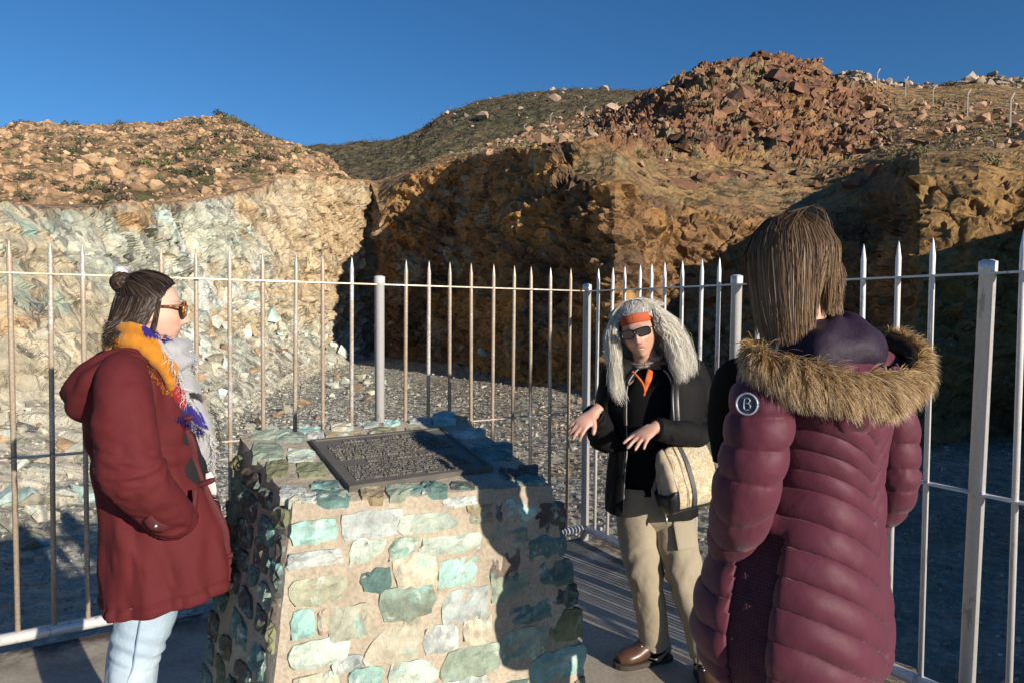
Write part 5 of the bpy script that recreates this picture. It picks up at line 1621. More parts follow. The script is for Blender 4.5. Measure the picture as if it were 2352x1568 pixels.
# ---- hair: half swept up into a bun, the rest loose to the nape
def mask1(L):
    x, y, z = L.T
    hairline = np.interp(z, [-.12, -.05, -.01, .03, .06, .085, .12], [-.06, -.03, -.002, .020, .040, .062, .12])
    return (y < hairline) & ~((z < -.07))
hs = shell("hair", H1, O1, mask1, 0.008, (0.022, 0.016, 0.013), M_HAIR, w1, S1)
r_ = np.random.default_rng(5)
bunL = np.array([0.0, -.080, .088])
def rand_dirs(n, cond):
    out = []
    while sum(len(o) for o in out) < n:
        u = r_.normal(size=(n * 3, 3)); u /= np.linalg.norm(u, axis=1)[:, None]
        L = u * np.array([.074, .094, .115])
        out.append(u[cond(L)])
    return np.concatenate(out)[:n]
def slerp_path(d0, d1, k, off0, off1):
    t_ = np.linspace(0, 1, k)[None, :, None]
    u = d0[:, None, :] * (1 - t_) + d1[:, None, :] * t_
    off = off0 + (off1 - off0) * t_
    u = u / np.linalg.norm(u, axis=2, keepdims=True)
    return u * (np.array([.074, .094, .115]) * S1 + off)
up_d = rand_dirs(1500, lambda L: mask1(L) & (L[:, 2] > np.interp(L[:, 1], [-.09, .0, .07], [.035, .036, .045])))
tgt = np.tile(np.array([0, -.62, .80]), (1500, 1)) + r_.normal(size=(1500, 3)) * .06
G = slerp_path(up_d, tgt, 10, 0.007 + r_.random((1500, 1, 1)) * .004, 0.013 + r_.random((1500, 1, 1)) * .006)
G += np.linspace(0, 1, 10)[None, :, None] * 0.003 * r_.normal(size=(1500, 1, 3))
strands("hair_swept", place(G, H1, O1), 0.0010, vary((0.024, 0.016, 0.012), (0.075, 0.050, 0.036), 6, 1500), 7, M_HAIR, hs, centre=O1)
nl = 1900
lo_d = rand_dirs(nl, lambda L: mask1(L) & (L[:, 2] < np.interp(L[:, 1], [-.09, .0, .07], [.045, .042, .050])) & (L[:, 2] > -.045))
K = 12
t_ = np.linspace(0, 1, K)
G = np.zeros((nl, K, 3))
Ls = on_skull(lo_d, 0.009 + .004 * r_.random((nl, 1)), S1)
yb = Ls[:, 1]
end = np.stack([Ls[:, 0] * np.where(np.abs(Ls[:, 0]) > .03, 1.10, 1.0), np.clip(yb - .028 - .02 * r_.random(nl), -.112, .05), np.interp(yb, [-.09, -.03, .01, .035], [-.084, -.080, -.052, -.058]) + .018 * r_.normal(size=nl)], 1)
front_lock = yb > .012
end[front_lock, 1] = yb[front_lock] - .008 - .012 * r_.random(front_lock.sum())
end[front_lock, 2] = -.066 - .015 * r_.random(front_lock.sum())
midp = (Ls + end) / 2
midu = midp / np.linalg.norm(midp / np.array([.074, .094, .115]), axis=1)[:, None]
mids = on_skull(midu / np.array([.074, .094, .115]), 0.018, S1)
mids = np.where(np.linalg.norm(mids, axis=1)[:, None] > np.linalg.norm(midp, axis=1)[:, None], mids, midp)
flick = np.where(front_lock, 0, 1)[:, None] * np.stack([0 * yb, -0.022 * r_.random(nl) ** 2, 0.012 * r_.random(nl)], 1)
for k in range(K):
    q = t_[k]
    G[:, k] = Ls * (1 - q) ** 2 + 2 * q * (1 - q) * (2 * mids - (Ls + end) / 2) + end * q * q + flick * q ** 4
G[:, :, 0] += 0.004 * np.sin(t_[None] * 7 + 9 * r_.random((nl, 1))) * t_[None]
strands("hair_loose", place(G, H1, O1), 0.00115, vary((0.028, 0.019, 0.014), (0.100, 0.070, 0.050), 8, nl), 9, M_HAIR, hs, centre=O1)
# bun
nb_ = 420
ph0 = r_.random(nb_) * 2 * PI
ax = r_.normal(size=(nb_, 3)) * .45 + np.array([1.0, .1, .1]); ax /= np.linalg.norm(ax, axis=1)[:, None]
u = np.cross(ax, r_.normal(size=(nb_, 3))); u /= np.linalg.norm(u, axis=1)[:, None]; w = np.cross(ax, u)
aa_ = np.linspace(0, 3.6, 14)
rad = 0.027 + 0.006 * r_.random((nb_, 1, 1))
off = ax[:, None, :] * (r_.uniform(-.016, .016, (nb_, 1, 1)))
G = bunL + off + rad * np.sqrt(np.maximum(0.15, 1 - (off ** 2).sum(2, keepdims=True) / .0007)) * (np.cos(aa_)[None, :, None] * u[:, None] + np.sin(aa_)[None, :, None] * w[:, None])
strands("hair_bun", place(G, H1, O1), 0.0012, vary((0.035, 0.024, 0.018), (0.10, 0.07, 0.05), 10, nb_), 11, M_HAIR, hs, centre=O1 + H1 @ bunL)
V, F = smooth_tube([bunL + [0, 0, -.026], bunL + [0, 0, -.014], bunL, bunL + [0, 0, .014], bunL + [0, 0, .027]], [.006, .023, .028, .023, .006], 14, 18)
link("bun_core", mesh_np("bun_core", place(V, H1, O1), F=F, col=np.tile([.022, .016, .013], (len(V), 1))), M_HAIR, hs)
# flyaway hairs
nf = 60
fd = rand_dirs(nf, lambda L: mask1(L) & (L[:, 2] > .05))
Ls = on_skull(fd, .012, S1)
G = Ls[:, None, :] + np.linspace(0, 1, 6)[None, :, None] * (fd[:, None, :] * .018 + r_.normal(size=(nf, 1, 3)) * .014) + np.linspace(0, 1, 6)[None, :, None] ** 2 * np.array([0, -.02, -.004])
strands("flyaway", place(G, H1, O1), 0.0005, vary((0.04, 0.03, 0.02), (0.1, .07, .05), 12, nf), 13, M_HAIR, hs)

# ---- parka
M_PARKA = cloth_mat("parka_cloth", (0.092, 0.0135, 0.0160), 0.80, 900, 0.18, 0.10, 2.2, 0.30, 0.0)
M_PARKA_IN = cloth_mat("parka_placket", (0.075, 0.011, 0.014), 0.7, 900, 0.3)
def wr_torso(t, th, P):
    a = 0.007 * np.sin(th * 9 + 5 * fbm(np.stack([th * 1.2, t * 3, 0 * t], 1), 2, 1)) * sstep(0.55, 1.0, t)
    b = 0.014 * fbm(np.stack([P[:, 0] * 6, P[:, 1] * 6, P[:, 2] * 2.4], 1), 3, 2) + .010 * (1 - 2.4 * np.abs(fbm(np.stack([P[:, 0] * 9 + P[:, 2] * 3, P[:, 1] * 9, P[:, 2] * 3.2 - P[:, 0] * 4], 1), 3, 17)))
    c = 0.007 * np.sin(P[:, 2] * 55 + P[:, 0] * 40 + 3 * fbm(P * 6, 2, 3)) * np.exp(-((t - .52) / .08) ** 2)
    hem = 0.004 * np.exp(-((t - 0.98) / .012) ** 2) - 0.004 * np.exp(-((t - 0.955) / .007) ** 2) + 0.003 * np.sin(th * 23 + 3 * np.sin(th * 5)) * np.exp(-((t - .97) / .025) ** 2)
    return a + b + c + hem
JR = [pring(262, 338, 812, D1, 0, 1.05, 2.0), pring(250, 352, 826, D1, 0, 1.35, 2.0), pring(226, 378, 846, D1, 0, 1.55, 2.1), pring(212, 402, 885, D1, 0, 1.45, 2.2), pring(206, 422, 935, D1, 0, 1.28, 2.3),
      pring(208, 438, 1000, D1, 0, 1.16, 2.3), pring(222, 462, 1075, D1, 0, 1.05, 2.3), pring(234, 488, 1145, D1, 0, 1.04, 2.4, .06), pring(236, 512, 1225, D1, 0, 1.04, 2.4, .10),
      pring(236, 527, 1300, D1, 0, 1.04, 2.5, .12), pring(238, 533, 1352, D1, 0, 1.03, 2.5, .13)]
gap = 0.50
V, F = loft(JR, 130, 200, gap, 2 * PI - gap, wr_torso)
parka = link("parka", mesh_np("parka", V, F=F), M_PARKA, w1)
solid(parka, 0.008)
def ridges(Q, seed):
    """sharp creases between soft swells"""
    return 1 - 2.4 * np.abs(fbm(Q, 3, seed, 0.45))
def wr_sleeve(te, seed, amp=0.009):
    def fn(t, th, P):
        sk = .35 * np.sin(th + seed)
        Q = np.stack([np.cos(th) * 1.1 + 5, np.sin(th) * 1.1, t * 15 + sk * 2.2], 1)
        cr = ridges(Q, seed)
        w_ = np.exp(-((t - te) / .13) ** 2) + 0.7 * np.exp(-((t - .93) / .07) ** 2) + 0.16
        inner = .55 + .45 * np.cos(th - 1.2)
        return 1.45 * amp * cr * w_ * (.45 + .55 * inner) + 0.010 * fbm(P * 8, 2, seed + 5) + .003 * fbm(P * 26, 2, seed + 6)
    return fn
for nm, sd in (("near", -1), ("far", 1)):
    sy = lambda a, b, o_: yo(a, b, sd * o_)
    pth = [sy(288, 838, .13), sy(282, 872, .195), sy(284, 940, .235), sy(290, 1010, .25), sy(302, 1075, .255), sy(338, 1130, .25), sy(378, 1170, .215), sy(408, 1200, .165)]
    sl = smooth_tube(pth, [(.052, .050), (.070, .068), (.073, .078), (.070, .082), (.068, .083), (.062, .076), (.056, .070), (.050, .060)], 120, 56, wr_sleeve(.60, 20 + sd, 0.010), up=(0, -1, 0))
    slv = link("sleeve", mesh_np("sleeve", *[sl[0]], F=sl[1]), M_PARKA, parka)
    # cuff tab with snap
    cuff = sy(372, 1205, .272)
    tabm = MB()
    V, F = smooth_tube([sy(338, 1188, .290), sy(356, 1206, .297), sy(384, 1214, .288)], [(.004, .014), (.0045, .016), (.004, .012)], 12, 12, up=(0, -1, 0))
    tab = link("cuff_tab", mesh_np("cuff_tab", V, F=F), M_PARKA_IN, parka)
    V, F = smooth_tube([sy(358, 1207, .298), sy(358, 1207, .304), sy(358, 1207, .306)], [.0055, .005, .002], 6, 14)
    link("snap", mesh_np("snap", V, F=F), M_METAL, parka)
# stitched seams: down the side and round the armhole
Vs0 = loft(JR, 130, 200, gap, 2 * PI - gap, wr_torso)[0].reshape(130, 200, 3)
for j_ in (143,):
    ribbon_tube("seam", Vs0[60:127:6, j_] + M1 * -.002, .0022, M_PARKA_IN, parka, 60)
ribbon_tube("hem_seam", Vs0[123, 60:199:8] + np.array([0, 0, .0]), .0020, M_PARKA_IN, parka, 90)
# pocket flap under the hand
V, F = smooth_tube([yo(345, 1208, -.232) + [0, 0, 0], yo(385, 1224, -.236) + [0, 0, 0], yo(420, 1218, -.225) + [0, 0, 0], yo(445, 1170, -.205) + [0, 0, 0], yo(452, 1120, -.195) + [0, 0, 0]], [(.004, .012), (.005, .014), (.005, .014), (.005, .012), (.003, .008)], 30, 10, up=(0, -1, 0))
link("pocket_edge", mesh_np("pocket_edge", V, F=F), M_PARKA_IN, parka)
# front edge: placket with zip and toggles
edge = []
for k in range(14):
    t0 = 0.16 + 0.82 * k / 13
    i = int(t0 * 129)
    edge.append(V0 if False else None)
Vt, _ = loft(JR, 130, 200, gap, 2 * PI - gap, wr_torso)
Vt = Vt.reshape(130, 200, 3)
e_r = Vt[8:129:6, 199]                     # right front edge, towards us
e_l = Vt[8:129:6, 0]
for nm, e_, s_ in (("placket", e_r, -1), ("placket", e_l, 1)):
    V, F = smooth_tube(e_ + np.array([-.006, s_ * .012, 0]), [(.010, .030)] * len(e_), 70, 14, lambda t, th, P: .003 * fbm(P * 40, 2, 4), up=(0, -1, 0))
    link(nm, mesh_np(nm, V, F=F), M_PARKA_IN, parka)
ribbon_tube("zip", e_r[:13] + np.array([.010, .006, 0.0]), 0.0042, M_METAL, parka, 50)
for px_, py_ in ((428, 962), (478, 1106), (524, 1276)):
    c0 = yo(px_, py_, -.10)
    V, F = smooth_tube([c0 + [-.030, -.012, -.012], c0 + [-.015, -.014, -.004], c0 + [.012, -.010, .006], c0 + [.024, -.004, .010]], [.007, .009, .009, .006], 16, 12)
    link("toggle", mesh_np("toggle", V, F=F), M_PARKA_IN, parka)
# standing collar and lowered hood
col_r = [pring(252, 352, 832, D1, 0, 1.1, 2.0, -.25), pring(250, 345, 812, D1, 0, 1.0, 2.0, -.30), pring(250, 335, 790, D1, 0, .95, 2.0, -.30), pring(252, 328, 778, D1, 0, .95, 2.0, -.30)]
V, F = loft(col_r, 24, 90, 0.9, 2 * PI - 0.9, lambda t, th, P: .006 * fbm(P * 18, 3, 6))
solid(link("collar", mesh_np("collar", V, F=F), M_PARKA, parka), 0.010)
def hood_disp(t, th, P): return 0.016 * fbm(P * 9, 3, 8) + 0.006 * np.sin(th * 5 + t * 6)
V, F = smooth_tube([yo(330, 846, -.13) + [0, 0, .01], yo(290, 838, -.15) + [0, 0, .012], yo(238, 858, -.135) + [0, 0, 0], yo(205, 895, -.08) + [0, 0, -.02], yo(197, 908, 0) + [0, 0, -.025], yo(218, 898, .08) + [0, 0, -.02], yo(238, 858, .135) + [0, 0, 0], yo(290, 838, .15) + [0, 0, .012], yo(330, 846, .13) + [0, 0, .01]],
                   [(.020, .022), (.034, .034), (.052, .044), (.068, .050), (.074, .052), (.068, .050), (.052, .044), (.034, .034), (.020, .022)], 90, 40, hood_disp, up=(0, 0, 1))
link("hood", mesh_np("hood", V, F=F), M_PARKA, parka)
V, F = smooth_tube([yo(322, 842, -.155) + [0, 0, 0], yo(314, 858, -.175) + [0, 0, 0], yo(304, 872, -.19) + [0, 0, 0]], [(.004, .010), (.005, .012), (.004, .010)], 10, 10, up=(0, -1, 0))
link("epaulette", mesh_np("epaulette", V, F=F), M_PARKA_IN, parka)
# ---- dark top and jeans
M_TOP1 = cloth_mat("black_knit", (0.010, 0.010, 0.011), 0.85)
TR = [pring(290, 440, 900, D1, 0, 1.2), pring(285, 465, 1000, D1, 0, 1.1), pring(285, 488, 1090, D1, 0, 1.05), pring(290, 508, 1180, D1, 0, 1.05), pring(290, 515, 1240, D1, 0, 1.0)]
V, F = loft(TR, 40, 60, disp=lambda t, th, P: .008 * fbm(P * 12, 3, 9))
link("black_top", mesh_np("black_top", V, F=F), M_TOP1, w1)
tj = NT("bleached_denim")
co = tj.coord()
n1 = tj.noise(7, 5, 0.6, co); n2 = tj.noise(700, 2, 0.6, co); n3 = tj.noise(16, 4, 0.5, co, .5)
c = tj.ramp(n1.outputs[0], [(0.3, (0.25, 0.34, 0.44)), (0.55, (0.34, 0.43, 0.51)), (0.75, (0.45, 0.52, 0.58))])
M_JEAN = tj.set(Base_Color=tj.mix(1.0, c.outputs[0], tj.ramp(n2.outputs[0], [(.3, .85), (.7, 1.12)]).outputs[0], 'MULTIPLY'), Roughness=0.9, Normal=tj.bump(n3.outputs[0], .4, .02))
tj = NT("denim_seam"); tj.set(Base_Color=(0.20, 0.27, 0.36), Roughness=0.9); M_SEAM = tj.m
jw = lambda t, th, P: 0.006 * fbm(np.stack([P[:, 0] * 16, P[:, 1] * 16, P[:, 2] * 9], 1), 3, 15) + 0.004 * np.sin(t * 70 + 2 * np.sin(th) + 4 * fbm(P * 8, 2, 16)) * np.exp(-((t - .42) / .10) ** 2)
jeans_leg = MB()
for L in (near_leg, far_leg):
    P_ = [L[0] + [0, 0, .06], L[0], L[1], L[2], L[3], L[4], L[5] + [0, 0, .03]]
    V, F = smooth_tube(P_, [(.082, .082), (.086, .086), (.078, .078), (.068, .066), (.068, .070), (.066, .072), (.060, .068)], 80, 40, jw)
    jeans_leg.add(V, F)
jeans = link("jeans", jeans_leg.mesh("jeans"), M_JEAN, w1)
sm_ = [p_ + np.array([.028 if k < 3 else .022, -r0, 0]) for k, (p_, r0) in enumerate(zip(near_leg, (.0885, .0785, .066, .066, .066, .062)))]
ribbon_tube("side_seam", sm_, 0.0022, M_SEAM, jeans, 60)
M_SHOE = plain("shoe_leather", (0.05, 0.035, 0.03), 0.5)
for L in (near_leg, far_leg):
    a_ = L[-1]
    V, F = smooth_tube([[a_[0] - .07, a_[1], .045], [a_[0] - .02, a_[1], .055], [a_[0] + .06, a_[1], .05], [a_[0] + .13, a_[1], .035], [a_[0] + .175, a_[1], .026]], [(.030, .038), (.036, .053), (.040, .050), (.042, .034), (.024, .020)], 24, 20, up=(0, 1, 0))
    V[:, 2] = np.maximum(V[:, 2], 0.003)
    link("shoe", mesh_np("shoe", V, F=F), M_SHOE, w1)
# ---- scarf
M_SCARF = vcol_cloth("scarf_wool")
MUS, BLU, GRY, RED, BLK, WHT = (0.43, 0.17, 0.018), (0.022, 0.015, 0.145), (0.33, 0.33, 0.34), (0.30, 0.018, 0.022), (0.02, 0.02, 0.022), (0.62, 0.60, 0.58)
def line_side(P, a, b):
    """signed side of the sighted line a-b in the scarf's own profile plane"""
    A_, B_ = at(a[0], a[1], D1), at(b[0], b[1], D1)
    return (P[:, 0] - A_[0]) * (B_[2] - A_[2]) - (P[:, 2] - A_[2]) * (B_[0] - A_[0])
def scarf_cols(V):
    c = np.tile(np.array(GRY), (len(V), 1))
    n_ = 0.010 * fbm(V * 25, 2, 40)
    Vn = V + n_[:, None]
    # coordinates in sighted units across the profile
    X_, Y_, _d = project(Vn)
    mus_r = np.interp(Y_, [740, 770, 800, 840, 880, 900], [300, 345, 372, 398, 410, 402])
    c[(X_ < mus_r) & (Y_ < 902)] = MUS
    c[(X_ > 318) & (X_ < 396) & (Y_ < np.interp(X_, [318, 345, 372, 396], [757, 776, 790, 782]))] = BLU
    c[(X_ > 318) & (X_ < 344) & (Y_ < 753)] = RED
    red = (Y_ > np.interp(X_, [380, 400, 410], [905, 893, 872])) & (X_ < np.interp(Y_, [870, 900, 930, 950], [412, 424, 428, 415])) & (Y_ < np.interp(X_, [385, 410, 425], [915, 935, 945])) & (Y_ > 868)
    c[red & (X_ < 432)] = RED
    blu = (Y_ > np.interp(X_, [385, 410, 425, 450], [915, 935, 925, 918])) & (Y_ < np.interp(X_, [395, 420, 445, 470], [955, 962, 975, 992])) & (X_ < np.interp(Y_, [915, 950, 990], [440, 458, 474])) & ~red
    c[blu] = BLU
    c[(X_ > 436) & (X_ < 482) & (Y_ > np.interp(X_, [436, 480], [898, 908])) & (Y_ < np.interp(X_, [436, 480], [914, 926]))] = BLK
    c[(X_ > 488) & (Y_ > 920) & (Y_ < 1000)] = (0.30, 0.25, 0.18)
    return c
nc0 = yo(350, 812)
tilt_axis = 0.42
K = 26
wrap, wr_r2 = [], []
for k in range(K + 1):
    a_ = k / K * 2 * PI
    lx, ly = math.cos(a_), math.sin(a_)
    p_ = nc0 + E1 * (lx * .080 - .004) + M1 * ly * .078 + np.array([0, 0, -lx * .022 + .010 * math.cos(2 * a_)])
    wrap.append(p_)
    wr_r2.append((.038 + .012 * max(0, lx), .050 + .004 * max(0, lx)))
def scarf_folds(t, th, P): return 0.010 * np.sin(th * 3 + 4 * fbm(P * 9, 2, 41)) * 0.7 + 0.010 * fbm(P * 16, 3, 42) + .003 * fbm(P * 60, 2, 43)
V, F = smooth_tube(wrap, wr_r2, 120, 44, scarf_folds, cap=False, up=(1, 0, 0))
wrapme = (V, F)
SRg = [pring(356, 436, 815, D1, 0, 1.5), pring(352, 441, 845, D1, 0, 1.55), pring(358, 456, 885, D1, 0, 1.5), pring(372, 472, 935, D1, 0, 1.35), pring(392, 492, 985, D1, 0, 1.2), pring(412, 497, 1030, D1, 0, 1.2), pring(432, 494, 1070, D1, 0, 1.3), pring(452, 491, 1105, D1, 0, 1.5), pring(466, 488, 1135, D1, 0, 1.6)]
V2, F2 = loft(SRg, 110, 90, disp=lambda t, th, P: .008 * fbm(np.stack([P[:, 0] * 12, P[:, 1] * 14, P[:, 2] * 6], 1), 3, 44) + .002 * fbm(P * 60, 2, 45), cap=True)
# mustard band from the nape, over the near shoulder, down the front edge
band = [yo(272, 782, -.052) + [0, 0, 0], yo(292, 778, -.090) + [0, 0, 0], yo(325, 790, -.105) + [0, 0, 0], yo(356, 822, -.118) + [0, 0, 0], yo(380, 858, -.118) + [0, 0, 0], yo(396, 893, -.105) + [0, 0, 0], yo(412, 930, -.098) + [0, 0, 0], yo(436, 966, -.092) + [0, 0, 0], yo(455, 988, -.080) + [0, 0, 0]]
V3, F3 = smooth_tube(band, [(.014, .036), (.020, .046), (.024, .046), (.024, .042), (.022, .036), (.020, .032), (.018, .036), (.014, .034), (.006, .022)], 110, 40, lambda t, th, P: .006 * np.sin(th * 4 + t * 5) + .007 * fbm(P * 18, 3, 46) + .002 * fbm(P * 70, 2, 47), up=(0.1, -1, 0))
sm = MB()
for V_, F_ in (wrapme, (V2, F2), (V3, F3)): sm.add(V_, F_, scarf_cols(V_))
scarf = link("scarf", sm.mesh("scarf", True, True), M_SCARF, w1)
def fringe(name, line, dirn, n, length, colr, seed, rad=0.0011, wav=0.006, spread=0.5, yoff=0.0):
    rr_ = np.random.default_rng(seed)
    base = curve_pts(line, n) + rr_.normal(size=(n, 3)) * 0.003
    dv = np.asarray(dirn, float) + rr_.normal(size=(n, 3)) * spread
    dv /= np.linalg.norm(dv, axis=1)[:, None]
    t_ = np.linspace(0, 1, 7)
    L_ = length * rr_.uniform(.6, 1.2, n)
    G = base[:, None] + dv[:, None] * (t_[None, :, None] * L_[:, None, None]) + wav * np.sin(t_[None, :, None] * 5 + rr_.random((n, 1, 1)) * 6) * rr_.normal(size=(n, 1, 3)) * t_[None, :, None]
    G[:, :, 2] -= (t_[None] ** 2) * L_[:, None] * 0.35
    return strands(name, G, rad, vary(colr, np.array(colr) * 1.3, seed, n), seed + 1, M_FUR, scarf)
fringe("fringe", [yo(372, 800, -.13), yo(396, 835, -.14), yo(410, 870, -.138), yo(420, 905, -.13), yo(432, 925, -.12)], (.4, -.5, -.7), 90, .022, WHT, 50, .0007)
fringe("fringe", [yo(430, 800, -.06), yo(444, 830, -.05), yo(446, 850, -.05)], (.8, -.3, -.4), 50, .020, WHT, 51, .0007)
fringe("fringe", [yo(470, 985, -.07), yo(484, 1010, -.07), yo(488, 1050, -.07), yo(485, 1085, -.05)], (.5, -.4, -.7), 90, .026, WHT, 52, .0007)
fringe("fringe", [yo(478, 925, -.02), yo(492, 960, -.02), yo(499, 1000, -.02), yo(497, 1040, -.02)], (.75, -.2, -.5), 90, .028, (0.10, 0.09, 0.08), 53, .0008)
fringe("fringe", [yo(470, 1120, -.05), yo(482, 1135, -.05), yo(486, 1138, -.04)], (.1, -.1, -1), 60, .035, WHT, 54, .0008)
fringe("fringe", [yo(400, 957, -.125), yo(425, 964, -.125), yo(450, 980, -.115), yo(468, 992, -.10)], (.25, -.35, -1), 100, .015, BLU, 55, .0008)
fringe("fringe", [yo(266, 778, -.085), yo(285, 800, -.125), yo(320, 828, -.14), yo(352, 862, -.145), yo(378, 893, -.135), yo(400, 905, -.125)], (-.3, -.6, -.7), 160, .009, MUS, 56, .0008)
fringe("fringe", [yo(345, 760, -.122), yo(368, 772, -.122), yo(388, 778, -.11)], (.3, -.4, .5), 60, .008, (0.03, 0.02, 0.20), 57, .0008)
# care label hanging at the scarf's corner
M_TAG = plain("care_label", (0.75, 0.73, 0.70), 0.6, bumpstr=0.05, var=.05)
V, F = smooth_tube([yo(478, 1085, -.09), yo(482, 1100, -.095), yo(487, 1120, -.085), yo(489, 1136, -.075)], [(.0012, .010), (.0012, .014), (.0012, .014), (.001, .011)], 12, 10, up=(0, -1, 0))
link("care_label", mesh_np("care_label", V, F=F), M_TAG, scarf)
to_local(w1)
# ------------------------------------------------------------------ grey-haired woman in black, talking with her hands
D2 = 2.93
f2v = np.array([-0.27, -0.955, -0.10])
H2 = basis(f2v, (-0.27, -0.05, 1))
S2 = 0.97
gl = at(1461, 764, D2 - .10)
O2 = gl - H2 @ (np.array([0, .092, .014]) * S2)
w2 = person_root((0.62, D2), "woman with curly white hair, orange headband, black jacket and khaki trousers, gesturing with both hands")
B2 = np.array([-0.24, -0.97, 0]); B2 /= np.linalg.norm(B2)      # chest faces
YW2 = math.atan2(B2[0], -B2[1])                                 # yaw of the body rings
def q2(px, py, f_=0.0):
    """point sighted at (px, py), f_ metres in front of her middle"""
    return at(px, py, D2 - f_)
hv, hf = head_shape(age=1.0, mouth_open=0.8)
parts = [(place(hv * S2, H2, O2), hf)] + [(place(ear_shape(s)[0] * S2, H2, O2), ear_shape(s)[1]) for s in (-1, 1)]
nk = O2 + H2 @ np.array([0, -.015, -.085])
parts.append(smooth_tube([q2(1505, 1190), q2(1505, 1130), q2(1503, 1040), q2(1503, 930), q2(1502, 880), q2(1492, 850), (q2(1485, 835) + nk) / 2, nk, nk + H2 @ np.array([0, 0, .05])],
                         [(.135, .08), (.135, .08), (.115, .07), (.125, .068), (.125, .062), (.08, .05), (.052, .052), (.050, .050), (.048, .05)], 60, 32, up=(1, 0, 0)))
# legs: the near foot points at us, the other is turned out to the side
legA = [q2(1464, 1165), q2(1468, 1240), q2(1482, 1320, .03), q2(1494, 1400, 0), q2(1502, 1472, -.03)]
legB = [q2(1545, 1165), q2(1554, 1240, .03), q2(1577, 1330, .10), q2(1600, 1420, .12), q2(1621, 1500, .14)]
for L in (legA, legB): parts.append(smooth_tube(L, [.075, .068, .054, .047, .038], 40, 18))
# arms and hands
wrR, wrL = q2(1361, 949, .20), q2(1500, 982, .27)
armR = [q2(1418, 862, 0), q2(1403, 935, -.03), q2(1392, 1003, .02), q2(1375, 978, .12), wrR]
armL = [q2(1590, 858, 0), q2(1612, 935, -.02), q2(1618, 1000, .06), q2(1566, 996, .18), wrL]
for L in (armR, armL): parts.append(smooth_tube([L[0] * .5 + q2(1503, 885) * .5] + L, [.045, .045, .040, .036, .031, .024], 44, 18))
tip = q2(1344, 992, .24)
parts += hand_parts(wrR, (tip - wrR) + np.array([-.028, 0, .02]), (-.35, -.75, .40), (.45, .38, .42, .5), 0.10, -1, 0.85, 0.90)
tip = q2(1462, 1017, .33)
parts += hand_parts(wrL, (tip - wrL) + np.array([0, 0, .01]), (-.30, -.50, .85), (.16, .20, .24, .26), 0.17, 1, 0.55, 0.93)
b2 = fuse("body", parts, 0.0050, 2)
v = mesh_verts(b2)
c = skin_colors(v, H2, O2, (0.50, 0.285, 0.205), (0.42, 0.12, 0.10), 0.45)
hd = (v[:, 2] < q2(1480, 905)[2]) & (v[:, 2] > q2(1480, 1060)[2])
c[hd] = (0.50, 0.28, 0.21)
paint(b2, c)
link("body", b2, M_SKIN, w2)
# teeth between the parted lips
V, F = smooth_tube(place(np.array([(-.013, .079, -.0615), (-.006, .0835, -.0605), (0, .0845, -.060), (.006, .0835, -.0605), (.013, .079, -.0615)]) * S2, H2, O2), [(.0034, .002)] * 5, 16, 10)
link("teeth", mesh_np("teeth", V, F=F), plain("tooth", (.62, .58, .50), .3, bumpstr=0, var=.05), w2)
glasses(w2, H2 * S2, O2, mat=M_BLACKPL, lh=0.0185, lw=0.0285, z0=0.013, yf=0.0965, thick=0.0024)
# headband
th_ = NT("striped_headband")
nz = th_.n("ShaderNodeTexWave", wave_type='BANDS', bands_direction='Z', i_Scale=95.0, i_Distortion=5.0, i_Detail=2.0)
nz.inputs["Detail Scale"].default_value = 1.5
th_.l(th_.coord(), nz.inputs["Vector"])
M_BAND = th_.set(Base_Color=th_.ramp(nz.outputs[0], [(0.2, (0.30, 0.025, 0.012)), (0.45, (0.52, 0.09, 0.015)), (0.6, (0.55, 0.24, 0.04)), (0.75, (0.30, 0.03, 0.05)), (0.9, (0.5, 0.10, 0.02))]).outputs[0], Roughness=0.85)
bp = []
for k in range(33):
    a = k / 32 * 2 * PI
    zz = .058 + .022 * (1 - math.cos(a)) * 0.5 * -1.0 + .014
    rr = math.sqrt(max(.05, 1 - (zz / .115) ** 2))
    bp.append(((.074 * rr + .005) * math.sin(a), (.094 * rr + .004) * math.cos(a), zz))
V, F = smooth_tube(place(np.array(bp) * S2, H2, O2), [(.0060, .0195)] * 33, 90, 22, lambda t, th, P: .0016 * np.sin(np.sin(th) * 9 + 3 * fbm(P * 22, 2, 5)), cap=False, up=H2[:, 1])
link("headband", mesh_np("headband", V, F=F), M_BAND, w2)
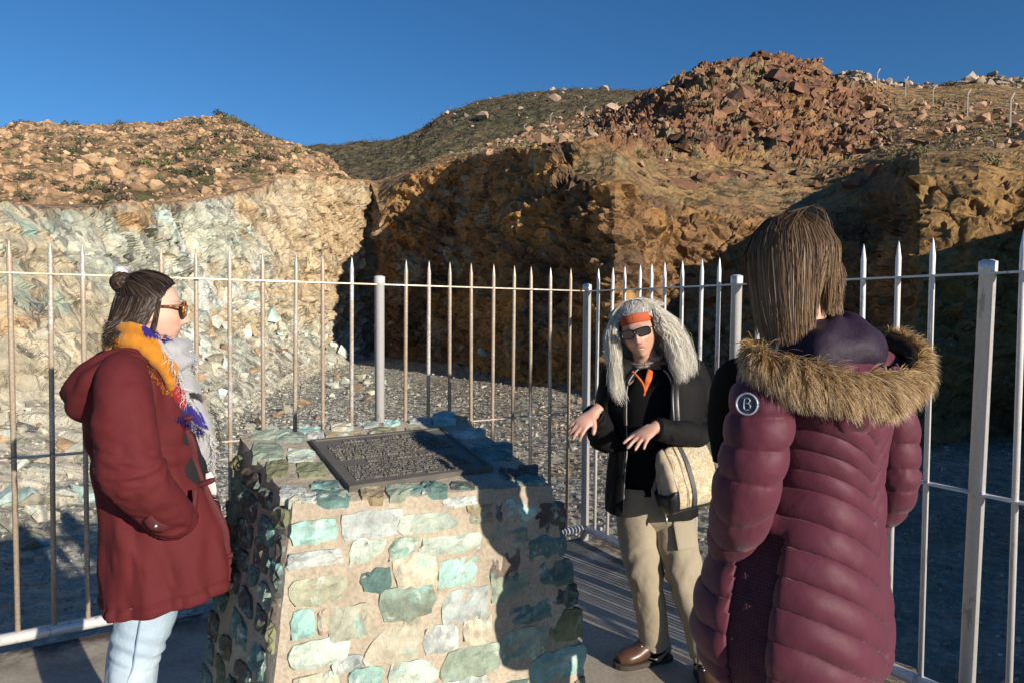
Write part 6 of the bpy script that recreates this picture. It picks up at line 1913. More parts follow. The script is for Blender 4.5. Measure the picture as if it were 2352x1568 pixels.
# ---- hair
def sheet_hair(n, alpha, prof, seed, k=14, wave=0.006, wl=9.0, clump=26, layer=(0.82, 1.0), endvar=0.12, top=(.0, .0), rootspread=1.0):
    """hair falling from the crown: alpha = bearing round the head (0 = face); prof(alpha, t) -> (side, fore-aft, z) of the outer surface"""
    r_ = np.random.default_rng(seed)
    al = alpha(r_, n)
    ly = r_.uniform(*layer, n)
    ev = 1 - endvar * r_.random(n)
    t_ = np.linspace(0, 1, k)
    G = np.zeros((n, k, 3))
    for j in range(k):
        G[:, j] = prof(al, t_[j] * ev)
    ctr = np.array([top[0], top[1], 0.0])
    fall = np.clip((0.115 - G[..., 2]) / .10, 0, 1)
    sc_ = (1 - fall) * (0.985) + fall * ly[:, None]
    G[..., 0] = ctr[0] + (G[..., 0] - ctr[0]) * sc_
    G[..., 1] = ctr[1] + (G[..., 1] - ctr[1]) * sc_
    cl_ = np.round(al / (2 * PI) * clump * 2 + ly * 3)
    ph = _hf(cl_.astype(np.int32), (cl_ * 0).astype(np.int32), (cl_ * 0 + 1).astype(np.int32), seed) * 6
    amp = wave * np.clip(t_ * 2.2, 0, 1)[None] * (0.7 + .6 * r_.random((n, 1)))
    sw = np.sin(t_[None] * wl + ph[:, None] + .5 * r_.random((n, 1))); cw = np.cos(t_[None] * wl * .9 + ph[:, None] * 1.7)
    rt_ = (r_.uniform(-.075, .035, n) * rootspread)[:, None] * np.clip(1 - t_[None] / .28, 0, 1)
    G[..., 1] += rt_
    G[..., 0] += amp * (sw * np.cos(al)[:, None] + .6 * cw * np.sin(al)[:, None])
    G[..., 1] += amp * (-sw * np.sin(al)[:, None] + .6 * cw * np.cos(al)[:, None])
    return G, al, ly
def profW(al, t):
    t = np.asarray(t) + 0 * al
    side = np.interp(t, [0, .08, .2, .4, .65, .85, 1.0], [.006, .048, .090, .134, .158, .164, .150])
    s_, c_ = np.sin(al), np.cos(al)
    lopsided = 1 + .26 * np.clip(-s_, 0, 1) * np.clip(t, 0, 1)
    x = s_ * side * lopsided
    y = c_ * side * 0.78 - .018
    y = np.where(c_ > 0.1, np.minimum(y, .052 + .045 * np.clip(t - .45, 0, 1)), y)
    y = np.minimum(y, np.interp(np.interp(t, [0, .08, .2, .4, 1.0], [.15, .138, .105, .035, -.3]), [-.3, -.1, 0, .06, .10, .15], [.09, .07, .052, .022, -.004, -.02]))
    ln = .405 - .045 * np.clip(-s_, 0, 1)
    z = np.interp(t, [0, .08, .2, .4, 1.0], [.150, .147, .112, .035, -1]) * 1.0
    z = np.where(t > .4, .035 - (t - .4) / .6 * (ln - .10), z)
    y = y + .125 * (1 - sstep(-.22, -.04, z)) * np.clip(.55 + .6 * c_, 0, 1)
    return np.stack([x, y, z], -1)
aW = lambda r_, n: np.where(r_.random(n) < .5, 1, -1) * r_.uniform(.86, PI, n)
n = 10500
G, al, ly = sheet_hair(n, aW, profW, 71, 15, .0150, 19, 60, (.76, 1.06), .26, (0, -.015))
hairW = strands("hair", place(G * S2, H2, O2), 0.00078, vary((0.82, 0.77, 0.66), (0.93, 0.90, 0.83), 72, n), 73, hair_mat("white_hair", 0.55, 0.25, 0.45), w2, centre=O2 - np.array([0, 0, .10]), jitter=.7)
M_HAIRW = hairW.data.materials[0]
aa2 = np.linspace(1.05, 2 * PI - 1.05, 60); tt2 = np.linspace(0, .86, 40)
V = np.concatenate([profW(aa2, np.full(60, t)) * np.array([.74 if t > .2 else .93, .74 if t > .2 else .93, 1]) for t in tt2])
link("hair_core", mesh_np("hair_core", place(V * S2, H2, O2), F=ring_faces(40, 60, False), col=np.tile([.80, .76, .67], (len(V), 1))), M_HAIRW, hairW)
# loose wisps
n = 420
G, al, ly = sheet_hair(n, aW, profW, 81, 12, .014, 13, 160, (.96, 1.16), .35, (0, -.015))
strands("wisps", place(G * S2, H2, O2), 0.0005, vary((0.65, 0.61, 0.54), (0.8, .77, .7), 82, n), 83, M_HAIRW, hairW)
# hair drawn back over the crown from the headband
n = 1500
r_ = np.random.default_rng(91)
x0 = r_.uniform(-.078, .078, n); k = 10; t_ = np.linspace(0, 1, k)
y0 = .060 - 5.0 * x0 ** 2
G = np.zeros((n, k, 3))
for j, t in enumerate(t_):
    G[:, j, 0] = x0 * (1 + .75 * t)
    G[:, j, 1] = y0 - .13 * t
    G[:, j, 2] = np.sqrt(np.maximum(0.02, 1 - (x0 / .100) ** 2)) * (.096 + .052 * np.sin(np.clip(t * 1.25, 0, 1) * PI * .62)) + r_.normal(size=n) * .002
strands("hair_crown", place(G * S2, H2, O2), 0.0011, vary((0.60, 0.57, 0.52), (0.78, .76, .72), 92, n), 93, M_HAIRW, hairW, centre=O2)
# ---- trousers
M_KHA = cloth_mat("khaki_cotton", (0.30, 0.255, 0.185), 0.85, 800, 0.2, 0.08, 2.5, 0.4)
def kw(seed):
    def fn(t, th, P):
        f_ = 0.006 * fbm(np.stack([P[:, 0] * 14, P[:, 1] * 14, P[:, 2] * 8], 1), 3, seed) + .0075 * ridges(np.stack([np.cos(th) + 4, np.sin(th), t * 11 + .8 * np.sin(th + seed)], 1), seed + 2) * (.25 + np.exp(-((t - .5) / .12) ** 2) + 1.4 * np.exp(-((t - .92) / .10) ** 2))
        kn = .003 * np.sin(t * 60 + 2.2 * np.sin(th + seed) + 5 * fbm(P * 7, 2, seed + 1)) * (np.exp(-((t - .47) / .09) ** 2) + 1.3 * np.exp(-((t - .90) / .09) ** 2))
        return f_ + kn
    return fn
tr = MB()
for L, sd in ((legA, 3), (legB, 9)):
    pth = [L[0] + [0, 0, .10], L[0] + [0, 0, .02], L[1], L[2], L[3], L[4], L[4] + [0, 0, -.012]]
    V, F = smooth_tube(pth, [(.090, .092), (.092, .096), (.084, .088), (.073, .074), (.064, .066), (.061, .064), (.060, .064)], 100, 44, kw(sd), cap=False)
    tr.add(V, F)
V, F = loft([fit_ring(1424, 1588, 1085, D2, YW2, .62, 2.4), fit_ring(1420, 1590, 1130, D2, YW2, .62, 2.4), fit_ring(1420, 1591, 1165, D2, YW2, .64, 2.4), fit_ring(1428, 1588, 1190, D2, YW2, .60, 2.4), fit_ring(1450, 1570, 1212, D2, YW2, .5, 2.2)], 30, 60, disp=lambda t, th, P: .005 * fbm(P * 14, 3, 8), cap=True)
tr.add(V, F)
trousers = link("trousers", tr.mesh("trousers"), M_KHA, w2)
# cargo pocket
V, F = smooth_tube([q2(1560, 1182, .090), q2(1567, 1218, .108), q2(1574, 1262, .130)], [(.005, .034), (.006, .036), (.005, .034)], 14, 20, up=(.3, -1, 0))
pk = link("cargo_pocket", mesh_np("cargo_pocket", V, F=F), M_KHA, trousers)
V, F = smooth_tube([q2(1559, 1174, .092), q2(1562, 1186, .098), q2(1565, 1196, .103)], [(.005, .036), (.006, .037), (.005, .034)], 10, 20, up=(.3, -1, 0))
link("pocket_flap", mesh_np("pocket_flap", V, F=F), M_KHA, trousers)
# ---- boots
tb_ = NT("boot_leather")
nz = tb_.noise(18, 5, .6, tb_.coord())
M_BOOT = tb_.set(Base_Color=tb_.ramp(nz.outputs[0], [(.3, (0.055, 0.026, 0.016)), (.7, (0.12, 0.058, 0.035))]).outputs[0], Roughness=0.38, Normal=tb_.bump(nz.outputs[0], .3, .004))
M_SOLE = plain("boot_sole", (0.045, 0.035, 0.03), 0.8)
M_LACE = plain("boot_lace", (0.03, 0.025, 0.02), 0.8)
def boot(ankle, toe_dir):
    toe_dir = np.array([*toe_dir, 0.0]); toe_dir /= np.linalg.norm(toe_dir)
    sdv = np.array([-toe_dir[1], toe_dir[0], 0])
    a = np.array([ankle[0], ankle[1], 0])
    P_ = lambda f_, z: a + toe_dir * f_ + np.array([0, 0, z])
    root_ = empty_child("boot", w2)
    up_parts = [smooth_tube([P_(-.01, .155), P_(-.008, .11), P_(-.005, .07), P_(0, .045)], [(.046, .054), (.044, .052), (.044, .056), (.042, .060)], 20, 24, up=sdv),
                smooth_tube([P_(-.072, .045), P_(-.035, .060), P_(.03, .068), (P_(.09, .050)), P_(.14, .042), P_(.178, .035)], [(.026, .030), (.037, .042), (.041, .046), (.046, .036), (.046, .030), (.026, .020)], 30, 24, up=sdv)]
    me = fuse("upper", up_parts, .005, 3)
    link("upper", me, M_BOOT, root_)
    out = []
    for f_, w_ in ((-.085, .022), (-.06, .036), (0, .036), (.06, .044), (.13, .049), (.172, .036), (.192, .014)):
        out.append((f_, w_))
    o_ = curve_pts(out, 26)
    V = []
    for z, gr in ((0.0, -.002), (.006, .001), (.022, .001), (.024, -.004)):
        for f_, w_ in o_: V.append(P_(f_, z) + sdv * (w_ + gr))
        for f_, w_ in o_[::-1]: V.append(P_(f_, z) - sdv * (w_ + gr))
    nS = 52
    F = ring_faces(4, nS) + [tuple(range(nS))[::-1], tuple(range(3 * nS, 4 * nS))]
    link("sole", mesh_np("sole", V, F=F, smooth=False), M_SOLE, root_)
    lc = MB(); ey = MB()
    for i in range(6):
        f0 = .075 - .016 * i if i < 4 else .012 - .012 * (i - 4)
        z0 = np.interp(i, [0, 3, 5], [.090, .110, .150]) + (.0 if i < 4 else .0)
        for s_ in (-1, 1):
            V, F = tube(curve_pts([P_(f0, z0) + sdv * (.024 * s_), P_(f0 - .006 + .0, z0 + .008), P_(f0 - .012, z0 + .010) - sdv * (.024 * s_)], 8), .0022, 6)
            lc.add(V, F)
            V, F = smooth_tube([P_(f0, z0 - .003) + sdv * (.024 * s_), P_(f0, z0 + .003) + sdv * (.0245 * s_), P_(f0, z0 + .005) + sdv * (.0245 * s_)], [.005, .005, .002], 5, 10)
            ey.add(V, F)
    for s_ in (-1, 1):
        V, F = tube(curve_pts([P_(.0, .165), P_(.03, .16) + sdv * .03 * s_, P_(.045, .12) + sdv * .035 * s_, P_(.04, .075) + sdv * .040 * s_], 14), .0022, 6)
        lc.add(V, F)
    link("laces", lc.mesh("laces"), M_LACE, root_)
    link("eyelets", ey.mesh("eyelets"), M_METAL, root_)
    return root_
boot(legA[-1] - B2 * 0.0, (-.93, -.30))
boot(legB[-1], (-.05, -1.0))
# ---- black layers
M_BLK = cloth_mat("black_softshell", (0.0065, 0.0064, 0.0068), 0.75, 900, 0.18, 0.10, 2.0, 0.35)
M_BLK2 = cloth_mat("black_fleece", (0.0055, 0.0055, 0.006), 0.85, 700, 0.15, 0.10, 2.0, 0.25)
def w2d(t, th, P): return .008 * fbm(np.stack([P[:, 0] * 11, P[:, 1] * 11, P[:, 2] * 5], 1), 3, 61) + .003 * np.sin(th * 11 + 3 * t) * sstep(.5, 1, t)
IR = [fit_ring(1462, 1532, 845, D2, YW2, .95), fit_ring(1440, 1566, 872, D2, YW2, .7), fit_ring(1420, 1588, 930, D2, YW2, .66), fit_ring(1424, 1582, 1020, D2, YW2, .66), fit_ring(1420, 1582, 1085, D2, YW2, .64), fit_ring(1418, 1582, 1128, D2, YW2, .64)]
V, F = loft(IR, 60, 90, disp=w2d)
link("black_fleece", mesh_np("black_fleece", V, F=F), M_BLK2, w2)
OR_ = [fit_ring(1458, 1545, 838, D2, YW2, .95), fit_ring(1425, 1590, 856, D2, YW2, .66, 2.2), fit_ring(1404, 1612, 884, D2, YW2, .66, 2.3), fit_ring(1400, 1612, 940, D2, YW2, .72, 2.3), fit_ring(1404, 1600, 1010, D2, YW2, .74, 2.3), fit_ring(1400, 1597, 1080, D2, YW2, .74, 2.3), fit_ring(1396, 1597, 1140, D2, YW2, .76, 2.3), fit_ring(1395, 1597, 1172, D2, YW2, .76, 2.3)]
g0 = -PI / 2
V, F = loft(OR_, 100, 150, g0 + .34, g0 + 2 * PI - .62, w2d)
jacket = link("jacket", mesh_np("jacket", V, F=F), M_BLK, w2)
solid(jacket, 0.007)
Vj = V.reshape(100, 150, 3)
ribbon_tube("zip", Vj[6:99:5, 0] + np.array([-.002, -.006, 0]), .0032, plain("grey_piping", (.20, .20, .20), .5, bumpstr=0), jacket, 60)
ribbon_tube("zip", Vj[6:99:5, 149] + np.array([.002, -.006, 0]), .0032, bpy.data.materials["grey_piping"], jacket, 60)
V, F = smooth_tube([Vj[97, 0] + [0, -.010, .012], Vj[97, 0] + [0, -.012, -.004], Vj[97, 0] + [0, -.012, -.018]], [.004, .0055, .003], 8, 10)
link("zip_pull", mesh_np("zip_pull", V, F=F), M_METAL, jacket)
V, F = loft([fit_ring(1444, 1552, 862, D2, YW2, .72), fit_ring(1450, 1545, 846, D2, YW2, .82), fit_ring(1452, 1538, 834, D2, YW2, .9)], 14, 70, g0 + .55, g0 + 2 * PI - .75, lambda t, th, P: .004 * fbm(P * 20, 2, 63))
solid(link("collar", mesh_np("collar", V, F=F), M_BLK, jacket), .006)
for L, sd, te in ((armR, 5, .60), (armL, 8, .58)):
    out_ = np.array([np.sign(L[0][0] - q2(1503, 885)[0]), 0, 0])
    pth = [L[0] * .62 + q2(1503, 866) * .38 + [0, 0, .012], L[0] + [0, 0, .004], L[1], L[2] + [0, 0, -.004], L[3], L[4] + (L[3] - L[4]) * .10]
    V, F = smooth_tube(pth, [(.050, .052), (.064, .066), (.060, .064), (.056, .060), (.050, .053), (.041, .043)], 110, 48, wr_sleeve(te, 40 + sd, .0075), cap=False, up=(0, -1, 0))
    slv = link("sleeve", mesh_np("sleeve", V, F=F), M_BLK, jacket)
    dv = L[4] - L[3]; dv /= np.linalg.norm(dv)
    e_ = L[4] + (L[3] - L[4]) * .10
    V, F = smooth_tube([e_ - dv * .028, e_ - dv * .002, e_ + dv * .004], [(.043, .045), (.0425, .0445), (.036, .038)], 10, 36, cap=False, up=(0, -1, 0))
    link("cuff", mesh_np("cuff", V, F=F), M_BLK, jacket)
# orange collar of the under-layer and patterned neck scarf
M_ORG = plain("orange_trim", (0.50, 0.10, 0.012), 0.7, bumpstr=.1)
tn = NT("neck_scarf")
n1 = tn.noise(38, 4, .6, tn.coord(), .8)
M_NECK = tn.set(Base_Color=tn.ramp(n1.outputs[0], [(.36, (.10, .03, .02)), (.47, (.22, .20, .16)), (.56, (.30, .30, .26)), (.64, (.42, .09, .04)), (.72, (.09, .13, .12))], 'LINEAR').outputs[0], Roughness=.85)
nb = O2 + H2 @ np.array([0, -.008, -.118])
lp_ = [nb + H2 @ np.array([math.sin(a) * .062, math.cos(a) * .060, -.012 * math.cos(a)]) for a in np.linspace(0, 2 * PI, 25)]
V, F = smooth_tube(lp_, [(.010, .015)] * 25, 80, 26, lambda t, th, P: .004 * np.sin(th * 4 + 4 * fbm(P * 18, 2, 66)), cap=False, up=(0, 0, 1))
link("neck_scarf", mesh_np("neck_scarf", V, F=F), M_NECK, w2)
ff = lambda px, py: q2(px, py, .135)
V, F = smooth_tube([q2(1452, 852, .115), ff(1466, 866), ff(1476, 880), ff(1481, 896), ff(1479, 908)], [(.0045, .0045)] * 5, 30, 10)
oc = link("orange_collar", mesh_np("orange_collar", V, F=F), M_ORG, w2)
V, F = smooth_tube([q2(1494, 850, .10), ff(1490, 868), ff(1485, 884), ff(1482, 898)], [(.004, .012), (.004, .014), (.004, .010), (.003, .005)], 24, 12, up=(0, -1, 0))
link("orange_lining", mesh_np("orange_lining", V, F=F), M_ORG, oc)
to_local(w2)

# ------------------------------------------------------------------ shoulder bag
bag = empty("handbag", (0.78, D2 - .16, .72), "cream tapestry shoulder bag with black leather ends on the white-haired woman's arm", "bag")
tg = NT("tapestry")
co = tg.coord()
n1 = tg.noise(26, 4, .6, co, 1.6); n2 = tg.noise(14, 3, .5, co, 2.2); n3 = tg.noise(420, 2, .5, co)
c = tg.ramp(n1.outputs[0], [(.42, (.60, .52, .36)), (.50, (.36, .27, .155)), (.56, (.62, .55, .40)), (.68, (.26, .20, .13))])
c2 = tg.mix(tg.ramp(n2.outputs[0], [(.55, 0), (.62, .65)]).outputs[0], c.outputs[0], (.40, .29, .14))
M_TAP = tg.set(Base_Color=tg.mix(1.0, c2, tg.ramp(n3.outputs[0], [(.3, .85), (.7, 1.1)]).outputs[0], 'MULTIPLY'), Roughness=.9)
M_LEA = plain("black_leather", (0.012, 0.012, 0.013), 0.36, bumpscale=120, bumpstr=.15)
M_LEA2 = plain("grey_webbing", (0.055, 0.058, 0.06), 0.6, bumpscale=200, bumpstr=.2)
# the bag's frame: long axis runs back past her hip, seen three-quarter on
bc = at(1592, 1088, D2 - .17)
bx = np.array([0.95, 0.26, 0.16]); bx /= np.linalg.norm(bx)
bz = np.array([-0.20, 0.05, 1.0]); bz -= bx * (bz @ bx); bz /= np.linalg.norm(bz)
by = np.cross(bz, bx)
Bm = np.stack([bx, by, bz], 1)
def bagp(V): return np.asarray(V) @ Bm.T + bc - np.array(bag.location)
us = np.linspace(-1, 1, 26); sec = np.arange(40) / 40 * 2 * PI
def bag_surface(u, grow=0.0):
    L_ = .118
    V = []
    for a in sec:
        w_ = .070 + grow
        x_ = math.cos(a); z_ = math.sin(a)
        ex = 3.0
        rr = (abs(x_) ** ex + abs(z_) ** ex) ** (-1 / ex)
        zz = z_ * rr * (.128 + grow)
        yy = x_ * rr * w_ * np.interp(zz, [-.13, -.03, .06, .13], [1.0, 1.05, .80, .32])
        V.append((u * L_ - .10 * 0, yy, zz))
    return V
V = []
for u in us:
    k = 1 - .10 * max(0, abs(u) - .8) / .2
    V += [(x, y * k, z * (k if z > 0 else 1)) for x, y, z in bag_surface(u)]
V = np.array(V); V += .004 * np.stack([fbm(V * 18, 2, 5), fbm(V * 18, 2, 6), fbm(V * 18, 2, 7)], 1)
F = ring_faces(26, 40) + [tuple(range(40))[::-1], tuple(range(25 * 40, 26 * 40))]
link("bag_body", mesh_np("bag_body", bagp(V), F=F), M_TAP, bag)
# gathered end gusset of plain cloth with leather corner
V = []
for i, q in enumerate(np.linspace(0, 1, 8)):
    for j, (x, y, z) in enumerate(bag_surface(-1.0)):
        k = 1 - .75 * q ** 2
        V.append((x - .030 * math.sin(q * PI / 2) - .004 * math.sin(j * 1.9) * q, y * k, z * (1 - .35 * q ** 2) - .01 * q))
F = ring_faces(8, 40) + [tuple(range(280, 320))]
link("end_gusset", mesh_np("end_gusset", bagp(np.array(V)), F=F[:]), plain("cream_cloth", (.50, .40, .28), .85, bumpscale=30, bumpstr=.3), bag)
V = []
for u, gr in ((-1.32, -.012), (-1.28, .003), (-1.1, .005), (-.97, .005), (-.965, -.004)):
    for (x, y, z) in bag_surface(u, gr): V.append((x, y, min(z, -.035 - .02 * (u < -1.2) )))
F = ring_faces(5, 40) + [tuple(range(40))[::-1]]
link("leather_end", mesh_np("leather_end", bagp(np.array(V)), F=F), M_LEA, bag)
V = []
for u in np.linspace(-.98, 1.0, 12):
    for (x, y, z) in bag_surface(u, .0035): V.append((x, y, min(z, -.112)))
link("leather_base", mesh_np("leather_base", bagp(np.array(V)), F=ring_faces(12, 40)), M_LEA2, bag)
for u in (-.38, .66):
    V = []
    for du in (-.075, .075):
        for (x, y, z) in bag_surface(u + du, .004): V.append((x, y, z))
    link("band", mesh_np("band", bagp(np.array(V)), F=ring_faces(2, 40)), M_LEA2, bag)
for u in (-.62, -.97):
    V = []
    for du in (-.012, .012):
        for (x, y, z) in bag_surface(u + du, .0045): V.append((x, y, z))
    link("piping", mesh_np("piping", bagp(np.array(V)), F=ring_faces(2, 40)), M_LEA, bag)
# strap over the shoulder
lb = np.array(bag.location)
s0 = bagp([(-.045, 0.0, .118)])[0] + lb; s1 = bagp([(.078, 0, .118)])[0] + lb
front = [s0, q2(1556, 975, .19), q2(1553, 920, .175), q2(1554, 880, .14), q2(1562, 856, .07), q2(1572, 848, 0)]
back = [q2(1572, 848, 0), q2(1590, 862, -.09), q2(1605, 930, -.12), q2(1618, 1000, -.06), s1]
V, F = smooth_tube(front, [(.003, .014)] * len(front), 50, 10, up=(0, -1, 0))
link("strap", mesh_np("strap", V - lb, F=F), M_LEA, bag)
V, F = smooth_tube([p_ + np.array([-.016, -.004, 0]) for p_ in front], [(.003, .007)] * len(front), 50, 8, up=(0, -1, 0))
link("strap", mesh_np("strap", V - lb, F=F), M_LEA, bag)
V, F = smooth_tube(back, [(.003, .014)] * len(back), 50, 10, up=(0, -1, 0))
link("strap", mesh_np("strap", V - lb, F=F), M_LEA, bag)
# ------------------------------------------------------------------ woman in the quilted plum coat, seen from behind
D3 = 1.66
E3 = np.array([-0.735, 0.678, 0]); L3 = np.array([-0.678, -0.735, 0])      # the way she faces; her left
def p3(px, py, dd=0.0): return at(px, py, D3 + dd)
f3v = np.array([-0.66, 0.74, -0.12])
H3 = basis(f3v, (0, 0, 1))
O3 = p3(1812, 605, 0.0)
w3 = person_root((0.69, D3), "woman with straight brown hair seen from behind, in a quilted plum coat with fur-trimmed hood")
S3 = 0.98
hv, hf = head_shape()
base3 = p3(1850, 1000)
ax3 = lambda z, f_=0.0: np.array([base3[0], base3[1], z]) + E3 * f_
parts = [(place(hv * S3, H3, O3), hf)] + [(place(ear_shape(s)[0] * S3, H3, O3), ear_shape(s)[1]) for s in (-1, 1)]
nk = O3 + H3 @ np.array([0, -.022, -.085])
parts.append(smooth_tube([ax3(.82), ax3(.95), ax3(1.08), ax3(1.25), ax3(1.38), (ax3(1.42) + nk) / 2 + [0, 0, -.02], nk + [0, 0, -.03], nk, nk + [0, 0, .05]], [(.14, .09), (.14, .09), (.12, .08), (.14, .09), (.13, .08), (.07, .06), (.052, .052), (.05, .05), (.05, .05)], 50, 28, up=tuple(L3)))
legs3 = []
for sd in (1, -1):
    hp_ = ax3(.80) + L3 * .085 * sd
    L = [hp_, hp_ + [0, 0, -.20], hp_ + np.array([0, 0, -.36]) + E3 * .01, hp_ + [0, 0, -.55], hp_ + [0, 0, -.71]]
    legs3.append(L)
    parts.append(smooth_tube(L, [.072, .065, .052, .048, .036], 36, 16))
def lat(px, py, o_):
    """sighted point on the plane o_ to her left of her middle"""
    r = ray(px, py)
    k = ((base3 - EYE) @ L3 + o_) / (r @ L3)
    return EYE + r * k
armL3 = [p3(1764, 868, -.10), p3(1752, 905, -.13), p3(1742, 985, -.14), p3(1727, 1065, -.14), p3(1706, 1150, -.12), p3(1690, 1215, -.06), p3(1676, 1262, .0)]
armR3 = [p3(2035, 862, .10), p3(2050, 920, .12), p3(2056, 1000, .13), p3(2058, 1070, .13), p3(2056, 1115, .14), p3(2036, 1170, .18), p3(2012, 1205, .21)]
for L, sd in ((armL3, -1), (armR3, 1)):
    parts.append(smooth_tube([ax3(1.36)] + L[:5] + [L[4] * .5 + L[5] * .5], [.05, .045, .042, .040, .038, .034, .028], 36, 16))
    parts += hand_parts(L[4] * .55 + L[5] * .45, (L[6] - L[5]), -E3, (.5, .6, .65, .7), 0.04, sd, .4, .72)
b3 = fuse("body", parts, .0062, 2)
v = mesh_verts(b3)
paint(b3, skin_colors(v, H3, O3, (0.60, 0.37, 0.28), (0.5, .2, .17)))
link("body", b3, M_SKIN, w3)
# ---- hair
def profB(al, t):
    t = np.asarray(t) + 0 * al
    s_, c_ = np.sin(al), np.cos(al)
    rx = np.interp(t, [0, .10, .22, .40, .60, .8, 1.0], [.004, .044, .073, .093, .098, .099, .095])
    ry = np.interp(t, [0, .10, .22, .40, .60, .8, 1.0], [.005, .056, .092, .111, .105, .099, .093])
    front = np.clip(c_, 0, 1)
    x = s_ * rx
    y = c_ * ry - .006 - .012 * np.clip(-c_, 0, 1) * sstep(.5, 1, t) * -1.0
    # the far end falls shorter over the nape, longer in front of the near shoulder
    ln = .268 + .060 * sstep(.2, 1.0, np.clip(-s_, 0, 1)) + .010 * np.clip(s_, 0, 1)
    z = np.where(t < .40, np.interp(t, [0, .10, .22, .40], [.128, .113, .081, .030]), .030 - (t - .40) / .60 * (ln - .092))
    return np.stack([x, y, z], -1)
n = 11000
aB = lambda r_, n: r_.uniform(.34, 2 * PI - .34, n)
G, al, ly = sheet_hair(n, aB, profB, 131, 11, .0024, 5.0, 900, (.86, 1.03), .34, (-.004, -.004), 0.0)
# strands part at the nape where the neck shows
cbk = (al - PI)
opening = np.exp(-((cbk - .30) / .16) ** 2)[:, None] * sstep(.62, 1.0, np.linspace(0, 1, 11))[None]
G[..., 0] += (H3.T @ np.array([1, 0, 0]))[0] * 0 + opening * np.sign(.30 - cbk)[:, None] * .020
G[..., 2] += opening * .020
G[..., 1] -= (np.exp(-((cbk + .35) / .25) ** 2)[:, None] * sstep(.75, 1.0, np.linspace(0, 1, 11))[None]) * .020
def colB(seed, n):
    r_ = np.random.default_rng(seed)
    a = r_.random((n, 1)) ** 1.3
    root = np.array([.060, .035, .019]) * (1 - a) + np.array([.13, .080, .046]) * a
    tipc = np.array([.15, .092, .050]) * (1 - a) + np.array([.36, .24, .14]) * a
    k = 1.15 + .16 * r_.normal(size=(n, 1))
    return lambda i, t: (root[:, None] * (1 - t[None, :, None]) + tipc[:, None] * t[None, :, None]) * k[:, None]
hair3 = strands("hair", place(G * S3, H3, O3), 0.0008, colB(132, n), 133, M_HAIR, w3, centre=O3 - np.array([0, 0, .05]), jitter=.4)
aa3 = np.linspace(.40, 2 * PI - .40, 60); tt3 = np.linspace(0, .60, 36)
V = np.concatenate([profB(aa3, np.full(60, t)) * np.array([.86 if t > .15 else .95, .86 if t > .15 else .95, .98]) for t in tt3])
link("hair_core", mesh_np("hair_core", place(V * S3, H3, O3), F=ring_faces(36, 60, False), col=np.tile([.055, .036, .023], (len(V), 1))), M_HAIR, hair3)
n = 130
G, al, ly = sheet_hair(n, aB, profB, 141, 14, .006, 7, 70, (1.0, 1.08), .25, (-.004, -.004))
strands("flyaway", place(G * S3, H3, O3), 0.0004, colB(142, n), 143, M_HAIR, hair3)

# ---- coat
tq = NT("quilted_nylon")
co = tq.coord()
n1 = tq.noise(9, 4, .55, co, .6); n2 = tq.noise(34, 4, .6, co, 1.2); n3 = tq.noise(900, 2, .5, co)
c = tq.ramp(n1.outputs[0], [(.3, (0.074, 0.0125, 0.026)), (.7, (0.095, 0.0165, 0.033))])
M_COAT = tq.set(Base_Color=c.outputs[0], Roughness=.60, Normal=tq.bump(n2.outputs[0], .12, .004, tq.bump(n1.outputs[0], .18, .02)))
tq.b.inputs["Specular IOR Level"].default_value = .26
tq.b.inputs["Sheen Weight"].default_value = .12
tk = NT("rib_knit")
co = tk.coord(scale=(1, 1, 1))
wv = tk.n("ShaderNodeTexWave", wave_type='BANDS', bands_direction='X', i_Scale=55.0, i_Distortion=.6)
tk.l(co, wv.inputs["Vector"])
wz = tk.n("ShaderNodeTexWave", wave_type='BANDS', bands_direction='Z', i_Scale=42.0, i_Distortion=.8)
tk.l(co, wz.inputs["Vector"])
wm = tk.n("ShaderNodeMath", operation='MULTIPLY'); tk.l(wv.outputs["Fac"], wm.inputs[0]); tk.l(wz.outputs["Fac"], wm.inputs[1])
M_KNIT = tk.set(Base_Color=tk.ramp(wm.outputs[0], [(0, (0.045, 0.010, 0.018)), (1, (0.095, 0.020, 0.038))]).outputs[0], Roughness=.9, Normal=tk.bump(wm.outputs[0], .6, .003))
YW3 = math.atan2(L3[1], L3[0])       # ring x axis = her left, ring y axis = facing reversed?  (x: left, y: rotated +90 deg)
# ring frame: ax = her left; ay = ax turned +90 deg about z
AY3 = np.array([-L3[1], L3[0], 0])
SGN = 1.0 if AY3 @ E3 > 0 else -1.0
CR_ = [(1735, 2052, 838, .72, 2.3), (1722, 2062, 868, .72, 2.4), (1738, 2056, 915, .74, 2.5), (1752, 2036, 970, .76, 2.6), (1758, 2022, 1040, .76, 2.6), (1748, 2014, 1110, .76, 2.6), (1708, 2012, 1180, .80, 2.7), (1655, 2016, 1260, .84, 2.7), (1618, 2024, 1340, .86, 2.7), (1600, 2031, 1410, .86, 2.7), (1603, 2032, 1465, .84, 2.7), (1622, 2028, 1505, .80, 2.6), (1650, 2012, 1522, .74, 2.5)]
rings3 = [fit_ring(a, b, c_, D3, YW3, r_, e_, *((0, 0))) for a, b, c_, r_, e_ in CR_]
NT3, NS3 = 230, 180
zz_ring = np.array([r[0][2] for r in rings3])
seam_px = [760, 815, 868, 930, 985, 1028, 1072, 1114, 1158, 1204, 1282, 1357, 1432, 1505, 1580, 1655, 1730, 1805]
seam_z = np.array([at(1960, y, D3 - .12)[2] for y in seam_px])
